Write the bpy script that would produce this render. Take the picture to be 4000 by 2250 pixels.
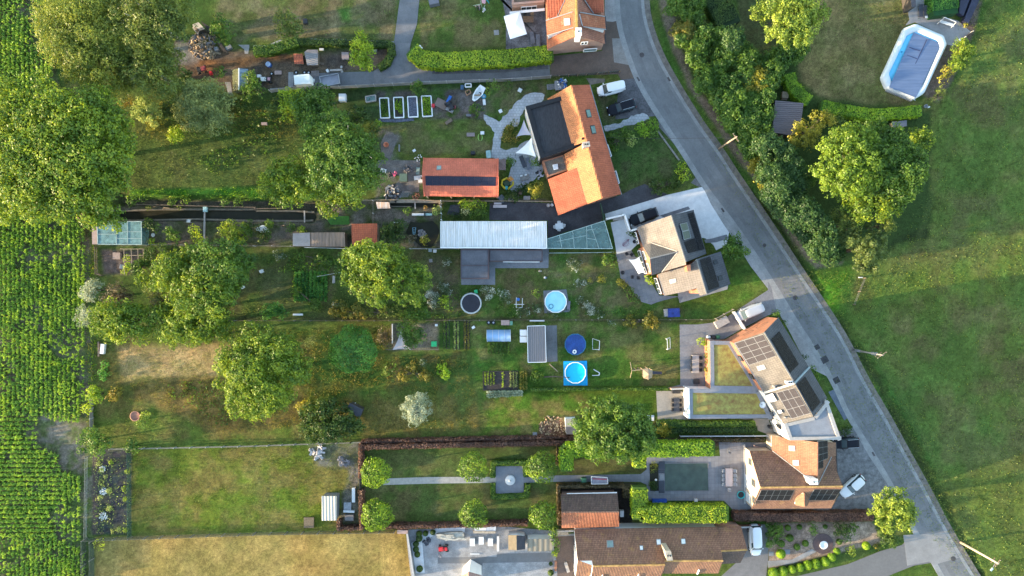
import bpy,math,random
import numpy as np
from mathutils import Vector,Matrix
random.seed(7);RNG=np.random.default_rng(11)
for o in list(bpy.data.objects):bpy.data.objects.remove(o)
SC=bpy.context.scene
COL=SC.collection
# - camera, sky, sun
H=111.1;S=24.0
cd=bpy.data.cameras.new('camera');cam=bpy.data.objects.new('camera',cd);COL.objects.link(cam)
cam.location=(0,0,H);cam.rotation_euler=(0,0,0)
cd.sensor_width=36;cd.lens=36*H/(4000/S);cd.clip_end=5000;cd.clip_start=1
SC.camera=cam
SUN_EL=math.radians(8.6);SDX,SDY=0.985,0.172
w=bpy.data.worlds.new('World');SC.world=w;w.use_nodes=True
nt=w.node_tree;bg=nt.nodes['Background']
sky=nt.nodes.new('ShaderNodeTexSky');sky.sky_type='NISHITA';sky.sun_disc=False
sky.sun_elevation=SUN_EL;sky.sun_rotation=math.atan2(-SDX,-SDY);sky.air_density=1.0;sky.dust_density=.7;sky.ozone_density=1.0
nt.links.new(sky.outputs[0],bg.inputs[0]);bg.inputs[1].default_value=0.15
sl=bpy.data.lights.new('sun','SUN');sun=bpy.data.objects.new('sun',sl);COL.objects.link(sun)
sl.energy=2.6;sl.angle=math.radians(0.6);sl.color=(1.0,0.78,0.50)
sdir=Vector((SDX*math.cos(SUN_EL),SDY*math.cos(SUN_EL),-math.sin(SUN_EL)))
sun.rotation_euler=sdir.to_track_quat('-Z','Y').to_euler();sun.location=(-60,-10,40)
SC.view_settings.view_transform='Standard';SC.view_settings.look='None'
SC.view_settings.exposure=2.85;SC.view_settings.gamma=1
SC.cycles.max_bounces=4;SC.cycles.diffuse_bounces=2;SC.cycles.transparent_max_bounces=8
# - frames: reading positions off the photograph
FR={'M':(0,0,1.5528),'A':(1950,0,.17469),'B':(2020,300,.38656),'C':(2380,780,.30374),'D':(2550,1180,.41408),'E':(2880,1680,.23468),'F':(1600,2030,.31056),'G':(2180,1900,.31056),'H':(1650,850,.31056),'I':(1600,580,.22081),'J':(3400,0,.31056),'K1':(1000,160,.15528),'K2':(1640,280,.1941),'K3':(1440,500,.19324),'K4':(1780,0,.09662),'K5':(1900,1120,.1941),'K6':(1440,770,.14493),'K7':(1880,1440,.19324),'K8':(720,60,.22088)}
for c in range(4):
 for r in range(3):FR['T%d%d'%(c,r)]=(1000*c,750*r,.5176)
def px(f,x,y):
 a=FR[f];return a[0]+x*a[2],a[1]+y*a[2]
def W(f,x,y,z=0.0):
 X,Y=px(f,x,y);k=(1-z/H)/S
 return Vector(((X-2000)*k,-(Y-1125)*k,z))
def pl(s):
 return[tuple(float(v)for v in t.split(','))for t in s.split()]
def P(f,s,z=0.0):
 out=[]
 for t in s.split():
  if t.endswith(':'):f=t[:-1];continue
  v=[float(q)for q in t.split(',')]
  out.append(W(f,v[0],v[1],v[2]if len(v)>2 else z))
 return out
def plane3(f,s):
 a,b,c=P(f,s);n=(b-a).cross(c-a).normalized()
 if n.z<0:n=-n
 return(a,n)
def on(f,x,y,pln,off=0.0):
 g=W(f,x,y,0);o=Vector((0,0,H));d=g-o
 a,n=pln;t=(a+n*off-o).dot(n)/d.dot(n)
 return o+d*t
def ons(f,s,pln,off=0.0):return[on(f,p[0],p[1],pln,off)for p in pl(s)]
# - materials
MATS={}
def sr(r,g,b,k=1.5):
 f=lambda c:((c/255+.055)/1.055)**2.4 if c>10 else c/255/12.92
 return tuple(min(f(c)/k,.85)for c in(r,g,b))
def _new(name):
 m=bpy.data.materials.new(name);m.use_nodes=True;n=m.node_tree
 return m,n,n.nodes['Principled BSDF'],n.nodes,n.links
def _pos(N,L,scale=(1,1,1),uv=False):
 mp=N.new('ShaderNodeMapping');mp.inputs['Scale'].default_value=scale
 if uv:s=N.new('ShaderNodeUVMap');L.new(s.outputs[0],mp.inputs[0])
 else:s=N.new('ShaderNodeNewGeometry');L.new(s.outputs['Position'],mp.inputs[0])
 return mp.outputs[0]
def _noise(N,L,vec,sc,det=4,ro=.6):
 t=N.new('ShaderNodeTexNoise');t.inputs['Scale'].default_value=sc;t.inputs['Detail'].default_value=det
 t.inputs['Roughness'].default_value=ro;L.new(vec,t.inputs['Vector']);return t.outputs['Fac']
def _ramp(N,L,fac,stops):
 r=N.new('ShaderNodeValToRGB');e=r.color_ramp.elements
 while len(e)<len(stops):e.new(.5)
 for el,(p,c)in zip(e,stops):el.position=p;el.color=(c[0],c[1],c[2],1)if hasattr(c,'__len__')else(c,c,c,1)
 L.new(fac,r.inputs[0]);return r.outputs[0]
def _mix(N,L,fac,a,b,mode='MIX'):
 m=N.new('ShaderNodeMix');m.data_type='RGBA';m.blend_type=mode
 for sock,v in((m.inputs[0],fac),(m.inputs[6],a),(m.inputs[7],b)):
  if isinstance(v,(int,float)):sock.default_value=v
  elif isinstance(v,tuple):sock.default_value=(v[0],v[1],v[2],1)
  else:L.new(v,sock)
 return m.outputs[2]
def _bump(N,L,h,bs,st=.4,d=.05):
 b=N.new('ShaderNodeBump');b.inputs['Strength'].default_value=st;b.inputs['Distance'].default_value=d
 L.new(h,b.inputs['Height']);L.new(b.outputs[0],bs.inputs['Normal'])
def mat(name,col,rough=.75,var=.25,sc=1.2,metal=0,bump=.0,stretch=(1,1,1),spec=.3,col2=None):
 if name in MATS:return MATS[name]
 m,n,bs,N,L=_new(name)
 v=_pos(N,L,stretch);f1=_noise(N,L,v,sc,5,.65);f2=_noise(N,L,v,sc*9,3)
 c2=col2 or tuple(c*(1-var*1.3)for c in col);ch=tuple(min(c*(1+var),.9)for c in col)
 base=_ramp(N,L,f1,[(.3,c2),(.7,ch)])
 base=_mix(N,L,var*1.4,base,_ramp(N,L,f2,[(.35,.35),(.65,1.0)]),'MULTIPLY')
 L.new(base,bs.inputs['Base Color']);bs.inputs['Roughness'].default_value=rough
 bs.inputs['Metallic'].default_value=metal;bs.inputs['Specular IOR Level'].default_value=spec
 if bump:_bump(N,L,f2,bs,bump,.03)
 MATS[name]=m;return m
def tiles(name,c1,c2,cm,bw=.3,bh=.36,lichen=None,wave=.24,st=.9):
 if name in MATS:return MATS[name]
 m,n,bs,N,L=_new(name)
 uv=_pos(N,L,(1,1,1),True)
 b=N.new('ShaderNodeTexBrick');b.inputs['Scale'].default_value=1;b.inputs['Brick Width'].default_value=bw
 b.inputs['Row Height'].default_value=bh;b.inputs['Mortar Size'].default_value=.022;b.inputs['Mortar Smooth'].default_value=.3
 b.offset=.0;b.inputs['Bias'].default_value=0
 for k,c in(('Color1',c1),('Color2',c2),('Mortar',cm)):b.inputs[k].default_value=(*c,1)
 L.new(uv,b.inputs[0])
 f=_noise(N,L,_pos(N,L),.5,6,.7);col=_mix(N,L,.55,b.outputs[0],_ramp(N,L,f,[(.3,.45),(.7,1.25)]),'MULTIPLY')
 f3=_noise(N,L,_pos(N,L),5,3,.7);col=_mix(N,L,.5,col,_ramp(N,L,f3,[(.3,.5),(.7,1.2)]),'MULTIPLY')
 if lichen:col=_mix(N,L,_ramp(N,L,_noise(N,L,_pos(N,L),.8,7,.8),[(.56,0.),(.70,.65)]),col,lichen)
 L.new(col,bs.inputs['Base Color']);bs.inputs['Roughness'].default_value=.75;bs.inputs['Specular IOR Level'].default_value=.25
 if wave:
  wv=N.new('ShaderNodeTexWave');wv.wave_type='BANDS';wv.bands_direction='X';wv.inputs['Scale'].default_value=.31416/wave
  L.new(uv,wv.inputs[0]);_bump(N,L,wv.outputs['Fac'],bs,st,.06)
 MATS[name]=m;return m
def brick(name,c1,c2,cm,bw=.22,bh=.075,mort=.01,off=.5,var=.4,rough=.85):
 if name in MATS:return MATS[name]
 m,n,bs,N,L=_new(name)
 b=N.new('ShaderNodeTexBrick');b.inputs['Scale'].default_value=1;b.inputs['Brick Width'].default_value=bw
 b.inputs['Row Height'].default_value=bh;b.inputs['Mortar Size'].default_value=mort;b.offset=off
 for k,c in(('Color1',c1),('Color2',c2),('Mortar',cm)):b.inputs[k].default_value=(*c,1)
 L.new(_pos(N,L,(1,1,1),True),b.inputs[0])
 f=_noise(N,L,_pos(N,L),.7,6,.7);col=_mix(N,L,var,b.outputs[0],_ramp(N,L,f,[(.3,.4),(.7,1.3)]),'MULTIPLY')
 L.new(col,bs.inputs['Base Color']);bs.inputs['Roughness'].default_value=rough;bs.inputs['Specular IOR Level'].default_value=.25
 MATS[name]=m;return m
def corr(name,col,col2,period=.18,axis='X',dirt=.5,rough=.55,metal=0,st=.8):
 if name in MATS:return MATS[name]
 m,n,bs,N,L=_new(name);uv=_pos(N,L,(1,1,1),True)
 wv=N.new('ShaderNodeTexWave');wv.wave_type='BANDS';wv.bands_direction=axis;wv.inputs['Scale'].default_value=.31416/period
 L.new(uv,wv.inputs[0]);_bump(N,L,wv.outputs['Fac'],bs,st,.05)
 s=(3,.25,1)if axis=='X' else(.25,3,1)
 f=_noise(N,L,_pos(N,L,s,True),1.0,6,.75)
 base=_ramp(N,L,f,[(.36,col2),(.62,col)]);base=_mix(N,L,dirt,base,_ramp(N,L,wv.outputs['Fac'],[(.0,.55),(.5,1.)]),'MULTIPLY')
 L.new(base,bs.inputs['Base Color']);bs.inputs['Roughness'].default_value=rough;bs.inputs['Metallic'].default_value=metal
 MATS[name]=m;return m
def glassy(name,col,a=.5,rough=.25):
 if name in MATS:return MATS[name]
 m,n,bs,N,L=_new(name);out=N['Material Output'];tr=N.new('ShaderNodeBsdfTransparent');mx=N.new('ShaderNodeMixShader')
 f=_noise(N,L,_pos(N,L),1.5,5,.7);c=_ramp(N,L,f,[(.3,tuple(q*.6 for q in col)),(.7,col)])
 L.new(c,bs.inputs['Base Color']);bs.inputs['Roughness'].default_value=rough
 fa=_ramp(N,L,f,[(.3,a*.8),(.7,min(a*1.2,1))]);L.new(fa,mx.inputs[0]);L.new(tr.outputs[0],mx.inputs[1]);L.new(bs.outputs[0],mx.inputs[2])
 L.new(mx.outputs[0],out.inputs[0]);MATS[name]=m;return m
def leafmat(name='foliage',tl=.42):
 if name in MATS:return MATS[name]
 m,n,bs,N,L=_new(name);N.remove(bs);out=N['Material Output']
 at=N.new('ShaderNodeAttribute');at.attribute_name='tone'
 d=N.new('ShaderNodeBsdfDiffuse');t=N.new('ShaderNodeBsdfTranslucent');mx=N.new('ShaderNodeMixShader');mx.inputs[0].default_value=tl
 g=N.new('ShaderNodeBsdfGlossy');g.inputs['Roughness'].default_value=.45;g.inputs[0].default_value=(.6,.6,.6,1)
 m2=N.new('ShaderNodeMixShader');m2.inputs[0].default_value=.03
 L.new(at.outputs['Color'],d.inputs[0]);L.new(at.outputs['Color'],t.inputs[0])
 L.new(d.outputs[0],mx.inputs[1]);L.new(t.outputs[0],mx.inputs[2]);L.new(mx.outputs[0],m2.inputs[1]);L.new(g.outputs[0],m2.inputs[2])
 L.new(m2.outputs[0],out.inputs[0]);MATS[name]=m;return m
def solarmat(name,base=(.012,.014,.03)):
 if name in MATS:return MATS[name]
 m,n,bs,N,L=_new(name)
 b=N.new('ShaderNodeTexBrick');b.offset=0;b.inputs['Scale'].default_value=1;b.inputs['Brick Width'].default_value=.165;b.inputs['Row Height'].default_value=.165
 b.inputs['Mortar Size'].default_value=.004;b.inputs['Color1'].default_value=(*base,1);b.inputs['Color2'].default_value=(base[0]*1.3,base[1]*1.3,base[2]*1.3,1)
 b.inputs['Mortar'].default_value=(.08,.08,.09,1);L.new(_pos(N,L,(1,1,1),True),b.inputs[0])
 L.new(b.outputs[0],bs.inputs['Base Color']);bs.inputs['Roughness'].default_value=.5;bs.inputs['Specular IOR Level'].default_value=.12;MATS[name]=m;return m
# - mesh building
def tag(o,label=None,cat=None,group=None,kind=None):
 if label:o['label']=label
 if cat:o['category']=cat
 if group:o['group']=group
 if kind:o['kind']=kind
 return o
def thing(name,loc,label,cat,group=None,rz=0):
 o=bpy.data.objects.new(name,None);COL.objects.link(o);o.location=loc;o.rotation_euler=(0,0,rz);o.empty_display_size=.3
 return tag(o,label,cat,group)
def metric_uv(v,ang=0.0):
 n=Vector((0,0,0))
 for i in range(len(v)):
  a,b=v[i],v[(i+1)%len(v)]
  n+=Vector(((a.y-b.y)*(a.z+b.z),(a.z-b.z)*(a.x+b.x),(a.x-b.x)*(a.y+b.y)))
 if n.length<1e-9:n=Vector((0,0,1))
 n.normalize()
 if abs(n.z)>.995:u=Vector((math.cos(ang),math.sin(ang),0));w_=Vector((-math.sin(ang),math.cos(ang),0))
 else:u=Vector((0,0,1)).cross(n).normalized();w_=n.cross(u)
 return[(p.dot(u),p.dot(w_))for p in v]
class MB:
 def __init__(s):s.v=[];s.f=[];s.m=[];s.sm=[]
 def face(s,pts,mi=0,sm=False):
  b=len(s.v);s.v+=[Vector(p)for p in pts];s.f.append(list(range(b,b+len(pts))));s.m.append(mi);s.sm.append(sm);return s
 def prism(s,pts,z0,z1,mi=0):
  p=[Vector((q[0],q[1],0))for q in pts]
  if sum(p[i].x*p[(i+1)%len(p)].y-p[(i+1)%len(p)].x*p[i].y for i in range(len(p)))<0:p.reverse()
  s.face([Vector((q.x,q.y,z1))for q in p],mi);s.face([Vector((q.x,q.y,z0))for q in reversed(p)],mi)
  for i in range(len(p)):
   a,b=p[i],p[(i+1)%len(p)]
   s.face([Vector((a.x,a.y,z0)),Vector((b.x,b.y,z0)),Vector((b.x,b.y,z1)),Vector((a.x,a.y,z1))],mi)
  return s
 def under(s,pts3,z0=0.0,mi=0):
  p=list(pts3)
  if sum(p[i].x*p[(i+1)%len(p)].y-p[(i+1)%len(p)].x*p[i].y for i in range(len(p)))<0:p.reverse()
  s.face(p,mi)
  for i in range(len(p)):
   a,b=p[i],p[(i+1)%len(p)]
   s.face([Vector((a.x,a.y,z0)),Vector((b.x,b.y,z0)),b.copy(),a.copy()],mi)
  return s
 def slab(s,pts3,th=.1,mi=0,n=None):
  p=list(pts3)
  if sum(p[i].x*p[(i+1)%len(p)].y-p[(i+1)%len(p)].x*p[i].y for i in range(len(p)))<0:p.reverse()
  d=(n or Vector((0,0,1)))*th
  s.face(p,mi);s.face([q-d for q in reversed(p)],mi)
  for i in range(len(p)):
   a,b=p[i],p[(i+1)%len(p)];s.face([a-d,b-d,b,a],mi)
  return s
 def box(s,c,sz,rz=0.0,mi=0,rot=None):
  R=rot or Matrix.Rotation(rz,3,'Z');c=Vector(c);h=Vector(sz)/2
  k=[c+R@Vector((sx*h.x,sy*h.y,q*h.z))for q in(-1,1)for sx,sy in((-1,-1),(1,-1),(1,1),(-1,1))]
  for q in((3,2,1,0),(4,5,6,7),(0,1,5,4),(1,2,6,5),(2,3,7,6),(3,0,4,7)):s.face([k[i]for i in q],mi)
  return s
 def bar(s,a,b,w_,h_=None,mi=0):
  a=Vector(a);b=Vector(b);d=b-a;R=d.to_track_quat('X','Z').to_matrix()
  return s.box((a+b)/2,(d.length,w_,h_ or w_),mi=mi,rot=R)
 def cyl(s,c,r,h_,n=16,r2=None,mi=0,sm=True,caps=True):
  c=Vector(c);r2=r if r2 is None else r2
  A=[Vector((c.x+r*math.cos(2*math.pi*i/n),c.y+r*math.sin(2*math.pi*i/n),c.z))for i in range(n)]
  B=[Vector((c.x+r2*math.cos(2*math.pi*i/n),c.y+r2*math.sin(2*math.pi*i/n),c.z+h_))for i in range(n)]
  for i in range(n):j=(i+1)%n;s.face([A[i],A[j],B[j],B[i]],mi,sm)
  if caps:s.face(B,mi);s.face(A[::-1],mi)
  return s
 def tube(s,path,r,n=6,mi=0,r2=None):
  path=[Vector(q)for q in path];rings=[]
  for i,q in enumerate(path):
   d=(path[min(i+1,len(path)-1)]-path[max(i-1,0)]).normalized();M=d.to_track_quat('Z','Y').to_matrix()
   rr=r if r2 is None else r+(r2-r)*i/max(len(path)-1,1)
   rings.append([q+M@Vector((rr*math.cos(2*math.pi*k/n),rr*math.sin(2*math.pi*k/n),0))for k in range(n)])
  for a,b in zip(rings,rings[1:]):
   for k in range(n):j=(k+1)%n;s.face([a[k],a[j],b[j],b[k]],mi,True)
  s.face(rings[0][::-1],mi);s.face(rings[-1],mi);return s
 def lathe(s,c,prof,n=20,mi=0,sm=True):
  c=Vector(c);R=[[c+Vector((r*math.cos(2*math.pi*k/n),r*math.sin(2*math.pi*k/n),z))for k in range(n)]for r,z in prof]
  for a,b in zip(R,R[1:]):
   for k in range(n):j=(k+1)%n;s.face([a[k],a[j],b[j],b[k]],mi,sm)
  return s
 def torus(s,c,R,r,n=28,m=8,mi=0,zs=1.0):
  return s.lathe(c,[(R+r*math.cos(2*math.pi*k/m),r*zs*math.sin(2*math.pi*k/m))for k in range(m+1)],n,mi)
 def build(s,name,mats,parent=None,ang=0.0,weld=True):
  off=parent.location if parent is not None and not s_local(parent)else Vector((0,0,0))
  if parent is not None and parent.parent is not None:off=off+parent.parent.location
  me=bpy.data.meshes.new(name);me.from_pydata([tuple(q-off)for q in s.v],[],s.f)
  uv=me.uv_layers.new(name='UVMap');i=0;U=uv.data
  for f in s.f:
   for t in metric_uv([s.v[k]for k in f],ang):U[i].uv=t;i+=1
  me.polygons.foreach_set('material_index',s.m);me.polygons.foreach_set('use_smooth',s.sm)
  if weld:
   import bmesh
   bm=bmesh.new();bm.from_mesh(me);bmesh.ops.remove_doubles(bm,verts=bm.verts,dist=.0005);bm.to_mesh(me);bm.free()
  for m_ in(mats if isinstance(mats,(list,tuple))else[mats]):me.materials.append(m_)
  o=bpy.data.objects.new(name,me);COL.objects.link(o)
  if parent is not None:o.parent=parent
  return o
ORD='first second third fourth fifth sixth seventh eighth ninth tenth eleventh twelfth thirteenth fourteenth fifteenth sixteenth seventeenth eighteenth nineteenth twentieth'.split()
LOCAL=set()
def s_local(p):return p.name in LOCAL
def one(name,mb,m,label,cat,group=None,kind=None,loc=None):
 """a thing that is one mesh; its origin sits at its base"""
 if loc is None:
  xs=[q.x for q in mb.v];ys=[q.y for q in mb.v];loc=Vector(((min(xs)+max(xs))/2,(min(ys)+max(ys))/2,min(q.z for q in mb.v)))
 o=mb.build(name,m);me=o.data;me.transform(Matrix.Translation(-Vector(loc)));o.location=loc
 return tag(o,label,cat,group,kind)
def structure(name,mb,m,ang=0.0):
 o=mb.build(name,m,ang=ang);o['kind']='structure';return o
def dup(root,loc,rz=0.0,label=None,group=None):
 r=root.copy();COL.objects.link(r);r.location=loc;r.rotation_euler=(0,0,rz)
 if label:r['label']=label
 if group:r['group']=group
 for ch in list(root.children):
  c=ch.copy();COL.objects.link(c);c.parent=r
  for g in ch.children:d=g.copy();COL.objects.link(d);d.parent=c
 return r
def ctr(pts):
 n=len(pts);return Vector((sum(p.x for p in pts)/n,sum(p.y for p in pts)/n,0))
# - numpy noise
def _lat(x,y,seed):
 h=(x.astype(np.int64)*374761393+y.astype(np.int64)*668265263+seed*1442695041)&0x7fffffff
 h=(h^(h>>13))*1274126177&0x7fffffff
 return((h^(h>>16))&0xffff)/65535.0
def vnoise(x,y,seed=0):
 xi=np.floor(x);yi=np.floor(y);fx=x-xi;fy=y-yi;fx=fx*fx*(3-2*fx);fy=fy*fy*(3-2*fy)
 a=_lat(xi,yi,seed);b=_lat(xi+1,yi,seed);c=_lat(xi,yi+1,seed);d=_lat(xi+1,yi+1,seed)
 return(a*(1-fx)+b*fx)*(1-fy)+(c*(1-fx)+d*fx)*fy
def fbm(x,y,seed=0,oc=4):
 s=0;a=.5;t=0
 for i in range(oc):s=s+a*vnoise(x*2**i,y*2**i,seed+i);t+=a;a*=.55
 return s/t
def sdist(X,Y,poly):
 d=np.full(X.shape,1e9);ins=np.zeros(X.shape,bool);n=len(poly)
 for i in range(n):
  ax,ay=poly[i][0],poly[i][1];bx,by=poly[(i+1)%n][0],poly[(i+1)%n][1]
  ex,ey=bx-ax,by-ay;L2=ex*ex+ey*ey+1e-9
  t=np.clip(((X-ax)*ex+(Y-ay)*ey)/L2,0,1)
  d=np.minimum(d,np.hypot(X-ax-t*ex,Y-ay-t*ey))
  c=((ay>Y)!=(by>Y))&(X<ex*(Y-ay)/(ey+1e-12)+ax);ins^=c
 return np.where(ins,-d,d)
def ldist(X,Y,path):
 d=np.full(X.shape,1e9)
 for a,b in zip(path,path[1:]):
  ex,ey=b[0]-a[0],b[1]-a[1];t=np.clip(((X-a[0])*ex+(Y-a[1])*ey)/(ex*ex+ey*ey+1e-9),0,1)
  d=np.minimum(d,np.hypot(X-a[0]-t*ex,Y-a[1]-t*ey))
 return d
# - the ground
GX0,GX1,GY0,GY1,GD=-90.,90.,-52.,52.,.3
nx=int((GX1-GX0)/GD)+1;ny=int((GY1-GY0)/GD)+1
gx,gy=np.meshgrid(np.linspace(GX0,GX1,nx),np.linspace(GY0,GY1,ny))
def gp(f,s):return[(q.x,q.y)for q in P(f,s)]
n1=fbm(gx*.35,gy*.35,3);n2=fbm(gx*1.1,gy*1.1,9);n3=fbm(gx*.12,gy*.12,21)
wob=(n2-.5)*1.4+(n1-.5)*1.6
GRN=np.array([.040,.068,.017]);DRY=np.array([.105,.095,.038]);SOIL=np.array([.085,.066,.046]);OLV=np.array([.066,.074,.023])
STRAW=np.array([.20,.150,.072]);BRI=np.array([.050,.115,.018]);DRK=np.array([.022,.035,.013]);LEAFM=np.array([.085,.048,.022])
GRV=np.array([.17,.155,.14]);CSOIL=np.array([.115,.105,.072]);MOSS=np.array([.06,.10,.015])
t=np.clip((n1-.38)*3.2,0,1)[...,None]
gc=GRN*(1-t)+OLV*t
def paint(f,s,c,fe=.5,wa=1.0,mixc=None,ms=.5,op=1.0,d=None):
 global gc
 D=sdist(gx,gy,gp(f,s))if d is None else d
 a=np.clip(.5-(D+wob*wa*.7)/(2*fe),0,1)[...,None]*op
 cc=np.array(c)
 if mixc is not None:
  q=np.clip((fbm(gx*ms,gy*ms,int(abs(cc[0]*1e4))%97)-.36)*3.5,0,1)[...,None];cc=cc*(1-q)+np.array(mixc)*q
 gc=gc*(1-a)+cc*a
def line(f,s,w_,c,fe=.3,wa=.4,**k):paint(f,s,c,fe,wa,d=ldist(gx,gy,gp(f,s))-w_/2,**k)
paint('M','2130,-60 2640,-60 2640,1510 2440,1510 2240,1230 2130,880 2150,680 2260,600 2340,440 2350,300 2420,180 2500,0',(.062,.086,.024),.6,.6,(.090,.088,.032),.22)
paint('M','2150,690 2600,600 2600,720 2130,810',(.060,.094,.020),2.5,1,(.085,.088,.026),.3,.75)
paint('M','2250,1250 2600,1150 2600,1500 2440,1500',(.070,.092,.022),3,2,(.062,.076,.022),.4,.8)
paint('M','-60,-60 118,-60 140,180 225,560 238,1100 232,1510 -60,1510',CSOIL,.25,.3,(.055,.075,.028),.8)
paint('M','105,1035 200,1050 205,1190 150,1180 148,1120 100,1110',(.15,.13,.10),.3,.5,(.07,.08,.035),1.0)
paint('M','560,-60 1005,-60 990,103 700,100 600,108 540,40',(.058,.066,.025),.5,.7,(.12,.105,.055),.45)
paint('M','852,25 878,22 880,50 862,52',(.042,.095,.022),.6,.8)
paint('M','1045,-60 1268,-60 1275,118 1060,122',(.050,.078,.022),.3,.3,(.105,.100,.042),.38)
paint('M','440,95 560,120 735,140 985,112 985,172 870,185 740,190 735,228 580,232 520,200 440,190',(.075,.058,.046),.5,.9,(.12,.085,.055),.7)
paint('M','470,150 560,150 700,136 735,140 735,152 640,158 520,185',(.16,.085,.038),.3,.6,(.10,.06,.035),1.2)
paint('M','440,100 500,120 500,160 440,162',(.20,.185,.17),.4,.6,(.13,.12,.11),1.0)
paint('M','590,230 740,226 1050,216 1390,188 1392,200 1050,232 940,300 590,330',(.042,.064,.022),.4,.6,DRK,.5)
paint('M','640,235 960,238 970,300 880,300 800,280',(.055,.060,.030),.6,.9,(.035,.052,.02),.6)
paint('M','950,228 1190,222 1240,250 1240,300 950,302',(.05,.075,.022),.4,.7,(.10,.078,.065),.6)
paint('M','1150,232 1215,240 1240,262 1215,300 1160,280',(.155,.125,.12),.3,.8,(.10,.085,.07),.8,.85)
paint('M','950,306 1235,302 1255,350 1245,388 1060,392 950,370',(.066,.086,.024),.4,.6,(.105,.098,.042),.4)
paint('M','1245,205 1400,205 1395,300 1270,290 1215,280',(.085,.082,.040),.4,.7,(.05,.07,.025),.8)
paint('M','952,330 1000,330 1005,400 1060,415 1062,500 945,500 945,380',(.15,.135,.125),.4,1.0,(.065,.075,.04),.7)
paint('M','960,440 1010,450 1020,500 945,500',(.05,.065,.03),.5,1.2,(.09,.08,.06),1.0)
paint('M','300,240 760,240 760,470 320,480 300,420',(.048,.066,.019),.9,1.0,(.074,.082,.026),.35)
paint('M','360,380 660,370 680,450 380,462',(.078,.084,.030),1.2,1.2,(.055,.07,.022),.5)
paint('M','330,478 680,470 800,488 780,506 320,500',(.045,.12,.015),.3,.3,(.06,.11,.02),.9)
paint('M','300,500 800,506 1360,500 1400,506 1110,520 800,530 310,522',(.075,.062,.045),.15,.2,(.12,.10,.075),1.0)
paint('M','235,520 1110,510 1110,625 235,618',(.11,.092,.075),.3,.5,(.055,.062,.03),.6)
paint('M','1105,508 1240,508 1240,552 1110,555',(.045,.07,.02),.3,.4,(.075,.08,.03),1.0)
paint('M','255,628 365,628 362,690 260,690',(.115,.088,.078),.3,.3,(.085,.065,.055),1.0)
paint('M','375,630 1100,628 1160,640 1160,800 380,800',(.050,.068,.021),.5,.8,(.088,.080,.032),.4)
paint('M','650,680 720,650 720,790 660,790',(.10,.092,.042),.9,1.0,(.07,.07,.03),.5)
paint('M','1070,640 1160,640 1160,780 1080,790',(.070,.075,.032),.6,.9,(.11,.088,.05),.6)
paint('M','1245,635 1550,632 1570,700 1650,765 1780,770 1780,800 1160,800 1160,718 1245,715',(.045,.080,.020),.4,.6,(.105,.092,.040),.5)
paint('M','1300,690 1440,665 1540,680 1560,720 1480,735 1320,720',(.135,.115,.055),1.0,1.3,(.06,.08,.025),.7)
paint('M','600,795 1200,798 1790,806 1790,812 590,806',(.05,.05,.022),.2,.3)
paint('M','1700,770 1850,700 1905,690 1925,725 1830,790',(.055,.095,.018),.4,.5,(.075,.09,.022),.6)
paint('M','245,850 980,810 990,1105 250,1108 240,1000',(.072,.090,.020),.6,.8,(.115,.100,.028),.35)
paint('M','300,874 590,868 575,940 470,955 380,950 310,955',(.40,.265,.115),.8,.8,(.27,.20,.07),.55)
paint('M','350,955 560,945 560,1010 620,1060 700,1040 760,1000 780,1060 560,1090 420,1030 340,1000',(.105,.080,.024),.8,1.2,(.21,.135,.04),.8)
paint('M','780,830 960,830 980,960 960,1000 790,1010',(.038,.072,.018),.8,1.0,(.075,.080,.022),.5)
paint('M','930,1000 1200,975 1215,1090 920,1100',(.145,.115,.034),1.0,1.2,(.085,.092,.026),.5)
paint('M','980,890 1170,890 1180,990 970,980',(.088,.080,.026),.8,1.2,(.045,.07,.02),.8)
paint('M','1180,810 1705,812 1708,975 1200,978',(.040,.078,.016),.3,.4,(.105,.100,.036),.45)
paint('M','1215,985 1650,985 1650,1090 1215,1095',(.050,.092,.014),.3,.3,(.125,.110,.034),.42)
paint('M','1460,985 1655,982 1650,1050 1500,1030',(.038,.070,.012),1.0,.8)
paint('M','985,815 1103,812 1100,880 985,880',(.20,.160,.105),.25,.5,(.11,.085,.065),.7)
paint('M','330,1130 900,1122 895,1330 335,1342',(.080,.100,.016),.4,.4,(.145,.125,.034),.35)
paint('M','232,1130 332,1130 330,1345 232,1345',(.030,.030,.040),.15,.2,(.05,.055,.04),1.5)
paint('M','232,1135 245,1135 245,1345 232,1345',(.075,.06,.05),.15,.2)
paint('M','780,1120 905,1118 905,1330 850,1325 880,1180 800,1170',(.17,.155,.125),.4,1.0,(.085,.085,.05),.8)
paint('M','238,1352 1015,1336 1038,1395 1042,1510 238,1510',(.255,.180,.058),.25,.3,(.19,.145,.042),.5)
paint('M','900,1110 1860,1100 1860,1122 905,1128',(.060,.040,.030),.2,.3)
paint('M','915,1132 1410,1122 1410,1198 985,1203',(.070,.075,.028),.2,.2,(.050,.068,.022),.5)
paint('M','915,1218 1410,1216 1410,1308 915,1312',(.050,.066,.022),.2,.2,(.080,.078,.030),.5)
paint('M','1425,1135 1630,1130 1630,1192 1425,1192',(.060,.066,.022),.2,.2,(.085,.082,.03),.6)
paint('M','1405,1220 1600,1216 1590,1330 1405,1330',(.028,.024,.020),.2,.2)
paint('M','1370,1062 1420,1050 1422,1095 1345,1096',(.17,.095,.06),.4,.8,(.28,.19,.11),1.5)
paint('M','1525,300 1660,300 1740,440 1720,470 1560,490 1530,400',(.040,.060,.020),.3,.3,(.062,.066,.030),.6)
paint('M','1500,240 1550,245 1560,305 1520,315',(.05,.06,.028),.3,.6,(.075,.07,.035),.8)
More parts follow.
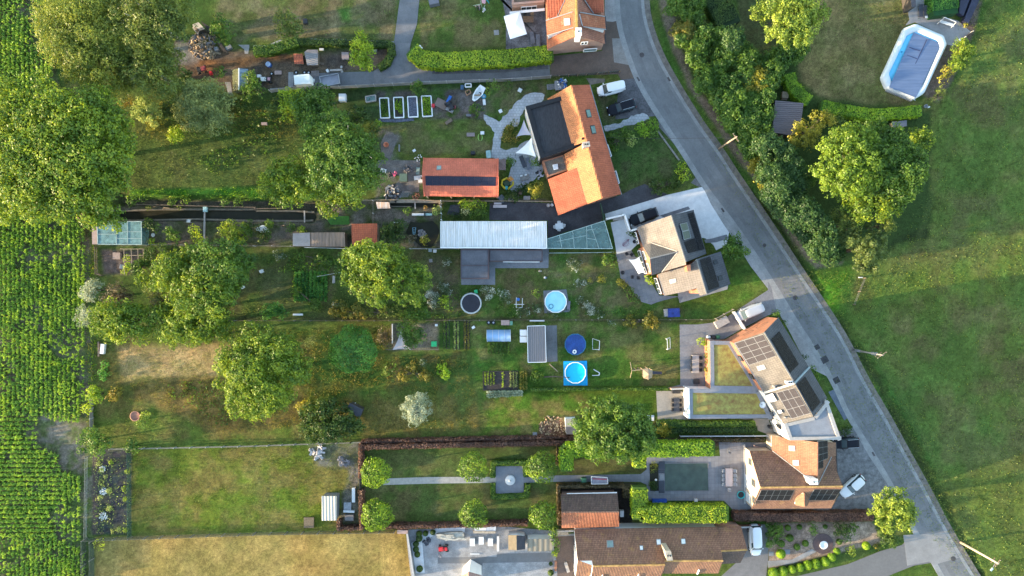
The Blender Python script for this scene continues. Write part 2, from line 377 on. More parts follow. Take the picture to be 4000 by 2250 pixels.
paint('M','1640,-60 1700,-60 1720,60 1800,190 1900,420 2010,560 2090,680 2150,690 2130,800 2300,1050 2480,1510 2440,1510 2180,1090 1990,760 1800,410 1690,200 1650,80',(.040,.074,.018),.4,.5,(.060,.078,.022),.5)
paint('M','2010,690 2140,685 2110,800 2060,790',(.07,.14,.015),1.2,1.0,(.05,.10,.015),.5)
line('T20','1140,0 1170,150 1230,350 1300,480 1350,640 1560,930 1700,1150 1932,1430',1.3,(.165,.13,.095),.35,.5)
line('T31','0,30 100,160 180,290 300,470 370,545 540,520',1.2,(.165,.13,.095),.3,.4)
paint('T20','1150,0 1300,0 1500,200 1400,360 1560,400 1540,620 1400,560 1200,200',(.22,.18,.15),.6,1.2,(.10,.085,.05),.5)
paint('M','1850,-60 2060,-60 2060,100 1930,150 1860,90',(.062,.060,.026),.4,.3,(.05,.056,.025),.5)
paint('M','2000,-60 2290,-60 2290,40 2225,200 2310,262 2180,270 2060,245 2000,200 2010,130',(.098,.094,.032),.5,.4,(.145,.120,.050),.4)
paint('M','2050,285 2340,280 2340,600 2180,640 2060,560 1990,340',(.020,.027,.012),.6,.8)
paint('M','2320,235 2410,60 2470,0 2420,160 2360,260',(.115,.09,.07),.4,.7)
paint('M','1930,1318 2190,1312 2240,1360 1935,1430',(.30,.225,.17),.2,.2,(.22,.165,.125),1.5)
for k_ in range(9):line('M','305,%d 580,%d'%(879+k_*8,874+k_*8),.22,(.30,.20,.09),.25,.2,op=.55)
m=(.66+.68*n1)[...,None]*(.72+.56*n2)[...,None];gc=gc*m*(1+(n3[...,None]-.5)*np.array([.5,.1,.0]))
n4=fbm(gx*2.6,gy*2.6,33,3)[...,None];gc=gc*(.62+.76*n4)
gz=np.zeros(gx.shape)
def hollow(depth,fe,f=None,s=None,d=None):
 global gz,gc
 D=sdist(gx,gy,gp(f,s))if d is None else d
 a=np.clip(.5-D/(2*fe),0,1);a=a*a*(3-2*a);gz=np.minimum(gz,-depth*a)
 gc=gc*(1-a[...,None]*.5)+np.array((.045,.042,.025))*a[...,None]*.5
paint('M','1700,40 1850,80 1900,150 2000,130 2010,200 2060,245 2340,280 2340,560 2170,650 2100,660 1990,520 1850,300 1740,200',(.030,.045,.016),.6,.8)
for s_ in('M: 2180,900 2350,1200 2560,1500','M: 2200,890 2370,1190 2580,1490','M: 2420,250 2300,640 2200,800','M: 2560,100 2470,700 2420,1449'):line('M',s_,.5,(.075,.085,.034),.5,.5,op=.5)
CANAL='T01: 860,150 1200,138 1932,140 T11: 0,148 300,150 440,160 450,190 430,218 300,212 0,208 T01: 1500,212 1200,205 1000,215 880,180'
hollow(1.3,.35,'T01',CANAL)
DITCH='T01: 900,62 1400,75 1932,85 T11: 200,92 440,110'
hollow(1.1,.5,d=ldist(gx,gy,gp('T01',DITCH))-.9)
BASIN='K6: 560,150 1250,150 1900,160 1945,200 1900,250 1150,245 600,240'
hollow(1.3,.35,'K6',BASIN)
POND='K6: 1120,660 1400,690 1720,640 1850,760 1900,900 1850,1100 1700,1340 1400,1330 1200,1150 1000,960 1060,760'
hollow(.8,.35,'K6',POND)
WEED='T11: 520,185 700,180 705,245 560,245'
hollow(.5,.3,'T11',WEED)
for s_,w_ in(('T21: 1800,0 T31: 60,190 150,330 330,640 410,760',1.0),('T31: 540,930 600,1060 680,1190 760,1320 850,1449 T32: 880,90 960,230 1100,480 1250,760 1340,930 1470,1160 1600,1449',1.0)):
 d_=ldist(gx,gy,gp('T31',s_))+wob*.5;hollow(.75,.7,d=d_-w_/2)
gz=gz+np.where(gz<-.01,0,(fbm(gx*.8,gy*.8,5)-.5)*.0)
verts=np.stack([gx,gy,gz],-1).reshape(-1,3)
idx=np.arange(nx*ny).reshape(ny,nx);q=np.stack([idx[:-1,:-1],idx[:-1,1:],idx[1:,1:],idx[1:,:-1]],-1).reshape(-1,4)
R_=1500.;ext=np.array([(-R_,-R_,0),(R_,-R_,0),(R_,R_,0),(-R_,R_,0),(GX0,GY0,0),(GX1,GY0,0),(GX1,GY1,0),(GX0,GY1,0)])
nb=len(verts);verts=np.concatenate([verts,ext]);q=np.concatenate([q,np.array([(0,1,5,4),(1,2,6,5),(2,3,7,6),(3,0,4,7)])+nb])
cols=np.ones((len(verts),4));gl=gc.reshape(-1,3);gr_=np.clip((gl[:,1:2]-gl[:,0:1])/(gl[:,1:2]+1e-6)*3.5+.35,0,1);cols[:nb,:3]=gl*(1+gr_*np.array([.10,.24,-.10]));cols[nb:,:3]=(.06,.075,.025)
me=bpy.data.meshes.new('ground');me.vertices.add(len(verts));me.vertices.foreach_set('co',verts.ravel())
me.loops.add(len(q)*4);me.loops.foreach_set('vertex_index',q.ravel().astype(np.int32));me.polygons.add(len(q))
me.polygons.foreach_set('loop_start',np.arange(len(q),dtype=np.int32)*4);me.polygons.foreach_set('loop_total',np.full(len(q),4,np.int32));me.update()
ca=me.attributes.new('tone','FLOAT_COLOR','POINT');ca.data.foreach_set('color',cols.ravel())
m,n,bs,N,L=_new('turf_and_soil');at=N.new('ShaderNodeAttribute');at.attribute_name='tone'
v_=_pos(N,L);f1=_noise(N,L,v_,2.2,8,.75);f2=_noise(N,L,v_,6,6,.85)
c_=_mix(N,L,.85,at.outputs['Color'],_ramp(N,L,f1,[(.3,.45),(.72,1.5)]),'MULTIPLY');c_=_mix(N,L,.8,c_,_ramp(N,L,f2,[(.34,.28),(.66,1.7)]),'MULTIPLY')
L.new(c_,bs.inputs['Base Color']);bs.inputs['Roughness'].default_value=.95;bs.inputs['Specular IOR Level'].default_value=.1;_bump(N,L,f2,bs,.8,.12)
me.materials.append(m);og=bpy.data.objects.new('ground',me);COL.objects.link(og);og['kind']='structure'
def watermat(name,col,rough=.06):
 m,n,bs,N,L=_new(name);v=_pos(N,L);f=_noise(N,L,v,.8,5)
 L.new(_ramp(N,L,f,[(.35,tuple(c*.6 for c in col)),(.7,col)]),bs.inputs['Base Color']);bs.inputs['Roughness'].default_value=rough;bs.inputs['Specular IOR Level'].default_value=.15 if rough>.3 else.5
 _bump(N,L,_noise(N,L,v,6,3),bs,.12,.02);return m
WDARK=watermat('dark_water',(.026,.026,.014),.4)
structure('canal_water',MB().prism(P('T01',CANAL),-.7,-.6),WDARK)
structure('basin_water',MB().prism(P('K6',BASIN),-.75,-.65),WDARK)
structure('pond_water',MB().prism(P('K6',POND),-.45,-.35),WDARK)
structure('duckweed_pond_water',MB().prism(P('T11',WEED),-.3,-.2),mat('duckweed',(.045,.15,.015),.6,.3,3))
# - roads, paths, terraces: sheets a few mm apart
def sheet(name,f,s,z,m,ang=0.0,edge=None):
 p=P(f,s)
 mb=MB();q=[Vector((a.x,a.y,z))for a in p]
 if sum(q[i].x*q[(i+1)%len(q)].y-q[(i+1)%len(q)].x*q[i].y for i in range(len(q)))<0:q.reverse()
 mb.slab(q,.08);return structure(name,mb,m,ang)
def rag(f,s,step=.45,amp=.16,seed=3):
 p=P(f,s);out=[];rnd=random.Random(seed)
 for i in range(len(p)):
  a,b=p[i],p[(i+1)%len(p)];d=b-a;k=max(1,int(d.length/step));nrm=Vector((-d.y,d.x,0)).normalized()
  for j in range(k):out.append(a+d*(j/k)+nrm*rnd.uniform(-amp,amp))
 return out
ASPH=mat('asphalt',(.150,.150,.150),.85,.14,.35,bump=.3,col2=(.118,.120,.122));ASPHD=mat('dark_asphalt',(.058,.056,.062),.85,.3,.5,bump=.3)
CONC=mat('gutter_concrete',(.235,.235,.23),.85,.18,.8);CONCW=mat('concrete',(.26,.255,.25),.85,.2,.5)
LEd='T20: 805,-120 812,0 822,150 850,280 900,430 960,590 1060,770 1200,980 1300,1130 1400,1290 1505,1449 T21: 1720,270 1932,600 T31: 125,800 225,970 345,1150 525,1449 T32: 620,230 790,490 960,780 1110,1080 1270,1340 1330,1449 1400,1560'
REd='T20: 968,-120 972,0 985,140 1040,320 1110,480 1190,620 1290,790 1420,990 1540,1150 1640,1310 1735,1449 T31: 0,290 230,640 400,890 560,1140 710,1449 T32: 850,230 1030,560 1180,830 1330,1120 1530,1449 1600,1560'
Lp=P('T20',LEd);Rp=P('T20',REd)
def smooth(p,n=3):
 for _ in range(n):
  q=[p[0]]
  for a,b in zip(p,p[1:]):q+=[a*.75+b*.25,a*.25+b*.75]
  p=q+[p[-1]]
 return p
def offs(p,d):
 out=[]
 for i,a in enumerate(p):
  t_=(p[min(i+1,len(p)-1)]-p[max(i-1,0)]);t_.z=0;t_.normalize();out.append(a+Vector((t_.y,-t_.x,0))*d)
 return out
def resamp(p,n):
 L_=[0]
 for a,b in zip(p,p[1:]):L_.append(L_[-1]+(b-a).length)
 out=[];k=0
 for i in range(n):
  s_=L_[-1]*i/(n-1)
  while k<len(L_)-2 and L_[k+1]<s_:k+=1
  t_=(s_-L_[k])/max(L_[k+1]-L_[k],1e-6);out.append(p[k].lerp(p[k+1],t_))
 return out
def strip(name,a,b,z,m,th=.1):
 mb=MB();n=120;A_=resamp(a,n);B_=resamp(b,n)
 for i in range(n-1):
  q=[Vector((v.x,v.y,z))for v in(A_[i],A_[i+1],B_[i+1],B_[i])]
  mb.face(q if(q[1]-q[0]).cross(q[2]-q[0]).z>0 else q[::-1])
 if th:
  for E_ in(A_,B_):
   for i in range(n-1):u,v=E_[i],E_[i+1];mb.face([(u.x,u.y,z-th),(v.x,v.y,z-th),(v.x,v.y,z),(u.x,u.y,z)])
 return structure(name,mb,m)
Ls=smooth(Lp,2);Rs=smooth(Rp,2)
strip('road',Ls,Rs,.034,ASPH)
RW=mat('road_wear',(.136,.136,.137),.8,.14,.6)
for a_ in(.9,2.9):strip('road_wear',offs(Ls,-a_),offs(Ls,-a_-.65),.037,RW,0)
strip('road_gutter',offs(Ls,.85),Ls,.042,CONC);strip('road_gutter',Rs,offs(Rs,-.5),.042,CONC)
strip('road_verge',offs(Rs,-.5),offs(Rs,-1.4),.026,mat('gravel_verge',(.165,.145,.125),.9,.3,1.5,bump=.4))
sheet('side_road','T32','-60,1560 0,1500 300,1430 600,1360 850,1260 1010,1215 1100,1130 1160,1090 1320,1400 1230,1350 1100,1370 950,1430 800,1500 760,1560',.030,mat('side_asphalt',(.125,.122,.120),.85,.1,.3))
sheet('crossing_slab','T32','1020,1140 1330,1120 1440,1310 1250,1365 1215,1340 1050,1370',.044,mat('pale_asphalt',(.205,.20,.195),.85,.12,.6))
sheet('road_patch','T31','20,680 230,655 330,860 330,890 180,770 80,770',.040,mat('patched_asphalt',(.165,.158,.155),.85,.15,.5))
sheet('lane','T10','1095,-80 1240,-80 1215,180 1170,320 1160,370 1200,440 1260,490 1400,507 1932,478 T20: 0,470 280,455 290,590 0,605 T10: 1932,610 1320,632 880,645 640,650 270,682 255,560 640,545 880,540 950,500 1010,440 1040,330',.026,mat('lane_concrete',(.135,.137,.145),.85,.15,.5,bump=.2))
sheet('lane_gravel_strip','T10','1330,515 1932,485 T20: 0,475 270,462 275,520 0,540 T10: 1932,545 1330,560',.032,mat('worn_gravel',(.098,.094,.095),.9,.3,1.2,bump=.4))
sheet('lane_apron','T10','1040,325 1165,325 1160,370 1200,440 1260,490 1320,510 1320,630 890,640 890,535 950,500 1010,440',.034,mat('lane_apron',(.165,.160,.165),.85,.18,.7))
sheet('forecourt','T20','695,160 822,150 850,280 900,430 960,590 820,600 800,560 290,575 290,425 680,385',.022,brick('forecourt_paving',(.135,.095,.072),(.105,.078,.064),(.06,.05,.045),.22,.11))
sheet('forecourt_slab','T20','700,-80 800,-80 812,0 822,150 760,165 700,160',.030,CONCW)
sheet('sidewalk_patch','T20','755,290 850,290 900,440 930,500 770,470',.028,mat('pale_slab',(.22,.205,.19),.85,.2,.6))
sheet('parking_bay','T20','820,600 950,590 1040,770 1130,870 1040,880 780,900 800,700 840,690',.024,mat('worn_tarmac',(.105,.102,.108),.85,.4,.5,bump=.2))
sheet('parking_verge','T20','560,590 700,595 700,620 590,640',.022,mat('dusty_gravel',(.15,.13,.11),.9,.3,1))
FLAG=brick('pale_flagstones',(.36,.37,.38),(.30,.31,.325),(.19,.19,.19),.5,.45,.02,.5,.35)
structure('front_path',MB().prism(rag('T20','690,950 800,930 900,880 1000,850 1040,890 950,930 850,955 700,990'),-.03,.032),FLAG)
structure('garden_path',MB().prism(rag('T10','1720,860 1760,880 1830,915 1900,850 1932,820 T20: 30,770 120,710 200,695 245,715 240,760 150,790 90,830 60,880 40,960 0,960 T10: 1932,920 1880,960 1850,1050 1840,1120 1890,1140 T20: 40,1110 120,1060 180,1110 230,1240 230,1300 120,1390 0,1449 T10: 1900,1330 1932,1250 1900,1200 1840,1200 1770,1190 1790,1080 1800,1000 1760,950 1720,900'),-.03,.032),FLAG)
BLUES=brick('bluestone',(.180,.185,.200),(.150,.156,.172),(.11,.11,.12),.6,.6,.012,0,.4)
GRAVW=mat('white_gravel',(.53,.53,.53),.9,.12,1.2,bump=.5,col2=(.46,.465,.47))
sheet('gravel_drive','T21','700,165 1000,75 1180,20 1440,-40 1560,130 1640,290 1620,400 1540,440 1520,400 1460,350 1340,330 1200,190 1000,250 880,300 860,200 830,165 710,205',.022,GRAVW)
sheet('gravel_court','T21','745,230 860,200 920,300 940,400 900,440 790,470 770,350 750,260',.022,GRAVW)
sheet('drive_step','T21','1115,178 1330,108 1345,130 1150,195',.030,mat('step_stone',(.13,.135,.15),.8,.2,1))
sheet('drive_step','T21','1510,350 1620,320 1635,350 1540,380 1460,385 1450,360',.036,BLUES)
sheet('tarmac_yard','T21','0,75 290,85 330,60 660,70 830,20 900,-20 1000,-60 1180,20 1000,75 690,165 670,240 400,300 270,350 270,215 0,215 T11: 1760,210 1765,85',.020,ASPHD)
sheet('house_terrace','T21','785,470 900,440 1110,780 1290,790 1270,835 1250,790 1100,830 1050,850 980,830 920,770 880,700 820,650 810,590',.028,BLUES,.25)
sheet('house_side_terrace','T21','1250,760 1640,660 1625,735 1265,837',.024,CONCW)
sheet('pavement','T20','1100,870 1220,1000 1330,1160 1420,1290 1500,1400 1410,1410 1350,1380 1400,1320 1330,1220 1200,1060 1110,960',.026,mat('pavement_grit',(.135,.132,.13),.9,.25,1,bump=.3))
sheet('pavement','T21','1440,-40 1520,0 1690,270 1900,590 1932,650 1932,730 1800,560 1690,380 1600,250 1500,90',.026,CONCW)
PAVG=brick('grey_paving',(.215,.21,.215),(.18,.175,.185),(.12,.12,.125),.22,.22,.012,.5,.4)
sheet('paved_terrace','T21','1265,1000 1400,1000 1520,985 1600,960 1700,890 1932,740 T31: 0,590 40,650 90,900 0,930 T21: 1740,1030 1600,1110 1480,1120 1490,1449 T22: 1490,30 1170,30 1270,5 T21: 1270,1400',.020,PAVG)
sheet('pavement','T31','0,600 100,800 200,970 320,1150 500,1449 T32: 590,230 480,0 440,-60 T31: 300,1320 150,1030 60,880',.028,CONCW)
sheet('pavement_bay','T32','455,60 500,40 620,240 575,275',.036,brick('blue_paving',(.12,.14,.17),(.10,.12,.15),(.07,.08,.1),.22,.11))
sheet('light_terrace','T22','1088,52 1330,52 1330,255 1932,262 T32: 60,400 0,400 T22: 1932,380 1840,345 1830,285 1100,285',.024,mat('sandy_concrete',(.31,.285,.25),.85,.15,.5))
sheet('car_park','T32','520,360 640,330 760,520 900,720 1000,870 780,960 0,975 0,930 480,935 560,790 520,650',.022,mat('cobbled_forecourt',(.165,.165,.168),.9,.35,1.4,bump=.5))
sheet('car_park_edge','T32','640,330 620,240 790,500 960,790 1020,880 930,800 760,540',.030,CONCW)
sheet('pool_terrace','T22','1015,545 1570,545 1560,440 1750,440 1932,440 1932,960 1690,975 1600,880 1030,880 1015,760 972,740 972,680 1015,645',.020,brick('terrace_slabs',(.205,.207,.222),(.175,.18,.195),(.11,.11,.12),.6,.6,.012,0,.35))
sheet('garden_walk','T12','960,735 1000,712 1300,702 1700,700 1810,702 1810,745 1600,748 1300,752 960,762',.024,mat('shell_gravel',(.30,.285,.255),.9,.15,2,bump=.4))
sheet('garden_walk','T22','88,705 330,690 975,680 975,738 330,738 88,745',.026,BLUES)
sheet('fountain_square','T12','1810,622 1932,620 T22: 88,620 88,820 T12: 1810,828',.030,mat('fine_grey_gravel',(.185,.188,.205),.9,.1,2,bump=.3))
CONCY=mat('yard_concrete',(.265,.262,.262),.85,.3,.7,col2=(.17,.17,.172))
sheet('service_yard','T12','1130,1100 1810,1075 1932,1080 T22: 330,1110 330,1130 470,1130 480,1449 470,1530 T12: 1180,1530 1150,1300',.018,CONCY)
sheet('yard_lane','F','355,475 1095,465 1100,425 1810,415 1810,528 920,545 905,700 880,760 770,760 775,548 355,550',.026,mat('yard_tarmac',(.135,.135,.138),.85,.12,.6))
sheet('yard_white_gravel','F','140,200 330,110 700,95 690,160 340,170 160,290 190,665 80,670 20,300',.026,GRAVW)
sheet('brick_yard','F','1830,210 2090,200 2085,760 1860,760 1850,520 1815,400',.024,brick('brown_clinker',(.15,.105,.082),(.12,.085,.07),(.07,.055,.048),.22,.11))
sheet('south_drive','T22','1720,1060 1932,1060 T32: 0,1040 0,1330 -20,1500 T22: 1480,1530 1580,1449 1690,1350 1770,1260',.020,mat('driveway_grit',(.155,.148,.145),.85,.15,.7))
sheet('garden_gravel_path','T32','0,1335 180,1325 330,1245 365,1265 200,1350 0,1385',.030,CONCW)
sheet('annex_terrace','H','480,390 1590,390 1585,635 915,635 915,845 490,845',.024,brick('bluish_setts',(.215,.22,.24),(.17,.18,.205),(.12,.12,.13),.2,.2,.012,.5,.3))
sheet('patio','A','20,0 1020,0 1060,1010 150,1100 150,400 60,-40',.022,mat('stained_slabs',(.155,.16,.18),.8,.5,.6))
sheet('side_lawn_path','T10','-20,340 80,342 180,300 210,305 120,352 -20,356',.022,CONCW);sheet('side_lawn_path','T10','330,290 740,295 1040,312 1040,325 740,308 330,302',.022,CONCW)
sheet('side_lawn_path','K8','950,520 1150,520 1150,560 1130,680 1070,680 1060,600',.026,CONCW)
sheet('pool_deck','J','440,-40 800,-40 860,200 1100,260 1260,400 1050,580 960,560 900,440 560,280 440,320 490,250',.022,mat('deck_slabs',(.235,.225,.22),.85,.15,.8))
sheet('yard_path','T10','245,545 283,545 275,682 243,682',.036,CONCW)
sheet('swept_yard','T10','905,1210 1240,1210 1230,1449 1100,1449 T11: 1100,40 1000,30 T10: 1090,1330 905,1260',.018,mat('bare_earth',(.155,.14,.13),.95,.35,.7,bump=.4))
sheet('dry_patch','T10','975,1010 1030,1000 1065,1040 1040,1130 1010,1200 950,1170 940,1080',.018,mat('bare_earth',(0,0,0)))
for x_,y_ in((980,415),):pass
for f_,x_,y_,r_ in(('T20',980,415,.4),('T32',1397,1317,.4),('T31',205,798,.4),('T21',1905,402,.3)):
 p_=W(f_,x_,y_);one('manhole_cover',MB().cyl((p_.x,p_.y,.03),r_,.02,20),mat('cast_iron',(.07,.06,.06),.6),'round iron manhole cover in the asphalt '+{'T20':'near the orange house','T21':'beside the green shrub by the tan house','T31':'in the pale patch of the road','T32':'at the side road junction'}[f_],'manhole cover','manhole covers')
for f_,x_,y_,a_ in(('T20',953,597,-1.0),('T20',1183,598,-1.0),('T21',1590,137,-1.0),('T32',795,528,-1.05)):
 p_=W(f_,x_,y_);one('gully_grate',MB().box((p_.x,p_.y,.045),(.75,.3,.02),a_),mat('cast_iron',(0,0,0)),'iron gully grate in the gutter '+{953:'beside the brick forecourt',1183:'facing the white van',1590:'beside the white gravel drive',795:'beside the cobbled forecourt'}[x_],'drain grate','gully grates')
for x_,y_,a_,s_ in((370,1170,.5,.8),(427,1265,.5,1.1),(516,1420,.5,1.0)):
 p_=W('T31',x_,y_);mb=MB().box((p_.x,p_.y,.033),(s_,s_,.02),a_);structure('road_repair',mb,ASPHD)
# - buildings
OR1=tiles('orange_pantiles',(.38,.135,.068),(.32,.11,.055),(.2,.065,.038),lichen=(.42,.26,.16))
OR2=tiles('sunlit_orange_tiles',(.46,.185,.078),(.41,.165,.072),(.31,.12,.055))  # orange brightened for the west slopes, sunlight put into the colour
OR3=tiles('red_orange_tiles',(.42,.115,.06),(.37,.10,.052),(.22,.06,.035))
RED=tiles('salmon_metal_tiles',(.62,.165,.10),(.56,.145,.085),(.40,.10,.06),wave=.2)
BRN=tiles('brown_pantiles',(.27,.145,.092),(.20,.105,.07),(.085,.048,.036),.24,.33,(.34,.21,.06))
BRO=tiles('sunlit_brown_tiles',(.32,.16,.098),(.27,.135,.082),(.16,.078,.052),.24,.33)  # brown made warmer for west slopes, evening sun put into the tiles
DKB=tiles('shaded_mossy_tiles',(.15,.095,.078),(.105,.07,.06),(.045,.034,.03),.24,.33,(.12,.11,.05))  # mossy tiles darkened, the barn's north side shade put into their colour
TAN=tiles('flat_grey_tiles',(.18,.16,.148),(.162,.145,.132),(.10,.09,.082),.33,.4,None,0)
SLT=tiles('shaded_grey_tiles',(.082,.084,.096),(.070,.072,.082),(.035,.036,.04),.33,.4,None,0)  # darker grey for slopes turned from the sun, shade put into the colour
GRT=tiles('grey_brown_tiles',(.155,.14,.125),(.135,.122,.11),(.08,.072,.066),.33,.4,None,0)
BROR=brick('orange_brick',(.36,.135,.072),(.29,.11,.06),(.26,.18,.13));BRPK=brick('pink_brick',(.42,.23,.165),(.36,.19,.135),(.38,.29,.23))
RENW=mat('white_render',(.66,.65,.63),.8,.06,1);CREAM=mat('cream_render',(.50,.40,.30),.85,.12,1)
BITB=mat('black_bitumen',(.020,.020,.022),.6,.5,.6,stretch=(1,.3,1),col2=(.034,.034,.038));BLK=mat('black_trim',(.014,.014,.016),.5,.2,2)
ZINC=mat('zinc',(.20,.205,.215),.5,.1,2,metal=.2);WHT=mat('white_paint',(.70,.70,.69),.5,.06,2);GREYR=mat('grey_roofing',(.085,.086,.100),.8,.22,.7,col2=(.066,.067,.078))
GLS=mat('window_glass',(.06,.075,.085),.12,.2,2,spec=.6);GLB=mat('bright_glazing',(.55,.57,.58),.15,.1,2,spec=.6);GLT=mat('teal_glazing',(.15,.22,.21),.15,.2,2,spec=.6)
WOODB=mat('weathered_wood',(.17,.125,.09),.85,.35,2,stretch=(1,6,1));WOODL=mat('pale_wood',(.36,.27,.18),.8,.25,2);WOODD=mat('dark_wood',(.06,.05,.042),.85,.3,2)
SOL=solarmat('solar_cells');SOLB=solarmat('solar_cells_brown',(.036,.031,.033));SOLK=solarmat('solar_cells_black',(.004,.004,.006))
GRAVR=mat('roof_gravel',(.19,.16,.13),.95,.35,6,bump=.6);IRON=mat('dark_metal',(.035,.036,.04),.45,.2,3)
SED=mat('sedum',(.26,.25,.065),.95,.45,1.3,bump=.9,col2=(.21,.115,.045));
def walls(par,polys,m,z0=0.0,shrink=.5,drop=.06,name='wall',c=None):
 allp=[q for p in polys for q in p];c=c or ctr(allp);mb=MB()
 for p in polys:
  g=[];n=Vector((0,0,0))
  for i in range(len(p)):n+=p[i].cross(p[(i+1)%len(p)])
  n=n.normalized();n=n if n.z>0 else-n
  for q in p:
   d=Vector((q.x-c.x,q.y-c.y,0));l=max(d.length,.01);v=Vector((q.x,q.y,0))-d/l*min(shrink,l*.3)
   v.z=p[0].z-drop-(n.x*(v.x-p[0].x)+n.y*(v.y-p[0].y))/max(n.z,.2);g.append(v)
  mb.under(g,z0)
 return mb.build(name,m,par)
def roof(par,pts,m,th=.12,name='roof',n=None):return MB().slab(pts,th).build(name,m,par)
def beam(par,pts,r,m,name,close=False):
 mb=MB();p=list(pts)+([pts[0]]if close else[])
 for a,b in zip(p,p[1:]):mb.bar(a,b,r*2)
 return mb.build(name,m,par)
def rim(par,pts,w_,h_,m,name='parapet',z=None):
 c=ctr(pts);mb=MB();n=len(pts)
 for i in range(n):
  a,b=pts[i],pts[(i+1)%n];d=(b-a).normalized();nr=Vector((-d.y,d.x,0))
  if nr.dot(c-Vector((a.x,a.y,0)))<0:nr=-nr
  q=[a,b,b+nr*w_-d*0,a+nr*w_];mb.slab([Vector((v.x,v.y,v.z+h_+i*.004))for v in q],h_+.15+i*.009)
 return mb.build(name,m,par)
def array(par,f,s,pln,nc,nr,m,gap=.03,frame=None,off=.09,name='solar_panel'):
 a,b,c,d=ons(f,s,pln,off)
 for j in range(nr):
  for i in range(nc):
   def bl(u,v):return a.lerp(b,u).lerp(d.lerp(c,u),v)
   gu=gap/max((b-a).length/nc,.1)/nc/2;gv=gap/max((d-a).length/nr,.1)/nr/2
   q=[bl(i/nc+gu,j/nr+gv),bl((i+1)/nc-gu,j/nr+gv),bl((i+1)/nc-gu,(j+1)/nr-gv),bl(i/nc+gu,(j+1)/nr-gv)]
   MB().slab(q,.05).build(name,m,par)
 if frame:MB().slab([bl(-.004,-.006),bl(1.004,-.006),bl(1.004,1.006),bl(-.004,1.006)],.07).build('mounting_rail',frame,par).location.z-=.012
def skylight(par,f,s,pln,g=GLB,fr=IRON):
 q=ons(f,s,pln,.08);c=sum(q,Vector())/4;fo=MB().slab(q,.14).build('skylight',fr,par)
 i=[c.lerp(v,.80)+pln[1]*.02 for v in q];o=MB().slab(i,.03).build('pane',g,fo);return fo
def window(par,a,b,t0,t1,z0,z1,g=GLS,fr=WHT,off=.06,name='window',mull=0):
 """window in the wall a->b (plan points), outward on the right of a->b"""
 a=Vector((a.x,a.y,0));b=Vector((b.x,b.y,0));d=b-a;n=Vector((d.y,-d.x,0)).normalized()
 p,q=a+d*t0,a+d*t1;f_=MB()
 for za,zb,u,v in((z0,z0+.09,p,q),(z1-.09,z1,p,q)):f_.bar((u+n*off)+Vector((0,0,(za+zb)/2)),(v+n*off)+Vector((0,0,(za+zb)/2)),.12,.09)
 e=(q-p).normalized()
 for u in[p+e*.045,q-e*.045]+[p.lerp(q,(k+1)/(mull+1))for k in range(mull)]:f_.box(u+n*off+Vector((0,0,(z0+z1)/2)),(.09,.12,z1-z0-.18),math.atan2(e.y,e.x))
 fo=f_.build(name,fr,par);G=MB();G.bar(p+n*(off-.02)+Vector((0,0,(z0+z1)/2)),q+n*(off-.02)+Vector((0,0,(z0+z1)/2)),.05,z1-z0-.1)
 G.build('pane',g,fo);return fo
def chimney(par,f,s,z,m,base=3.0,pots=1,cap=None):
 q=P(f,s,z);mb=MB();mb.prism(q,base,z-.14);o=mb.build('chimney',m,par)
 c=ctr(q);MB().prism([Vector((c.x,c.y,0)).lerp(Vector((v.x,v.y,0)),1.12)for v in q],z-.14,z).build('cap',cap or m,o)
 for k in range(pots):MB().cyl((c.x+(k-(pots-1)/2)*.35,c.y,z),.11,.18,10).build('flue',BLK,o)
 return o
# --- orange brick house at the top
f='A';h=thing('brick_house',ctr(P(f,'1050,600 2350,600')),'orange tiled brick house with dormers on both slopes and white chimney above the brick forecourt','house')
mw=P(f,'1700,-600,8 1745,790,8 1070,1100,3.2 1020,-600,3.2');mE=P(f,'1700,-600,8 1745,790,8 2370,975,3.4 2330,-600,3.4')
pw=plane3(f,'1700,-600,8 1745,790,8 1070,1100,3.2');pE=plane3(f,'1700,-600,8 1745,790,8 2370,975,3.4')
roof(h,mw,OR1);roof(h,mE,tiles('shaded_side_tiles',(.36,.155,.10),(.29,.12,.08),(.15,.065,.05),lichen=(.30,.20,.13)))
ww=P(f,'1075,390,4.95 1290,380,5.0 1470,0,6.3 1740,-600,8.3 1035,-600,8.3');we=P(f,'2335,270,5.3 2110,300,5.25 1910,0,6.9 1770,-250,8.1 2335,-250,8.1')
roof(h,ww,OR3);roof(h,we,OR3)
dw=P(f,'1645,260,7.45 1045,460,5.1 1070,800,5.1 1665,615,7.45');de=P(f,'1800,275,7.6 2360,370,5.2 2385,660,5.2 1880,600,7.4')
roof(h,dw,OR1);roof(h,de,OR1)
walls(h,[mw,mE],BRPK,0,.25,.1);walls(h,[dw,de],RENW,3,.25,.08,'dormer_wall');walls(h,[ww,we],BRPK,0,.3,.1)
beam(h,P(f,'1700,-600,8.05 1745,790,8.05'),.14,mat('lichen_ridge',(.48,.30,.08),.9,.3,3),'ridge_cap')
beam(h,P(f,'1070,800,5.16 1665,615,7.5'),.06,ZINC,'flashing');beam(h,P(f,'1045,460,5.16 1645,265,7.5'),.06,ZINC,'flashing');beam(h,P(f,'1880,600,7.5 2385,660,5.26'),.06,ZINC,'flashing');beam(h,P(f,'1800,275,7.65 2360,370,5.26'),.06,ZINC,'flashing')
beam(h,P(f,'1290,380,5.12 1470,0,6.4'),.05,ZINC,'valley');beam(h,P(f,'2110,300,5.4 1910,0,7.0'),.05,ZINC,'valley')
skylight(h,f,'1440,410 1580,400 1595,560 1450,580',plane3(f,'1645,260,7.45 1045,460,5.1 1070,800,5.1'),GLB,ZINC)
chimney(h,f,'1715,625 1835,625 1840,780 1720,780',9.0,RENW,6,1)
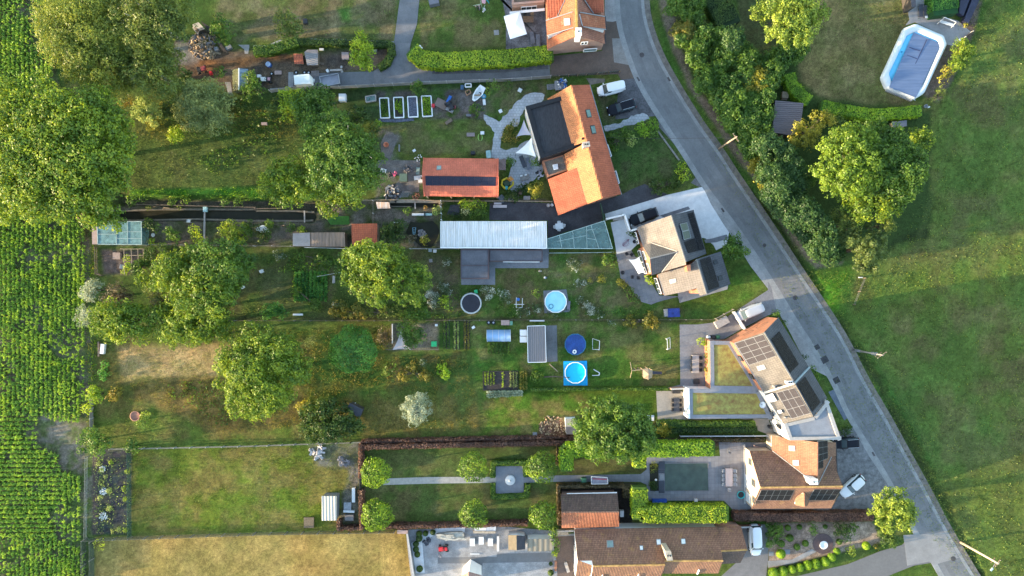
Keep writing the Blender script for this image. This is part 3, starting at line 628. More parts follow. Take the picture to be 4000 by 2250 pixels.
beam(h,P(f,'1040,470,5.0 1068,800,5.0'),.07,IRON,'gutter');beam(h,P(f,'2372,370,5.1 2396,660,5.1'),.07,IRON,'gutter');beam(h,P(f,'2370,760,3.6 2380,975,3.3'),.07,IRON,'gutter')
ga,gb=[W(f,1150,1245),W(f,2285,1160)];window(h,ga+Vector((0,.12,0)),gb+Vector((0,.12,0)),.53,.66,4.6,5.7,GLS,WHT,.3,mull=1);window(h,ga+Vector((0,.12,0)),gb+Vector((0,.12,0)),.62,.88,1.2,2.4,GLT,WHT,.3)
an=thing('brick_annex',ctr(P(f,'650,0')),'flat orange brick annex with roof terrace beside the stained patio','annex')
at_=P(f,'285,-500 1010,-500 1010,50 285,108',3.2);MB().prism(at_,0,2.9).build('wall',BRPK,an);rim(an,at_,.3,.1,BRPK);MB().slab([v-Vector((0,0,.22))for v in at_],.05).build('terrace_floor',WOODB,an)
window(an,at_[3],at_[2],.28,.78,.9,2.2,GLS,WHT,.05,mull=2)
one('white_awning',MB().slab(P(f,'232,262,2.3 1015,180,2.3 1018,238,2.1 235,312,2.1'),.05),WHT,'narrow white awning along the foot of the flat brick annex','awning')
# --- long orange house with the black flat roof
f='B';h=thing('roadside_house',ctr(P(f,'700,700')),'long orange tiled house with black flat extension beside the white van','house')
pe=plane3(f,'545,85,7.5 860,1228,7.5 1050,1188,4');pw=plane3(f,'545,85,7.5 860,1228,7.5 710,1285,5.3')
e1=ons(f,'545,85 732,80 893,640 703,652',pe);e2=ons(f,'703,652 893,640 1052,1186 860,1228',pe);roof(h,e1,OR3);roof(h,[v+Vector((0,0,.05))for v in e2],OR3)
w1=ons(f,'545,85 703,652 655,665 510,200 300,222',pw);w1=ons(f,'545,85 703,652 560,700 420,260 300,224',pw);roof(h,w1,OR2)
w2=ons(f,'703,652 860,1228 710,1285 606,918 510,948 475,782 655,690',pw);roof(h,[v+Vector((0,0,.05))for v in w2],OR2)
lt=P(f,'606,918,5.2 710,1285,5.2 415,1400,3.0 310,1035,3.0');roof(h,lt,OR3)
flat=P(f,'85,300 508,180 645,690 238,828',5.6);MB().prism(flat,0,5.35).build('extension_wall',mat('white_cladding',(.50,.50,.50),.8,.1,1),h)
MB().slab([v-Vector((0,0,.18))for v in flat],.08).build('flat_roof',BITB,h)
for i in(0,2,3):
 a,b=flat[i],flat[(i+1)%4];c=ctr(flat);d=(b-a).normalized();nr=Vector((-d.y,d.x,0));nr=nr if nr.dot(c-Vector((a.x,a.y,0)))>0 else-nr
 MB().slab([a+Vector((0,0,.12+.003*i)),b+Vector((0,0,.12+.003*i)),b+nr*.62+Vector((0,0,.12+.003*i)),a+nr*.62+Vector((0,0,.12+.003*i))],.4).build('parapet',BLK,h)
MB().prism(P(f,'228,835 645,700 640,665 236,800',5.3),0,5.3).build('black_wall',BLK,h)
mb=MB();a,b=W(f,512,205,5.75),W(f,645,680,5.75)
for k in range(24):mb.box(a.lerp(b,k/23.)+Vector((.05,0,0)),(.22,.26,.1),.28)
mb.build('flashing',mat('lead',(.12,.11,.105),.7,.3,3),h)
walls(h,[e1,e2],BROR,0,.3);walls(h,[w2,lt],BROR,0,.3);walls(h,[w1],BROR,0,.3)
gr=P(f,'256,850 470,788 515,945 310,1012',3.2);MB().prism(gr,0,3.05).build('porch_wall',BROR,h);rim(h,gr,.22,.12,BROR);MB().slab([v-Vector((0,0,.06))for v in gr],.06).build('gravel_roof',GRAVR,h)
q=P(f,'357,888 410,878 416,930 370,940',3.5);d_=MB().prism(q,3.0,3.5).build('roof_dome',WHT,h);c=ctr(q);MB().prism([Vector((c.x,c.y,0)).lerp(Vector((v.x,v.y,0)),.78)for v in q],3.4,3.54).build('pane',GLB,d_)
skylight(h,f,'690,330 735,325 757,408 710,415',pe,GLT);skylight(h,f,'738,492 785,488 805,573 758,578',pe,GLT)
chimney(h,f,'665,662 728,655 735,700 672,712',8.4,mat('cream_brick',(.42,.36,.30),.9,.3,3),5,2);MB().cyl(W(f,655,642,6),.16,1.5,12).build('stove_pipe',BLK,h)
beam(h,P(f,'545,85,7.56 703,652,7.56 860,1228,7.56'),.1,OR2,'ridge_cap')
beam(h,ons(f,'735,80 893,630 975,960 1055,1190',pe,-.05),.07,ZINC,'gutter')
for s_ in('893,690 915,682 955,800 935,812','972,960 1000,950 1033,1075 1010,1085'):
 q=P(f,s_,3.0);c_=MB().slab(q,.04).build('canopy',glassy('canopy_glass',(.35,.42,.45),.6),h);beam(c_,q,.05,WHT,'frame',True)
# --- tan roofed house
f='C';h=thing('tan_roofed_house',ctr(P(f,'900,700')),'pale tiled orange brick house with cross gable and black solar panels by the gravel drive','house')
pe=plane3(f,'795,200,8.5 985,800,8.5 1250,695,4.5');pw=plane3(f,'795,200,8.5 985,800,8.5 360,355,3.5')
w1=ons(f,'795,200 985,800 1000,840 675,932 545,970 360,355',pw);w1=ons(f,'795,200 990,835 675,932 560,965 360,355',pw);e1=ons(f,'795,200 1085,130 1250,695 985,802',pe)
roof(h,w1,TAN);roof(h,e1,SLT)  # one roof: sunny west slope painted pale, shaded east slope painted dark
n1_=P(f,'430,598,4.7 535,555,4.9 878,670,7.8 523,757,7.8');s1_=P(f,'523,757,7.8 878,670,7.8 675,932,4.9 545,972,4.7')
roof(h,n1_,GRT,.14);roof(h,s1_,SLT,.14);beam(h,P(f,'523,757,7.86 878,670,7.86'),.09,mat('ridge_tile',(.2,.19,.175),.8,.2,4),'ridge_cap');beam(h,P(f,'535,553,5.0 878,668,7.9'),.05,mat('pale_valley',(.42,.39,.35),.7),'valley');beam(h,P(f,'675,934,5.0 878,672,7.9'),.05,MATS['pale_valley'],'valley')
pe2=plane3(f,'1125,765,6.8 1250,1213,6.8 1560,1085,3.2');pw2=plane3(f,'1125,765,6.8 1250,1213,6.8 625,960,3')
w2=ons(f,'625,960 1045,830 1120,766 1252,1213 1165,1236 1125,1138 962,1183 712,1235',pw2);e2=ons(f,'1120,766 1435,665 1560,1085 1252,1213',pe2)
roof(h,w2,TAN);roof(h,e2,SLT)
walls(h,[w1,e1],BROR,0,.35);walls(h,[n1_,s1_],BROR,0,.22);walls(h,[ons(f,'625,960 1120,766 1252,1213 1165,1236 1125,1138 962,1183 712,1235',pw2),e2],BROR,0,.35)
q=P(f,'995,845 1045,832 1048,912 1008,925',7.2);MB().prism(q,4,7.2).build('chimney',BROR,h)
a,b=W(f,712,1235,3),W(f,625,960,3)
wb=[W(f,465,975,0),W(f,350,618,0)];window(h,W(f,560,968,4.7),W(f,430,600,4.7),.12,.42,3.2,4.3,GLS,WHT,-.05);window(h,W(f,560,968,4.7),W(f,430,600,4.7),.55,.85,3.2,4.3,GLS,WHT,-.05)
window(h,W(f,545,972,4.7),W(f,430,598,4.7),.08,.9,.3,2.2,GLS,WHT,-.12,'sliding_door',3);window(h,W(f,425,590,3.4),W(f,360,355,3.4),.15,.8,.8,2.2,GLS,WHT,-.2,mull=2);window(h,W(f,712,1235,3.),W(f,625,960,3.),.1,.85,.3,2.2,GLS,WHT,-.2,'patio_door',2)
array(h,f,'1010,178 1080,160 1228,635 1158,655',pe,1,7,SOLK);array(h,f,'963,545 1098,492 1150,655 1018,690',pe,2,2,SOLK)
for s_ in('908,316 1000,296 1025,385 938,408','938,414 1028,390 1050,490 960,514'):
 c_=MB().slab(ons(f,s_,pe,.2),.1).build('solar_water_heater',mat('collector_glass',(.11,.125,.105),.15,.1,2,spec=.6),h);beam(c_,ons(f,s_,pe,.2),.04,ZINC,'frame',True)
array(h,f,'1165,772 1298,727 1420,1118 1285,1168',pe2,2,5,SOLK)
for s_ in('1330,785 1385,768 1405,820 1350,838','1395,985 1450,970 1467,1030 1412,1045'):skylight(h,f,s_,pe2,mat('dark_glazing',(.05,.055,.065),.15,.1,2),BLK)
skylight(h,f,'765,1030 855,1010 865,1060 780,1085',pw2,mat('cream_blind',(.52,.48,.40),.5,.05,2),ZINC)
beam(h,ons(f,'360,355 560,965',pw,-.03),.06,ZINC,'gutter');beam(h,ons(f,'625,960 712,1235',pw2,-.03),.06,ZINC,'gutter');beam(h,ons(f,'795,200 985,800',pe,.04),.08,MATS['ridge_tile'],'ridge_cap');beam(h,ons(f,'1120,766 1252,1213',pe2,.04),.08,MATS['ridge_tile'],'ridge_cap')
# --- brick house with slate roof and its white neighbour
f='D';h=thing('slate_roofed_house',ctr(P(f,'900,500')),'orange brick house with slate roof and twelve brown solar panels beside the white house','house')
pe=plane3(f,'1050,285,9.2 1335,760,9.2 1185,145,5.2');pw=plane3(f,'1050,285,9.2 1335,760,9.2 768,385,5.7')
w1=ons(f,'768,385 1050,285 1335,760 1048,852',pw);e1=ons(f,'1050,285 1185,145 1472,612 1335,760',pe);roof(h,w1,GRT);roof(h,e1,SLT);walls(h,[w1,e1],BROR,0,.12)  # lighter west and darker east tiles carry the sun and shade of one roof
array(h,f,'775,388 1040,305 1163,508 908,595',pw,3,4,SOLB,.06,ZINC);array(h,f,'1118,350 1195,275 1380,583 1300,668',pe,2,7,SOLK)
skylight(h,f,'975,607 1050,588 1070,630 997,650',pw,GLB,ZINC)
na,nb_=W(f,1067,132),W(f,658,359)
window(h,nb_,na,.58,.82,3.3,4.4,GLS,BLK,.16);window(h,nb_,na,.30,.5,3.3,4.4,GLS,BLK,.16);window(h,nb_,na,.45,.75,.6,2.2,GLS,BLK,.16)
wa_,wb_=Vector(w1[0]),Vector(w1[3]);window(h,wb_,wa_,.62,.72,3.6,4.9,GLS,BLK,-.05);window(h,wb_,wa_,.25,.35,3.6,4.9,GLS,BLK,-.05)
beam(h,ons(f,'1050,285 1335,760',pe,.04),.09,MATS['ridge_tile'],'ridge_cap');beam(h,ons(f,'768,385 1048,852',pw,.0),.06,ZINC,'gutter')
g=thing('sedum_roof_annex',ctr(P(f,'750,600')),'flat annex with reddish green sedum roof behind the slate roofed brick house','annex')
q=P(f,'540,365 728,368 1010,830 545,824',3.1);MB().prism(q,0,2.9).build('wall',BROR,g);rim(g,q,.6,.05,mat('bluestone_cap',(.19,.195,.215),.7,.1,2));MB().slab([v-Vector((0,0,.03))for v in q],.1).build('sedum_bed',SED,g)
h2=thing('white_rendered_house',ctr(P(f,'1250,1000')),'white rendered house with slate roof and grey flat roof at its road end','house')
pe=plane3(f,'1340,765,9.0 1515,1080,9.0 1475,615,5.2');pw=plane3(f,'1340,765,9.0 1515,1080,9.0 1050,855,5.8')
w1=ons(f,'1050,855 1338,763 1515,1080 1232,1145',pw);e1=ons(f,'1338,763 1477,615 1645,905 1515,1080',pe);roof(h2,w1,GRT);roof(h2,e1,SLT);walls(h2,[w1,e1],RENW,0,.10)
array(h2,f,'1168,855 1335,810 1485,1048 1310,1100',pw,3,3,SOLB,.06,ZINC);array(h2,f,'1362,775 1438,703 1585,943 1510,1033',pe,2,6,SOLK)
MB().slab(ons(f,'1072,882 1130,862 1168,930 1112,945',pw,.35),.35).build('roof_hatch',WHT,h2);MB().slab(ons(f,'1180,1025 1210,1018 1222,1045 1192,1052',pw,.35),.35).build('vent_box',WHT,h2);MB().cyl(on(f,1238,1082,pw),.12,.8,10).build('flue_pipe',ZINC,h2)
mb=MB();mb.bar(*ons(f,'1048,855 1335,763',pw,.15),.3,.35);mb.build('party_wall',mat('pale_coping',(.40,.38,.35),.8,.15,2),h2);beam(h2,ons(f,'1335,763 1475,615',pe,.1),.13,mat('blue_zinc',(.19,.24,.27),.5,.1,2),'party_flashing')
chimney(h2,f,'1268,750 1315,742 1320,765 1275,775',9.4,RENW,7,2);chimney(h2,f,'1148,790 1170,785 1176,808 1154,812',8.0,ZINC,6,1)
fl=P(f,'1235,1148 1520,1082 1645,925 1775,1297 1290,1303',6.3);MB().prism(fl,0,6.05).build('wall',RENW,h2);rim(h2,fl,.5,.12,mat('sand_coping',(.36,.33,.30),.8,.1,2));MB().slab([v-Vector((0,0,.12))for v in fl],.1).build('flat_roof',mat('grey_membrane',(.21,.22,.24),.7,.12,.5),h2)
wa_,wb_=Vector(w1[0]),Vector(fl[4]);
for t0,t1,z0,z1 in((.44,.53,3.4,4.8),(.72,.81,3.4,4.8),(.56,.70,.3,2.3)):window(h2,wb_,wa_,1-t1,1-t0,z0,z1,GLS,BLK,.0)
g2=thing('sedum_roof_extension',ctr(P(f,'700,960')),'long flat extension with sedum roof and white end wall facing the light terrace','annex')
q=P(f,'338,818 1000,826 1128,1095 343,1100',3.1);MB().prism(q,0,2.9).build('wall',RENW,g2);rim(g2,q,.62,.05,MATS['bluestone_cap']);MB().slab([v-Vector((0,0,.03))for v in q],.1).build('sedum_bed',SED,g2)
MB().prism(P(f,'330,815 345,815 352,1100 336,1100',3.25),.1,3.25).build('end_wall',WHT,g2);window(g2,W(f,336,1085,3.1),W(f,336,835,3.1),.08,.9,.2,2.5,GLS,WHT,.1,'sliding_door',2)
p_=W(f,1015,960,3.1);dsh=thing('satellite_dish',p_,'white satellite dish standing at the house end of the long sedum roof','satellite dish')
MB().lathe((p_.x,p_.y,4.0),[(.02,-.12),(.3,-.05),(.5,.1),(.52,.12),(.3,-.02),(.02,-.1)],24).build('dish',WHT,dsh);MB().cyl((p_.x,p_.y,3.1),.06,.8,8).build('mast',ZINC,dsh);beam(dsh,[p_+Vector((0,0,.8)),p_+Vector((-.7,.3,1.2))],.03,ZINC,'feed_arm')
# --- brown villa in the south east
f='E';h=thing('brown_tiled_villa',ctr(P(f,'800,700')),'cream walled villa with brown pantiles, three solar panel fields and small south dormer','house')
ps=plane3(f,'385,958,7.5 1755,938,7.5 235,1310,3');pn=plane3(f,'385,955,7.5 1755,936,7.5 205,345,3');pw=plane3(f,'1335,195,7.3 1330,820,7.3 578,345,3');pe=plane3(f,'1335,195,7.3 1330,820,7.3 1645,400,3')
s1=ons(f,'385,958 1755,938 1562,1303 235,1312',ps);n1_=ons(f,'385,958 205,345 580,343 1142,772 1345,925 1755,938',pn);n2_=ons(f,'1345,925 1568,447 1645,440 1660,690 1757,936',pn)
n1_=ons(f,'385,956 205,345 580,343 1142,772 1340,925',pn);n3_=ons(f,'1338,925 1568,447 1640,440 1660,690 1757,936',pn)
wv=ons(f,'578,100 1335,205 1330,905 1142,772 578,345',pw);ev=ons(f,'1335,205 1640,205 1648,430 1568,447 1345,900',pe)
roof(h,s1,BRN);roof(h,n1_,BRN);roof(h,n3_,BRN);roof(h,wv,BRO);roof(h,ev,BRN);walls(h,[s1,n1_,n3_],CREAM,0,.2,c=ctr(P(f,'950,900')));walls(h,[wv,ev],CREAM,0,.2,.15)
beam(h,ons(f,'385,956 1757,937',ps,.05),.11,mat('lichen_ridge2',(.44,.26,.09),.9,.4,2),'ridge_cap');beam(h,ons(f,'1335,205 1330,820',pe,.04),.1,BRO,'ridge_cap');beam(h,ons(f,'580,343 1142,772',pw,.05),.05,MATS['pale_valley'],'valley');beam(h,ons(f,'1345,900 1568,447',pe,.05),.05,ZINC,'valley')
skylight(h,f,'855,258 960,262 965,352 858,345',pw,GLB,ZINC);skylight(h,f,'920,500 1025,498 1030,595 925,588',pw,GLB,ZINC)
array(h,f,'398,1003 952,1000 868,1170 320,1172',ps,5,2,SOLK,.06,ZINC);array(h,f,'1280,992 1735,990 1610,1165 1188,1167',ps,4,2,SOLK,.06,ZINC);array(h,f,'1342,185 1505,178 1510,465 1350,535',pe,2,3,SOLK,.05,ZINC);array(h,f,'1350,540 1432,505 1433,625 1348,648',pe,1,1,SOLK)
chimney(h,f,'1212,820 1335,818 1340,905 1215,908',8.5,RENW,4,1)
dm=P(f,'1115,1047,6.9 1120,1280,6.4 968,1250,4.6 965,1108,5.2');de=P(f,'1115,1047,6.9 1190,1110,5.4 1182,1242,4.8 1120,1280,6.4');roof(h,dm,BRO,.1,'dormer_roof');roof(h,de,BRN,.1,'dormer_roof');walls(h,[dm,de],RENW,3,.12,.1,'dormer_wall')
wa_,wb_=W(f,127,1211),W(f,98,272)
for t0,t1,z0,z1,g_,fr_ in((.12,.24,3.3,4.8,GLS,WOODB),(.42,.54,3.3,4.8,GLS,WOODB),(.75,.86,2.2,3.4,GLS,WOODB),(.30,.52,.1,2.2,GLB,WHT),(.06,.22,.1,2.2,GLB,WHT)):window(h,wa_,wb_,t0,t1,z0,z1,g_,fr_,.1)
beam(h,ons(f,'1645,205 1650,430 1662,690',pe,-.05),.06,IRON,'gutter');beam(h,ons(f,'235,1312 1562,1304',ps,-.03),.06,IRON,'gutter')
# --- long farmhouse at the bottom edge
f='G';h=thing('long_farmhouse',ctr(P(f,'1200,1000')),'long brown pantiled farmhouse with stepped ridge and four roof windows along the bottom edge','house')
pn=plane3(f,'205,540,2.8 2305,505,2.8 440,1003,7.1')
def ztrim(s):return ons(f,s,pn)
n_=ztrim('205,540 2000,508 2055,935 1345,938 1345,985 440,1003 425,930 245,932');n2_=[v+Vector((0,0,-.12))for v in ztrim('2000,508 2305,502 2382,800 2048,818')]
roof(h,ztrim('205,540 1345,520 1345,985 440,1003 425,930 245,932'),BRN);roof(h,ztrim('1345,520 2000,508 2075,935 1345,938'),BRN);roof(h,n2_,BRN)
def south(x0,x1,xa,xb,drop,run):
 a,b=ztrim('%s %s'%(x0,x1));lo=Vector((0,-run,-drop));return[a,b,b+lo,a+lo]
sA=south('245,932','425,930',0,0,3.4,4.2);sB=south('440,1003','1345,985',0,0,3.8,4.3);sC=south('1345,938','2075,935',0,0,2.3,2.9)
a,b=[v+Vector((0,0,-.12))for v in ztrim('2048,818 2382,800')];sD=[a,b,b+Vector((-.4,-2.8,-1.9)),a+Vector((.3,-2.8,-1.9))]
for s_,m_ in((sA,BRN),(sB,BRN),(sC,BRN),(sD,DKB)):roof(h,s_,m_)
walls(h,[ztrim('205,540 1345,520 1345,985 440,1003 245,932'),ztrim('1345,520 2000,508 2075,935 1345,938')],RENW,0,.15,.12,c=ctr(P(f,'1100,800')));walls(h,[sA],RENW,0,.06,.12);walls(h,[sB],RENW,0,.06,.12);walls(h,[sC,],RENW,0,.1,.12);walls(h,[n2_,sD],BRPK,0,.2,.12)
for s_ in('440,1003 1345,985','1345,938 2075,935'):beam(h,ons(f,s_,pn,.05),.11,MATS['lichen_ridge2'],'ridge_cap')
beam(h,[v+Vector((0,0,.03))for v in(a,b)],.1,MATS['lichen_ridge2'],'ridge_cap')
for s_,g_ in(('610,680 693,678 700,765 615,770',GLT),('1025,745 1068,745 1072,800 1030,803',GLB),('1235,665 1290,662 1298,735 1242,738',GLB),('1545,658 1600,657 1608,725 1552,728',GLB)):skylight(h,f,s_,pn,g_,ZINC)
chimney(h,f,'1350,815 1415,813 1442,925 1372,930',7.9,mat('cream_stone',(.42,.36,.28),.9,.3,3),4,2)
for k in(.15,.66):p_=sB[0].lerp(sB[1],k);beam(h,[p_+Vector((0,-2.0,-1.55)),p_+Vector((0,-4.2,-3.45))],.07,WHT,'verge')
beam(h,[sC[0].lerp(sC[1],.63)+Vector((0,-1.9,-1.3)),sC[0].lerp(sC[1],.62)+Vector((0,-2.9,-2.1))],.09,WHT,'verge')
# --- tiled barn
h=thing('tiled_barn',ctr(P(f,'400,320')),'small barn with shaded north slope and sunlit orange south slope inside the formal garden','barn')
n_=P(f,'35,97,2.3 745,85,2.3 768,318,4.5 42,322,4.5');s_=P(f,'42,322,4.5 768,318,4.5 764,510,2.6 45,525,2.6');roof(h,n_,DKB);roof(h,s_,tiles('barn_tiles',(.36,.14,.075),(.29,.11,.062),(.16,.065,.04),.24,.33,(.30,.18,.09)))  # north shade and south sunlight are put into the two tile colours
walls(h,[n_,s_],BRPK,0,.3);beam(h,P(f,'42,322,4.55 768,318,4.55'),.1,DKB,'ridge_cap');beam(h,P(f,'110,92,2.2 740,78,2.2'),.08,WHT,'gutter')
# --- workshop with red roof
f='I';h=thing('red_roofed_workshop',ctr(P(f,'900,480')),'workshop with salmon red roof and a strip of twenty dark blue solar panels','workshop')
n_=P(f,'258,165,2.7 1563,180,2.7 1563,488,4.8 235,470,4.8');s_=P(f,'235,470,4.8 1563,488,4.8 1560,860,2.6 263,842,2.6');ps=plane3(f,'235,470,4.8 1563,488,4.8 1560,860,2.6');pn=plane3(f,'258,165,2.7 1563,180,2.7 235,470,4.8')
roof(h,n_,RED);roof(h,s_,RED);walls(h,[n_],BRPK,0,.2);mb=MB();c=ctr(s_)
for x_ in(300,720,1130,1545):p_=W(f,x_,848,2.5);mb=MB();mb.box((p_.x,p_.y+.05,1.25),(.16,.16,2.5));mb.build('post',WOODL,h)
mb=MB();mb.prism([Vector((v.x,v.y,0))for v in P(f,'250,480 270,480 285,820 270,820',2.5)],0,2.6);mb.prism(P(f,'1545,490 1560,490 1556,820 1542,820',2.5),0,2.6);mb.build('end_wall',BRPK,h)
array(h,f,'275,486 1525,502 1527,664 285,655',ps,10,2,SOL,.015);skylight(h,f,'480,303 560,300 560,373 475,380',pn,GLT,ZINC)
mb=MB();mb.bar(*P(f,'250,165,2.8 228,470,4.9'),.16,.2);mb.bar(*P(f,'228,470,4.9 258,845,2.7'),.16,.2);mb.build('verge',RED,h);mb=MB();mb.bar(*P(f,'1567,180,2.8 1567,490,4.9'),.16,.2);mb.bar(*P(f,'1567,490,4.9 1563,860,2.7'),.16,.2);mb.build('verge',RED,h)
one('slatted_lean_to',MB().slab(P(f,'1578,190,2.1 1705,190,2.1 1700,380,1.9 1578,380,2.1'),.06).box(W(f,1690,370,.95),(.1,.1,1.9)).box(W(f,1690,200,.95),(.1,.1,1.9)),corr('old_slats',(.20,.13,.115),(.12,.08,.07),.2,'X',.8),'weathered slatted lean-to against the east end of the red roofed workshop','lean-to')
# --- long shed with white corrugated roof, grey annex
f='H';h=thing('white_corrugated_shed',ctr(P(f,'900,200')),'long shed with ribbed whitish metal roof south of the tarmac yard','shed')
q=P(f,'225,45,3.2 1555,45,3.2 1562,385,2.9 225,377,2.9');MB().slab(q,.1).build('roof',corr('white_corrugated',(.62,.62,.61),(.42,.41,.385),.28,'X',.55),h);walls(h,[q],RENW,0,.15);beam(h,P(f,'225,377,2.96 1562,385,2.96'),.08,WHT,'gutter');beam(h,P(f,'1556,45,3.25 1563,385,2.95'),.06,WHT,'verge')
h=thing('grey_flat_annex',ctr(P(f,'1000,500')),'low L shaped annex with slate grey felt roof on blue setts beside the white shed','annex')
for s_,z in(('480,398 835,398 835,770 480,770',2.7),('843,402 1512,405 1512,552 843,550',2.5)):
 q=P(f,s_,z);MB().prism(q,0,z-.12).build('wall',mat('brown_boards',(.10,.07,.06),.8,.2,3),h);rim(h,q,.14,.03,mat('dark_red_edge',(.07,.05,.055),.6,.1,3));MB().slab([v-Vector((0,0,.04))for v in q],.06).build('roof',GREYR,h)
mb=MB();mb.bar(*P(f,'480,602,2.72 835,602,2.72'),.1,.05);mb.build('seam',MATS['dark_red_edge'],h);window(h,W(f,850,550,2.5),W(f,1510,552,2.5),.25,.95,.3,2.1,GLS,WHT,.02,'glass_door',5)
# --- glass roof triangle and greenhouse
def greenhouse(name,label,f,s,z,bars,m,wallm=None,base=0):
 q=P(f,s,z);h=thing(name,ctr(q),label,'greenhouse');MB().slab(q,.03).build('glass_roof',m,h)
 mb=MB()
 for i in range(len(q)):
  a,b=q[i],q[(i+1)%len(q)];mb.face([Vector((a.x,a.y,.02)),Vector((b.x,b.y,.02)),b-Vector((0,0,.05)),a-Vector((0,0,.05))])
 mb.build('glass_wall',m,h);beam(h,[v+Vector((0,0,.03))for v in q],.045,wallm or mat('pale_green_frame',(.36,.45,.42),.5),'frame',True)
 for t_ in bars:beam(h,[v+Vector((0,0,.03))for v in P(f,t_,z)],.03,wallm or MATS['pale_green_frame'],'glazing_bar')
 return h
TEAL=glassy('teal_glass',(.13,.22,.21),.62);greenhouse('glass_lean_to','triangular teal glass roof between the white shed and the tan roofed house','H','1567,270 2290,40 2392,390 1567,386',2.4,['1725,222 1755,386','1890,170 1912,386','2065,110 2070,386','2118,95 2222,388','1690,300 2060,225','2070,262 2175,275','2070,160 2180,140'],TEAL)
greenhouse('large_greenhouse','flat teal greenhouse at the edge of the maize field beside the ash tree','T01','735,226 1068,222 1070,396 738,394',2.2,['880,226 880,396','965,225 965,396','735,318 880,318','880,300 1068,300','880,350 1068,350'],glassy('greenhouse_glass',(.19,.33,.32),.72))
one('potting_shelter',MB().slab(P('T01','693,250,2.0 733,250,2.0 735,394,2.0 695,394,2.0'),.06).prism(P('T01','697,255 731,255 733,390 699,390',1.9),0,1.93),mat('salmon_board',(.33,.24,.21),.8,.15,2),'narrow pinkish lean-to on the field side of the large greenhouse','lean-to')
f='T00';h=thing('glazed_shed',ctr(P(f,'1810,600')),'small glazed shed with one blue grey and one mossy glass slope beside the orchard bush','greenhouse')
q1=P(f,'1752,525,1.9 1803,516,2.5 1803,678,2.5 1757,688,1.9');q2=P(f,'1803,516,2.5 1872,520,1.9 1872,680,1.9 1803,678,2.5');MB().slab(q1,.04).build('glass_roof',glassy('mossy_glass',(.14,.15,.07),.7),h);MB().slab(q2,.04).build('glass_roof',corr('blue_grey_sheets',(.19,.25,.31),(.15,.20,.25),.6,'X',.6),h);beam(h,P(f,'1803,514,2.55 1803,680,2.55'),.07,WHT,'ridge_bar')
walls(h,[q1,q2],glassy('greenhouse_side',(.12,.14,.12),.6),0,.05,.08)
# --- sheds
def shed(name,label,cat,f,roofs,m,wm,shrink=.15,extra=None,th=.06):
 allp=[P(f,s)for s in roofs];h=thing(name,ctr([q for p in allp for q in p]),label,cat);ms=m if isinstance(m,list)else[m]*len(roofs)
 for p,mm in zip(allp,ms):MB().slab(p,th).build('roof',mm,h)
 walls(h,allp,wm,0,shrink,th+.01);return h
ASB=corr('fibre_cement',(.25,.17,.13),(.12,.085,.055),.22,'X',.7);PINK=mat('pinkish_panel',(.34,.28,.25),.7,.15,1.5)
shed('garden_shed','shed with cream panel roof joined to the mossy corrugated one by the allotment fence','shed','T11',['278,312,2.2 407,306,2.2 409,410,2.1 278,408,2.1'],PINK,WOODB)
shed('garden_shed','shed with dark mossy corrugated roof south of the canal','shed','T11',['411,306,2.3 668,304,2.3 673,412,2.1 412,412,2.1'],ASB,WOODB)
shed('garden_shed','small shed with bright orange tiles half under the ash tree','shed','T11',['722,240,2.1 915,238,2.1 915,312,2.7 722,316,2.7','722,316,2.7 915,312,2.7 912,398,2.1 725,398,2.1'],OR3,WOODB)
shed('rusty_shelter','low corrugated shelter rusting along its upper edge beside the narrow basin','shelter','K6',['200,128,1.5 545,135,1.5 590,300,1.2 235,318,1.2'],corr('rusty_sheet',(.36,.36,.38),(.36,.19,.11),.2,'X',.5),WOODD)
shed('chicken_coop','low coop with red tiled roof in the chicken yard','coop','K1',['940,322,1.2 1168,320,1.2 1195,570,1.0 965,575,1.0'],OR3,WOODB)
shed('chicken_coop','grey ribbed coop with ramp, larger of the two beside the box trailer','coop','K1',['1215,280,1.4 1290,220,1.2 1555,218,1.2 1555,320,1.5','1215,280,1.4 1555,320,1.5 1555,608,1.2 1285,608,1.2'],[mat('pinkish_sheet',(.30,.22,.19),.8,.2,2),corr('grey_sheet',(.20,.195,.20),(.16,.155,.155),.3,'Y',.7)],WOODB)
shed('chicken_hutch','square pinkish grey hutch roof beside the tall lime green bush','hutch','K1',['2150,282,1.1 2325,282,1.1 2342,465,1.0 2160,465,1.0'],mat('mauve_board',(.22,.175,.17),.8,.15,3),WOODD)
shed('field_shelter','striped cream and grey corrugated shelter at the east edge of the grass paddock','shelter','T02',['495,845,2.3 606,845,2.3 607,985,2.4 496,985,2.4','496,985,2.4 607,985,2.4 608,1032,2.0 496,1032,2.0']if 0 else[],None,None)if 0 else None
shed('field_shelter','striped cream and grey corrugated shelter at the east edge of the grass paddock','shelter','T12',['495,846,2.3 608,846,2.3 608,1030,2.0 496,1032,2.0'],corr('cream_sheet',(.46,.42,.30),(.32,.32,.33),.5,'X',.7),ZINC)
shed('playhouse','tilted dark felt roofed playhouse at the edge of the dark round bush','playhouse','T12',['708,142,1.9 808,194,1.9 783,256,1.7 678,200,1.7'],mat('dark_felt',(.055,.055,.065),.8,.2,2),WOODD)
shed('brown_slat_shed','square shed with purplish brown ribbed roof by the curved hedge','shed','T30',['55,757,2.6 268,778,2.6 250,925,2.4 190,1022,2.3 30,1000,2.3'],corr('purple_brown_sheet',(.135,.105,.11),(.085,.066,.07),.32,'Y',.8),WOODD)
shed('tool_box','grey topped timber box south of the long curved hedge','chest','T30',['935,920,1.0 1048,907,1.0 1048,952,.9 940,962,.9'],mat('slate_lid',(.13,.13,.15),.6,.1,3),WOODL)
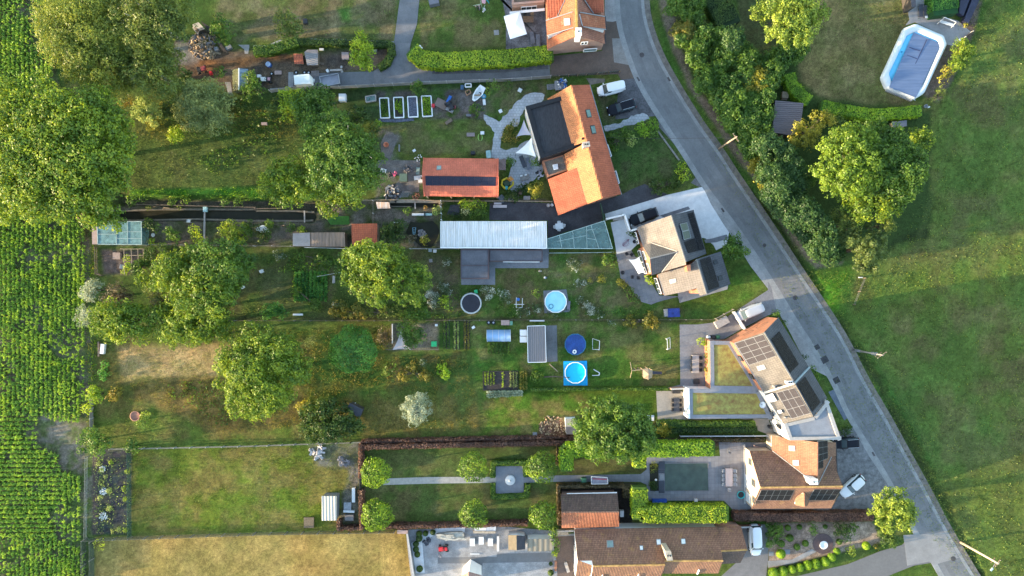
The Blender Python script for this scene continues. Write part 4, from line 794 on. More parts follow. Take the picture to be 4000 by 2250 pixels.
shed('pool_house','flat brown grey pool house with white edging beside the blue covered pool','shed','T21',['116,1012,2.6 250,1008,2.6 258,1283,2.6 121,1286,2.6'],corr('brown_grey_deck',(.155,.138,.14),(.135,.125,.13),.3,'X',.9),mat('taupe_wall',(.2,.18,.17),.8),.3)
bpy.data.objects.remove(bpy.data.objects['dummy'])if 'dummy' in bpy.data.objects else None
q=P('T21','116,1012,2.64 250,1008,2.64 258,1283,2.64 121,1286,2.64');beam(bpy.data.objects['pool_house'],q,.045,WHT,'edging',True)
sheet('pool_house_deck','T21','250,1008 338,1006 343,1278 258,1283',.06,mat('grey_deck',(.155,.152,.155),.85,.2,.8))
shed('log_store','small flat shed with dark lid and sandy top half hidden by the big garden tree','shed','T22',['403,264,1.9 482,262,1.9 482,322,1.9 404,322,1.9','404,322,1.9 482,322,1.9 484,380,1.7 410,380,1.7'],[mat('sand_board',(.29,.265,.21),.8,.1,3),GREYR],WHT,.05)
shed('brown_shed','gabled shed with one olive and one near black slope on the service yard','shed','F',['1240,195,2.0 1345,197,2.6 1347,385,2.6 1242,380,2.0','1345,197,2.6 1455,205,2.0 1455,372,2.0 1347,385,2.6'],[mat('olive_felt',(.15,.125,.085),.85,.15,2),mat('black_felt',(.045,.045,.052),.8,.15,2)],RENW,.12)
shed('ribbed_shed','flat olive brown shed roof in six ribbed panels beside the gabled yard shed','shed','F',['1480,243,2.2 1812,243,2.2 1812,398,2.0 1483,398,2.0'],corr('olive_panels',(.20,.175,.13),(.16,.14,.10),.85,'X',.7),RENW,.1)
shed('pink_gabled_house','pinkish roof corner of a house cut off by the bottom edge of the picture','house','F',['640,712,4 742,655,5.4 742,900,5.4 640,900,4','742,655,5.4 905,700,4 905,900,4 742,900,5.4'],tiles('pink_tiles',(.36,.22,.18),(.32,.19,.16),(.2,.12,.1)),RENW,.2)
shed('dark_pavilion','corner of a dark flat roof above the sun beds at the top edge','pavilion','T30',['1070,-60,2.4 1110,-60,2.4 1118,50,2.4 1085,55,2.4'],mat('dark_felt',(0,0,0)),WOODD,.02)
# - leaves, trees, hedges
LEAF=leafmat();BARK=mat('bark',(.11,.085,.06),.9,.35,3,stretch=(1,1,.3));BARKP=mat('pale_bark',(.36,.33,.28),.9,.3,3)
PAL={'ash':((.060,.115,.020),(.150,.205,.025),(.028,.062,.014)),'willow':((.105,.120,.030),(.200,.185,.042),(.050,.062,.018)),'olive':((.085,.100,.030),(.150,.150,.040),(.035,.050,.016)),'dark':((.028,.060,.018),(.060,.105,.025),(.012,.030,.010)),'green':((.048,.105,.022),(.095,.160,.030),(.022,.055,.014)),'bright':((.110,.215,.018),(.200,.300,.025),(.055,.120,.014)),'silver':((.34,.39,.25),(.52,.55,.40),(.18,.23,.13)),'blue':((.110,.150,.080),(.200,.230,.110),(.050,.080,.045)),'yellow':((.20,.27,.030),(.34,.39,.05),(.10,.16,.02)),'conifer':((.022,.050,.022),(.050,.085,.035),(.010,.024,.012)),'brown':((.120,.095,.050),(.180,.145,.075),(.055,.048,.026)),'beech':((.150,.078,.054),(.230,.125,.080),(.070,.038,.028)),'dryhedge':((.110,.085,.040),(.170,.125,.055),(.055,.048,.022)),'white':((.050,.085,.025),(.62,.64,.58),(.035,.060,.018)),'pale':((.150,.215,.085),(.260,.310,.140),(.080,.125,.045)),'emerald':((.028,.130,.026),(.075,.23,.045),(.010,.055,.014)),'rust':((.090,.105,.025),(.180,.140,.035),(.040,.060,.018)),'lime':((.145,.230,.022),(.290,.350,.035),(.070,.130,.016)),'corn':((.060,.150,.022),(.130,.240,.030),(.028,.085,.016)),'gold':((.150,.160,.028),(.270,.250,.045),(.065,.080,.02)),'flower':((.10,.15,.05),(.75,.74,.70),(.05,.09,.03)),'cream':((.09,.15,.03),(.70,.66,.34),(.05,.1,.02)),'orangef':((.10,.10,.03),(.55,.26,.04),(.05,.06,.02))}
GAIN={0:np.array([1.8,1.62,.95]),'conifer':np.array([1.5,1.6,1.3]),'maple':1.,'yellow':1.1,'emerald':np.array([2.6,1.65,1.15]),'ash':np.array([2.15,1.85,.95]),'willow':np.array([1.7,1.9,1.05]),'olive':np.array([1.6,1.8,1.05]),'beech':1.,'silver':1.,'white':1.3,'brown':1.,'flower':1.,'cream':1.,'orangef':1.,'dryhedge':1.,'corn':np.array([3.3,2.25,1.4])}
def quads(name,C,Nn,sz,col,parent=None,asp=.62,m=None,loc=None,curl=.0):
 """n leaf blades: rhombs at C facing Nn"""
 n=len(C);r=RNG.normal(size=(n,3));Nn=Nn/(np.linalg.norm(Nn,axis=1,keepdims=True)+1e-9)
 t=np.cross(Nn,r);t/=(np.linalg.norm(t,axis=1,keepdims=True)+1e-9);b=np.cross(Nn,t);s=sz[:,None]
 V=np.stack([C-t*s,C-b*s*asp+Nn*s*curl,C+t*s,C+b*s*asp+Nn*s*curl],1).reshape(-1,3)
 if loc is None:loc=np.array(parent.location)if parent is not None else np.zeros(3)
 return rawmesh(name,V-np.array(loc),n,np.repeat(col,4,0),parent,m)
def rawmesh(name,V,n,col,parent,m=None,k=4):
 me=bpy.data.meshes.new(name);me.vertices.add(len(V));me.vertices.foreach_set('co',V.astype(np.float32).ravel())
 me.loops.add(n*k);me.loops.foreach_set('vertex_index',np.arange(n*k,dtype=np.int32));me.polygons.add(n)
 me.polygons.foreach_set('loop_start',np.arange(n,dtype=np.int32)*k);me.polygons.foreach_set('loop_total',np.full(n,k,np.int32));me.update()
 c4=np.ones((len(V),4),np.float32);c4[:,:3]=col;a=me.attributes.new('tone','FLOAT_COLOR','POINT');a.data.foreach_set('color',c4.ravel())
 me.materials.append(m or LEAF);o=bpy.data.objects.new(name,me);COL.objects.link(o)
 if parent is not None:o.parent=parent
 return o
def tones(pal,C,n,seed=0,lightw=.25):
 b,l,d=[np.array(v)for v in PAL[pal]];q=fbm(C[:,0]*.9+C[:,2]*.6,C[:,1]*.9-C[:,2]*.4,seed,3)+RNG.normal(0,.13,n)
 q=np.clip((q-.5)*2.6,-1,1)[:,None];c=np.where(q>0,b+(l-b)*q,b+(d-b)*(-q));return c*RNG.uniform(.85,1.15,(n,1))*GAIN.get(pal,GAIN[0])
def lobes_mesh(name,lobes,dens,size,pal,parent,squash=.8,up=.25,jit=.45,seed=0,gap=.35):
 """lobes: list of (x,y,z,r)"""
 Cs,Ns=[],[];size*=.78;dens*=1.1;bk=.32 if gap<0 else 1
 for(x,y,z,r)in lobes:
  if len(lobes)>20 and RNG.random()<.05:continue
  n=max(14,int(dens*r*r*4.6/(size*size)));d=RNG.normal(size=(n,3));d[:,2]=np.abs(d[:,2])*1.0-.30*(RNG.random(n)<.35)*2*np.abs(d[:,2]);d/=np.linalg.norm(d,axis=1,keepdims=True)
  a=np.arctan2(d[:,1],d[:,0]);bump=1+bk*(.22*np.sin(a*3+x*3)*np.cos(d[:,2]*4+y)+.14*np.sin(a*7+y*5))
  rr=r*bump*np.where(RNG.random(n)<.75,RNG.uniform(.82,1.06,n),RNG.uniform(.35,.85,n));p=d*rr[:,None];p[:,2]*=squash
  Cs.append(p+np.array([x,y,z]));nn=d+RNG.normal(0,jit,(n,3));nn[:,2]+=up;Ns.append(nn)
 C=np.concatenate(Cs);Nn=np.concatenate(Ns);keep=(C[:,2]>.05)&(fbm(C[:,0]*.95+C[:,2]*.5,C[:,1]*.95-C[:,2]*.4,seed+50,3)+RNG.normal(0,.07,len(C))>gap);C=C[keep];Nn=Nn[keep];n=len(C)
 return quads(name,C,Nn,size*RNG.uniform(.6,1.25,n),tones(pal,C,n,seed),parent,{'willow':.34,'silver':.34,'olive':.45,'blue':.4}.get(pal,.62))
TREES=[]
def tree(f,s,h,pal,label,name='tree',cat='tree',group=None,size=.22,dens=1.0,sub=None,trunk=True,bare=0,squash=.85,bark=None,seed=None,gap=.34):
 """s: 'x,y,r x,y,r' big lobes of the crown in photo coordinates; h: height of the crown's top"""
 seed=seed or(len(TREES)*7+3);rnd=random.Random(seed);L_=pl(s);sc=FR[f][2]/S
 cx=sum(v[0]*v[2]for v in L_)/sum(v[2]for v in L_);cy=sum(v[1]*v[2]for v in L_)/sum(v[2]for v in L_)
 base=W(f,cx,cy,h*.6);base.z=0;th=thing(name,base,label,cat,group);TREES.append(th)
 R=max(math.hypot(v[0]-cx,v[1]-cy)+v[2]for v in L_)*sc;lobes=[]
 for(x,y,r)in L_:
  rw=r*sc*1.15;dd=math.hypot(x-cx,y-cy)*sc/max(R,.1);zt=h*(1-.35*dd*dd);zc=zt-rw*squash*.8
  zc=max(zc,rw*squash*.5);g=W(f,x,y,zc);k=sub if sub is not None else(0 if rw<1.0 else min(18,int(5+rw*2.6)))
  if k==0:lobes.append((g.x,g.y,zc,rw));continue
  lobes.append((g.x,g.y,zc-rw*.15,rw*.62))
  for i in range(k):
   a=2.39996*i+rnd.random();e=(i+.5)/k;zz=1-1.5*e;q=math.sqrt(max(0,1-zz*zz));lr=rw*rnd.uniform(.22,.52);q2=rw*rnd.uniform(.92,1.14)-lr*.85
   lobes.append((g.x+q2*q*math.cos(a),g.y+q2*q*math.sin(a),zc+q2*zz*squash,lr))
 lobes_mesh('crown',lobes,dens,size,pal,th,squash,seed=seed,gap=gap)
 mb=MB();tr=max(.06,min(.45,R*.07))
 if trunk:
  top=Vector((base.x,base.y,h*.45));mb.tube([base,base+Vector((tr*.3,0,h*.2)),top],tr,8,r2=tr*.6)
  for(x,y,z,r)in rnd.sample(lobes,min(len(lobes),14 if R>2 else 4)):
   b_=Vector((x,y,z));m_=top.lerp(b_,.5)+Vector((rnd.uniform(-.3,.3),rnd.uniform(-.3,.3),.2));mb.tube([top+Vector((0,0,-h*.1)),m_,b_],tr*.45,6,r2=tr*.12)
 for i in range(bare):
  v=L_[i%len(L_)];g=W(f,v[0],v[1],h*.9);p=[Vector((base.x,base.y,h*.6)).lerp(g,.3)]
  for k in range(5):p.append(p[-1]+Vector((rnd.uniform(-.7,1.1),rnd.uniform(-.8,.8),rnd.uniform(.0,.45)))*(R/6));
  p[-1].z=h*1.02;mb.tube(p,.09,5,r2=.03)
  for k in(2,3):mb.tube([p[k],p[k]+Vector((rnd.uniform(-.9,.9),rnd.uniform(-.9,.9),.2)),p[k]+Vector((rnd.uniform(-1.6,1.6),rnd.uniform(-1.6,1.6),.5))],.05,5,r2=.02)
 if mb.v:mb.build('trunk',bark or BARK,th)
 return th
def shrub(f,s,h,pal,label,name='shrub',cat='shrub',group=None,size=.17,dens=1.0,**k):
 return tree(f,s,h,pal,label,name,cat,group,size,dens,**k)
def hedge(f,s,wd,h,pal,label,group=None,size=.13,dens=1.0,name='hedge',z0=0.0,arc=.12,closed=False):
 p=P(f,s,h)
 for v in p:v.z=0
 if closed:p=p+[p[0]]
 c=ctr(p);th=thing(name,c,label,'hedge',group);hw=wd/2;Cs,Ns=[],[];core=MB()
 for a,b in zip(p,p[1:]):
  d=b-a;L_=d.length;d=d/L_;nr=Vector((-d.y,d.x,0));area=L_*(wd+2*(h-z0))+2;n=int(dens*area/(size*size)*1.15)
  t=RNG.uniform(-.2,L_+.2,n);peri=wd+2*(h-z0);u=RNG.uniform(0,peri,n)
  top=(u>(h-z0))&(u<(h-z0)+wd);left=u<=(h-z0)
  y=np.where(top,u-(h-z0)-hw,np.where(left,-hw,hw));z=np.where(top,h,np.where(left,z0+u,z0+peri-u))
  wob_=(fbm(t*.9+a.x,y*1.3+a.y,4,3)-.5);nl=np.where(top,0,np.where(left,-1.,1.));nz=np.where(top,1.,.15)
  y=y+nl*wob_*.35+RNG.normal(0,.05,n);z=np.where(top,z+wob_*arc*2.5-(np.abs(y)/hw)**4*arc,z)+RNG.normal(0,.04,n)
  C=np.stack([a.x+d.x*t+nr.x*y,a.y+d.y*t+nr.y*y,np.maximum(z,.03)],1);Nn=np.stack([nr.x*nl,nr.y*nl,nz],1)+RNG.normal(0,.38,(n,3));Cs.append(C);Ns.append(Nn)
  core.box(a+d*(L_/2)+Vector((0,0,(z0+h)/2-.08)),(L_+hw*.9,max(wd-.3,.12),max(h-z0-.24,.1)),math.atan2(d.y,d.x))
 C=np.concatenate(Cs);n=len(C);quads('foliage',C,np.concatenate(Ns),size*RNG.uniform(.6,1.2,n),tones(pal,C,n,5),th)
 core.build('dark_core',mat('hedge_wood_'+pal,PAL[pal][2],.95,.3,3),th)  # dark filler boxes added inside the leaves so nothing shows through
 if z0>.5:
  mb=MB()
  for a,b in zip(p,p[1:]):
   k=max(1,int((b-a).length/2))
   for i in range(k):q=a.lerp(b,(i+.5)/k);mb.cyl((q.x,q.y,0),.07,z0+.2,7)
  mb.build('stem',BARK,th)
 return th
def ball(f,x,y,r,label,pal='green',group='clipped box balls',size=.085,h=None):
 rw=r*FR[f][2]/S;hh=h or rw*1.7;g=W(f,x,y,hh*.5);th=thing('topiary_ball',Vector((g.x,g.y,0)),label,'topiary',group)
 n=int(240+rw*rw*2600);d=RNG.normal(size=(n,3));d/=np.linalg.norm(d,axis=1,keepdims=True);C=d*rw*RNG.uniform(.93,1.03,(n,1));C[:,2]*=hh/2/rw;C+=np.array([g.x,g.y,hh/2])
 ok=C[:,2]>.02;C=C[ok];d=d[ok];n=len(C);quads('foliage',C,d+RNG.normal(0,.3,(n,3)),size*RNG.uniform(.7,1.2,n),tones(pal,C,n,2),th)
 MB().lathe((g.x,g.y,0),[(.01,0)]+[(rw*.9*math.sin(math.pi*k/8),hh/2-hh*.44*math.cos(math.pi*k/8))for k in range(1,8)]+[(.01,hh*.94)],14).build('stem',mat('hedge_wood_dark',PAL['dark'][2],.95),th);return th  # dark closed core just under the leaves of the ball
def scatter(name,f,polys,dens,size,h,pal,label=None,cat='grass',blade=.35,kind='stuff',minn=0):
 """upright tufts over ground polygons"""
 Cs=[]
 for s in polys:
  p=[(v.x,v.y)for v in P(f,s)];xs=[v[0]for v in p];ys=[v[1]for v in p];n=int((max(xs)-min(xs))*(max(ys)-min(ys))*dens)
  X=RNG.uniform(min(xs),max(xs),n);Y=RNG.uniform(min(ys),max(ys),n);k=(sdist(X,Y,p)+(fbm(X,Y,8)-.5)*1.2<0)&(fbm(X*.7,Y*.7,17)>.36);Cs.append(np.stack([X[k],Y[k],RNG.uniform(.02,h,k.sum())*.8],1))
 C=np.concatenate(Cs);n=len(C);Nn=RNG.normal(0,1,(n,3));Nn[:,2]=np.abs(Nn[:,2])*.6+.15
 return tag(quads(name,C,Nn,size*RNG.uniform(.5,1.4,n),tones(pal,C,n,31),None,blade),label,cat,None,kind)
# ---- big trees, north west
tree('T00','420,120,130 480,280,150 600,180,190 760,130,170 700,330,180 560,440,130 640,540,110 780,480,150 860,600,110 880,300,130',13,'willow','broad golden olive willow filling the top left corner beside the maize field','willow_tree',size=.24,dens=1.15)
tree('T00','900,60,120 1010,140,150 1130,60,150 1200,170,140 1330,80,120 1290,230,110 1070,300,110',14,'olive','dark olive tree with bare white branches left of the firewood heap','birch_tree',size=.22,bare=4,bark=BARKP)
tree('T00','1050,420,130 1180,430,140 1290,470,100 1080,560,130 1200,600,130 1300,660,80 940,640,90 920,500,80',11,'olive','olive green tree between the willow and the blue green round tree','birch_tree',size=.22,bare=3,bark=BARKP)
tree('T00','60,720,110 150,820,120 330,620,70 60,960,150 250,900,120 420,840,140 620,850,150 780,800,110 120,1150,180 320,1080,150 520,1050,170 720,1000,160 880,950,110 930,1080,90 250,1300,190 470,1250,170 650,1220,170 830,1210,150 60,1380,170 300,1480,160 520,1430,160 720,1420,150 850,1380,120',16,'ash','huge loose ash tree at the left edge overhanging the maize and the greenhouse','ash_tree',size=.25,dens=.95,bare=3)
tree('T01','80,60,140 230,100,120 420,110,120 640,120,110 780,150,100 700,220,60 880,210,70',13,'ash','yellow lit southern half of the ash foliage above the greenhouse corner','ash_tree',size=.25,dens=.95)
tree('T00','1080,800,70 1130,850,85 1060,860,60',5,'pale','small pale yellow green willow left of the blue green round tree','willow_tree',size=.18)
tree('T00','1480,740,110 1600,720,110 1450,860,110 1600,860,130 1680,780,80 1530,800,140',9,'blue','round blue green tree south of the glazed shed','round_tree',size=.2,dens=1.1)
shrub('T00','1290,820,60 1250,850,45',3,'dark','dark bush squeezed between the pale willow and the blue green tree')
shrub('T00','1340,1010,55 1310,1040,40',2,'lime','low yellow green bush below the blue green round tree')
shrub('T00','1900,600,60 1870,700,60 T00'[:-4],4,'green','green bush growing against the glazed shed');shrub('T10','10,680,55',4,'green','round green bush right of the glazed shed')
shrub('T00','1680,190,70 1700,270,70 1650,240,50',5,'green','dark leafy tree above the stacked timber by the firewood','small_tree','tree');shrub('T00','1660,545,45',2.2,'green','small round bush beside the red garden machines')
shrub('T00','1400,560,50 1440,620,45',3,'dark','dark bush below the pale concrete slab by the red barrow')
tree('T10','190,150,55 260,190,75 210,250,60 310,220,60 240,130,50',6,'olive','small olive green tree on the upper lawn left of the lane','fruit_tree')
tree('T10','800,280,50 780,370,65 840,380,50 780,450,65 850,480,50',6,'lime','lime green columnar tree between the hutch and the lane bend','lime_tree',size=.18)
tree('T10','250,750,70 270,840,80 320,740,60',6,'lime','yellow green tree left of the dark garden tree','small_tree',size=.18);tree('T10','380,790,110 480,760,100 500,860,90 400,900,90',7,'green','dark green garden tree above the twisted locust tree','garden_tree',size=.2)
shrub('T10','150,830,65 180,780,50',4,'dark','dark shrub left of the yellow green tree');shrub('T10','760,880,80 700,920,50',2,'dark','dark low shrub patch below the small cold frame')
shrub('T10','1230,655,45 1200,670,35',2,'green','green bush against the lane fence above the raised beds');shrub('T10','925,935,25',1.2,'bright','small bright bush by the black plastic sheet')
tree('T10','470,1010,110 590,970,110 660,1040,110 480,1150,110 600,1160,150 720,1180,130 520,1290,120 680,1330,150 810,1100,90 840,1290,120 870,1200,80',12,'green','large twisted branched locust tree west of the red roofed workshop','locust_tree',size=.2,dens=1.1,bare=6,bark=BARKP)
tree('T10','180,1330,110 270,1300,100 150,1420,110 300,1420,130 380,1350,80',9,'ash','yellow green tree left of the locust tree above the canal','field_tree',size=.2,dens=1.1)
tree('T11','540,60,80 620,30,90 560,150,50 700,50,80 760,90,50',8,'ash','sunlit tree overhanging the duckweed pond','field_tree',size=.2)
# ---- middle strip
for s,h,p,t in(('1135,250,50 1180,270,35',2.5,'dark','dark bush at the east side of the large greenhouse'),('1290,310,50 1330,340,35',2.8,'green','small bush in the allotment below the canal bank'),('1470,290,40 1490,340,35',2.5,'lime','small yellow green bush by the wooden crate in the allotment'),('1145,370,25',1.5,'lime','little bright bush beside the white garden table of the allotment'),('1740,290,70 1820,310,70 1780,360,50',4.5,'ash','yellow olive bush right of the allotment footbridge'),('1880,260,50 1920,290,40',3.5,'dark','dark bush left of the round white table')):
 shrub('T01',s,h,p,t)
shrub('T11','60,340,45 80,310,35',2,'dark','dark bush below the round white table');shrub('T11','345,285,26',1.6,'lime','round lime green bush above the mossy shed');shrub('T11','100,240,30 260,265,35',1.5,'green','low green plants on the canal bank')
shrub('T11','1010,290,60 1080,260,60 1000,350,50 1060,340,50',3.5,'dark','dark shrubs between the orange tiled shed and the pond');shrub('K6','1500,1120,90 1560,1220,90 1450,1180,60',2,'gold','dry golden bush below the rock pile in the pond');shrub('K6','1080,1180,120 1200,1100,80',2.5,'brown','brownish shrub at the south west side of the pond')
shrub('K6','1050,380,90',1.4,'green','leafy vegetable clump beside the stacked white boards');shrub('K6','1530,290,55',1.2,'orangef','orange flowering clump on the basin bank','flower_bush');shrub('K6','1840,350,110 1780,400,60',1.6,'pale','pale leafy clump beside the glass divider')
shrub('I','950,980,70 1050,1000,70 1180,970,70 1290,1000,60',2.2,'lime','lime green shrub along the wall north of the white shed');shrub('I','990,1100,75',1.6,'cream','cream flowering hydrangea beside the dark pond net','hydrangea','flowering shrub',size=.13);shrub('I','1130,1150,80 1220,1120,60 1330,1150,60',1.6,'green','green shrub right of the cream hydrangea');shrub('I','760,1200,80 900,1190,60',.9,'dark','low green planting below the dark pond net')
tree('T01','690,710,50 670,760,60 730,700,45 700,790,45',4.5,'silver','upper of the two silvery white willows on the field edge','silver_willow',size=.17);tree('T01','640,900,50 630,960,55 690,930,60',4.5,'silver','lower of the two silvery white willows on the field edge','silver_willow',size=.17)
tree('T01','820,780,60 900,750,70 960,790,60 880,820,60',4.5,'brown','bare brown bush right of the upper silvery willow','bare_bush','shrub',size=.13,dens=.5,bare=5)
tree('T01','750,950,80 840,900,90 950,900,90 800,1040,90 930,1000,110 1060,960,100 1060,1060,80 900,1080,60',8,'ash','broad green tree at the corner above the long bench','field_tree',size=.2)
tree('T01','1250,560,80 1330,520,80 1420,580,110 1330,680,90 1180,620,60 1240,700,80',9,'ash','green tree with yellow tips below the greenhouse vines','field_tree',size=.2,bare=2)
tree('T01','1500,470,80 1620,460,100 1750,470,90 1850,540,80 1580,580,110 1720,590,110',10,'green','dense green tree in the wood west of the vegetable plot','field_tree',size=.2)
tree('T01','1150,760,60 1240,800,70 1200,870,60',6,'olive','thin olive tree showing bare twigs in the middle of the wood','field_tree',size=.15,dens=.55,bare=5)
tree('T01','1380,760,100 1500,730,110 1640,720,110 1450,860,110 1600,850,120 1730,780,80',10,'ash','largest green tree in the centre of the western wood','field_tree',size=.2,bare=2)
tree('T01','1250,960,110 1390,980,110 1540,960,110 1330,1070,90 1480,1090,70 1660,960,90 1560,1060,70 1680,1060,50',8,'ash','sunlit tree hanging over the dry brown meadow','field_tree',size=.2)
shrub('T01','960,500,25 965,560,30 945,600,25',2.2,'lime','yellow green climber over the wire pergola','climber','climber',trunk=False);shrub('T01','1040,560,50 1100,520,50 1020,600,35',2.4,'green','green vine spilling over the east side of the pergola','climber','climber')
for s in('1150,460,55 1230,440,50 1320,440,50',):shrub('T01',s,3.5,'dark','row of dark bushes along the allotment fence')
tree('T11','780,445,55 860,430,62 950,440,60 1060,450,55 720,500,70 820,490,100 930,520,110 1060,540,80',11,'ash','large ash tree hiding part of the orange tiled shed','ash_tree',size=.19,dens=1.1,bare=2)
tree('T11','720,640,70 800,600,80 920,640,90 1040,640,100 1160,600,80 1250,620,60 800,720,80 960,720,80 1080,720,90 1180,760,90 900,800,60 1120,810,50 940,840,35',10,'ash','wide ash tree with bare twigs above the rough hedge','ash_tree',size=.19,dens=1.1,bare=5)
tree('T11','735,1190,148',6,'emerald','round emerald dome tree mown around on the lawn','dome_tree',size=.17,dens=2.4,squash=.8,sub=0,gap=-1);shrub('T11','90,900,55 140,890,60 190,905,50',2.4,'emerald','dark oval clipped bush at the lower edge of the upper garden')
tree('T11','1130,1040,60 1190,1070,70 1240,1100,40 1160,1130,50 1120,960,40',4,'green','apple tree leaning over the sand pit','apple_tree',size=.16);shrub('T11','1190,940,60 1260,910,60 1150,920,40',3,'green','green bush above the sand pit')
shrub('T11','400,1135,30 430,1110,25',1.6,'blue','small blue grey bush in the golden meadow')
for s,p,t in(('620,850,40 600,900,45 660,880,40','rust','scrubby bush at the west end of the garden divide'),('700,920,45 760,880,40 800,920,45','rust','yellowish scrub below the wide ash tree'),('860,900,45 980,900,45 1050,900,40','olive','olive scrub along the fence line under the ash'),('960,1050,40 950,1110,40 1000,1140,35','brown','brownish scrub left of the white plank')):shrub('T11',s,1.8,p,t)
for s,t in(('170,470,35 200,485,25','white flowering bush among the shrubs below the mossy shed'),('1440,520,30 1430,545,20','white flowering bush below the white garden chair'),('1320,780,45 1360,800,40 1340,840,40','white flowering bush, left of the pair above the sand pit'),('1430,740,40 1400,720,30 1455,755,25','white flowering bush, right of the pair above the sand pit'),('1760,750,35 1730,740,30 1755,790,25','white flowers right of the dark trampoline'),('1860,760,35 1890,800,40','white flowers between the trampoline and the metal frame'),('600,850,25','small white shrub at the west end of the scrub'),('1265,1290,25 1255,1275,18','white flowering clump in the lower meadow')):shrub('T11',s,1.3,'white',t,'flower_bush','flowering shrub','white flowering bushes',size=.11)
for s,t in(('440,530,30 480,560,35 500,535,25','white flowering bush below the triangular glass roof'),('60,900,30 110,905,25 30,870,20','white flowers beside the metal frame, lower row'),('180,870,28 195,890,20','white flowers left of the bright round pool'),('500,690,30 540,680,22','white daisies west of the curved terrace'),('510,810,30 560,860,35 620,880,35 670,920,30 590,900,30','long drift of white flowers right of the bright round pool'),('750,990,25 735,980,18','white flowers below the garden fence'),('325,935,20','small white flowers below the bright round pool')):shrub('T21',s,1.1,'white',t,'flower_bush','flowering shrub','white flowering bushes',size=.11)
shrub('T11','1420,820,40 1440,850,30',1.5,'lime','yellow green shrub below the white flowering pair');shrub('T21','180,760,28 195,780,18',1.4,'yellow','bright yellow bush left of the round pool');shrub('T21','675,655,30',1.2,'gold','yellow green bush in the lawn west of the terrace');shrub('T21','590,665,16',.8,'gold','tiny yellow bush left of the lawn bush');shrub('T21','740,500,45 710,520,30 770,540,30',1.8,'green','bush at the north end of the curved terrace');shrub('T21','820,680,28 850,700,25',1.0,'gold','yellow bush on the terrace edge');shrub('T21','880,740,35 900,790,35 940,810,25',1.1,'green','green border along the curved terrace');shrub('T21','1035,655,30 1050,680,20',2,'lime','lime green bush against the tan roofed house');shrub('T21','900,310,25 930,330,20',1.3,'dark','dark bush in the corner of the gravel court')
tree('T21','1650,420,70 1690,370,50 1720,440,60 1640,480,50',4,'green','broad green shrub at the road side of the tan roofed house','large_shrub','shrub');shrub('T21','1430,1130,28 1455,1140,18',1.6,'lime','lime bush at the corner of the paved terrace');shrub('T21','1050,970,60 900,985,50',.7,'rust','reddish dry border under the garden fence');shrub('T21','430,1400,0.1 200,1390,35 170,1410,30',1.2,'green','small bush by the lower vegetable beds')
shrub('T22','1150,345,50 1110,350,25',1.8,'gold','golden orange shrub beside the big garden tree');shrub('T20','975,965,40 1060,940,40 1000,1000,35',1.6,'bright','bright green bush in the front garden border');shrub('T20','905,1060,38',1.5,'pale','pale variegated bush in the front garden');shrub('T20','780,1040,50 860,1010,50 760,1100,45',1.6,'green','green border shrub against the long orange house');shrub('T20','1060,1010,40',1.5,'green','round shrub at the corner of the front garden');shrub('T20','1285,1280,48 1300,1330,38',2,'lime','clipped yellow green bush at the south corner of the front garden');shrub('T20','1060,1400,25 1190,1370,20 1100,1380,20',.8,'cream','cream flowers along the lower front lawn','flower_bush','flowering shrub',size=.1);shrub('T20','1100,1410,60 1230,1380,50',.7,'dark','dark ground cover under the cream flowers')
shrub('K2','1450,240,90 1430,380,90 1520,320,80',2.6,'green','leafy green bush right of the white boat');shrub('K2','1780,280,90',1.6,'dark','dark bush along the lane fence right of the boat bush');shrub('K2','1900,1050,80 1820,1120,80 1750,1200,70',.9,'rust','dry ornamental border inside the flagstone fork');shrub('K2','1750,1320,100 1950,1330,80',.9,'rust','dry ornamental border, lower part beside the grey sail');shrub('K2','1130,770,130 1050,740,70',1.0,'green','rough green weeds below the white boat')
shrub('I','1770,250,80 1790,200,60',1.6,'green','green bush between the workshop and the sun loungers');shrub('I','2200,200,80 2250,260,60',1.8,'green','green bush against the white cladding of the extension');shrub('I','2200,720,110 2290,650,70 2230,820,70',2.6,'gold','golden green bush at the south end of the flagstone patio');shrub('I','1800,850,120 1960,720,80 2080,700,80',1.2,'dark','dark bushes along the south edge of the patio')
tree('T01','1760,1230,90 1850,1130,90 1800,1350,90',8,'ash','sunlit western side of the big round meadow tree','meadow_tree',size=.19)if 0 else None
tree('M','600,900,45 650,870,50 700,900,50 590,950,40 640,950,60 700,960,50 740,930,35 620,1000,45 670,1000,40 660,1020,30',10,'ash','big round tree standing alone on the golden meadow','meadow_tree',size=.19,dens=1.2)
tree('T12','1170,160,65 1240,150,70 1160,210,55 1260,220,60 1200,270,50',4.5,'silver','silvery white round willow on the lower meadow','silver_willow',size=.15,dens=1.1)
shrub('T12','400,220,70 480,200,90 600,200,90 700,260,80 380,330,70 500,330,100 640,330,90 760,320,60 440,390,60 560,390,60',3.5,'dark','wide dark juniper thicket beside the playhouse','juniper',size=.17)
shrub('T12','350,170,40 390,150,35',1.6,'gold','golden rough bush above the juniper thicket');tree('T02','720,440,112',4.5,'green','round dark green tree at the corner of the maize field','corner_tree',size=.19,sub=7,gap=.2);shrub('T02','710,60,50 740,110,35 690,100,35',4,'lime','yellow green hedge tree on the boundary above the earth track','small_tree','tree');shrub('T02','660,185,35',3,'lime','small lime bush overhanging the maize');shrub('T02','1100,240,35 1090,290,40 1050,300,25',2.5,'yellow','small yellow tree beside the round clay fire bowl','small_tree','tree');shrub('T02','1000,440,40 980,480,35 1030,490,30',1.8,'green','low bush at the north west corner of the grass paddock');shrub('T02','755,1208,38',1.6,'lime','yellow green clipped bush below the corner of the fence',size=.1);shrub('T02','860,90,50 880,60,40',1.5,'rust','reddish rough bush near the boundary hedge');shrub('T01','790,1370,45 800,1300,30',1.1,'emerald','dark green bush beside the boundary below the bench')
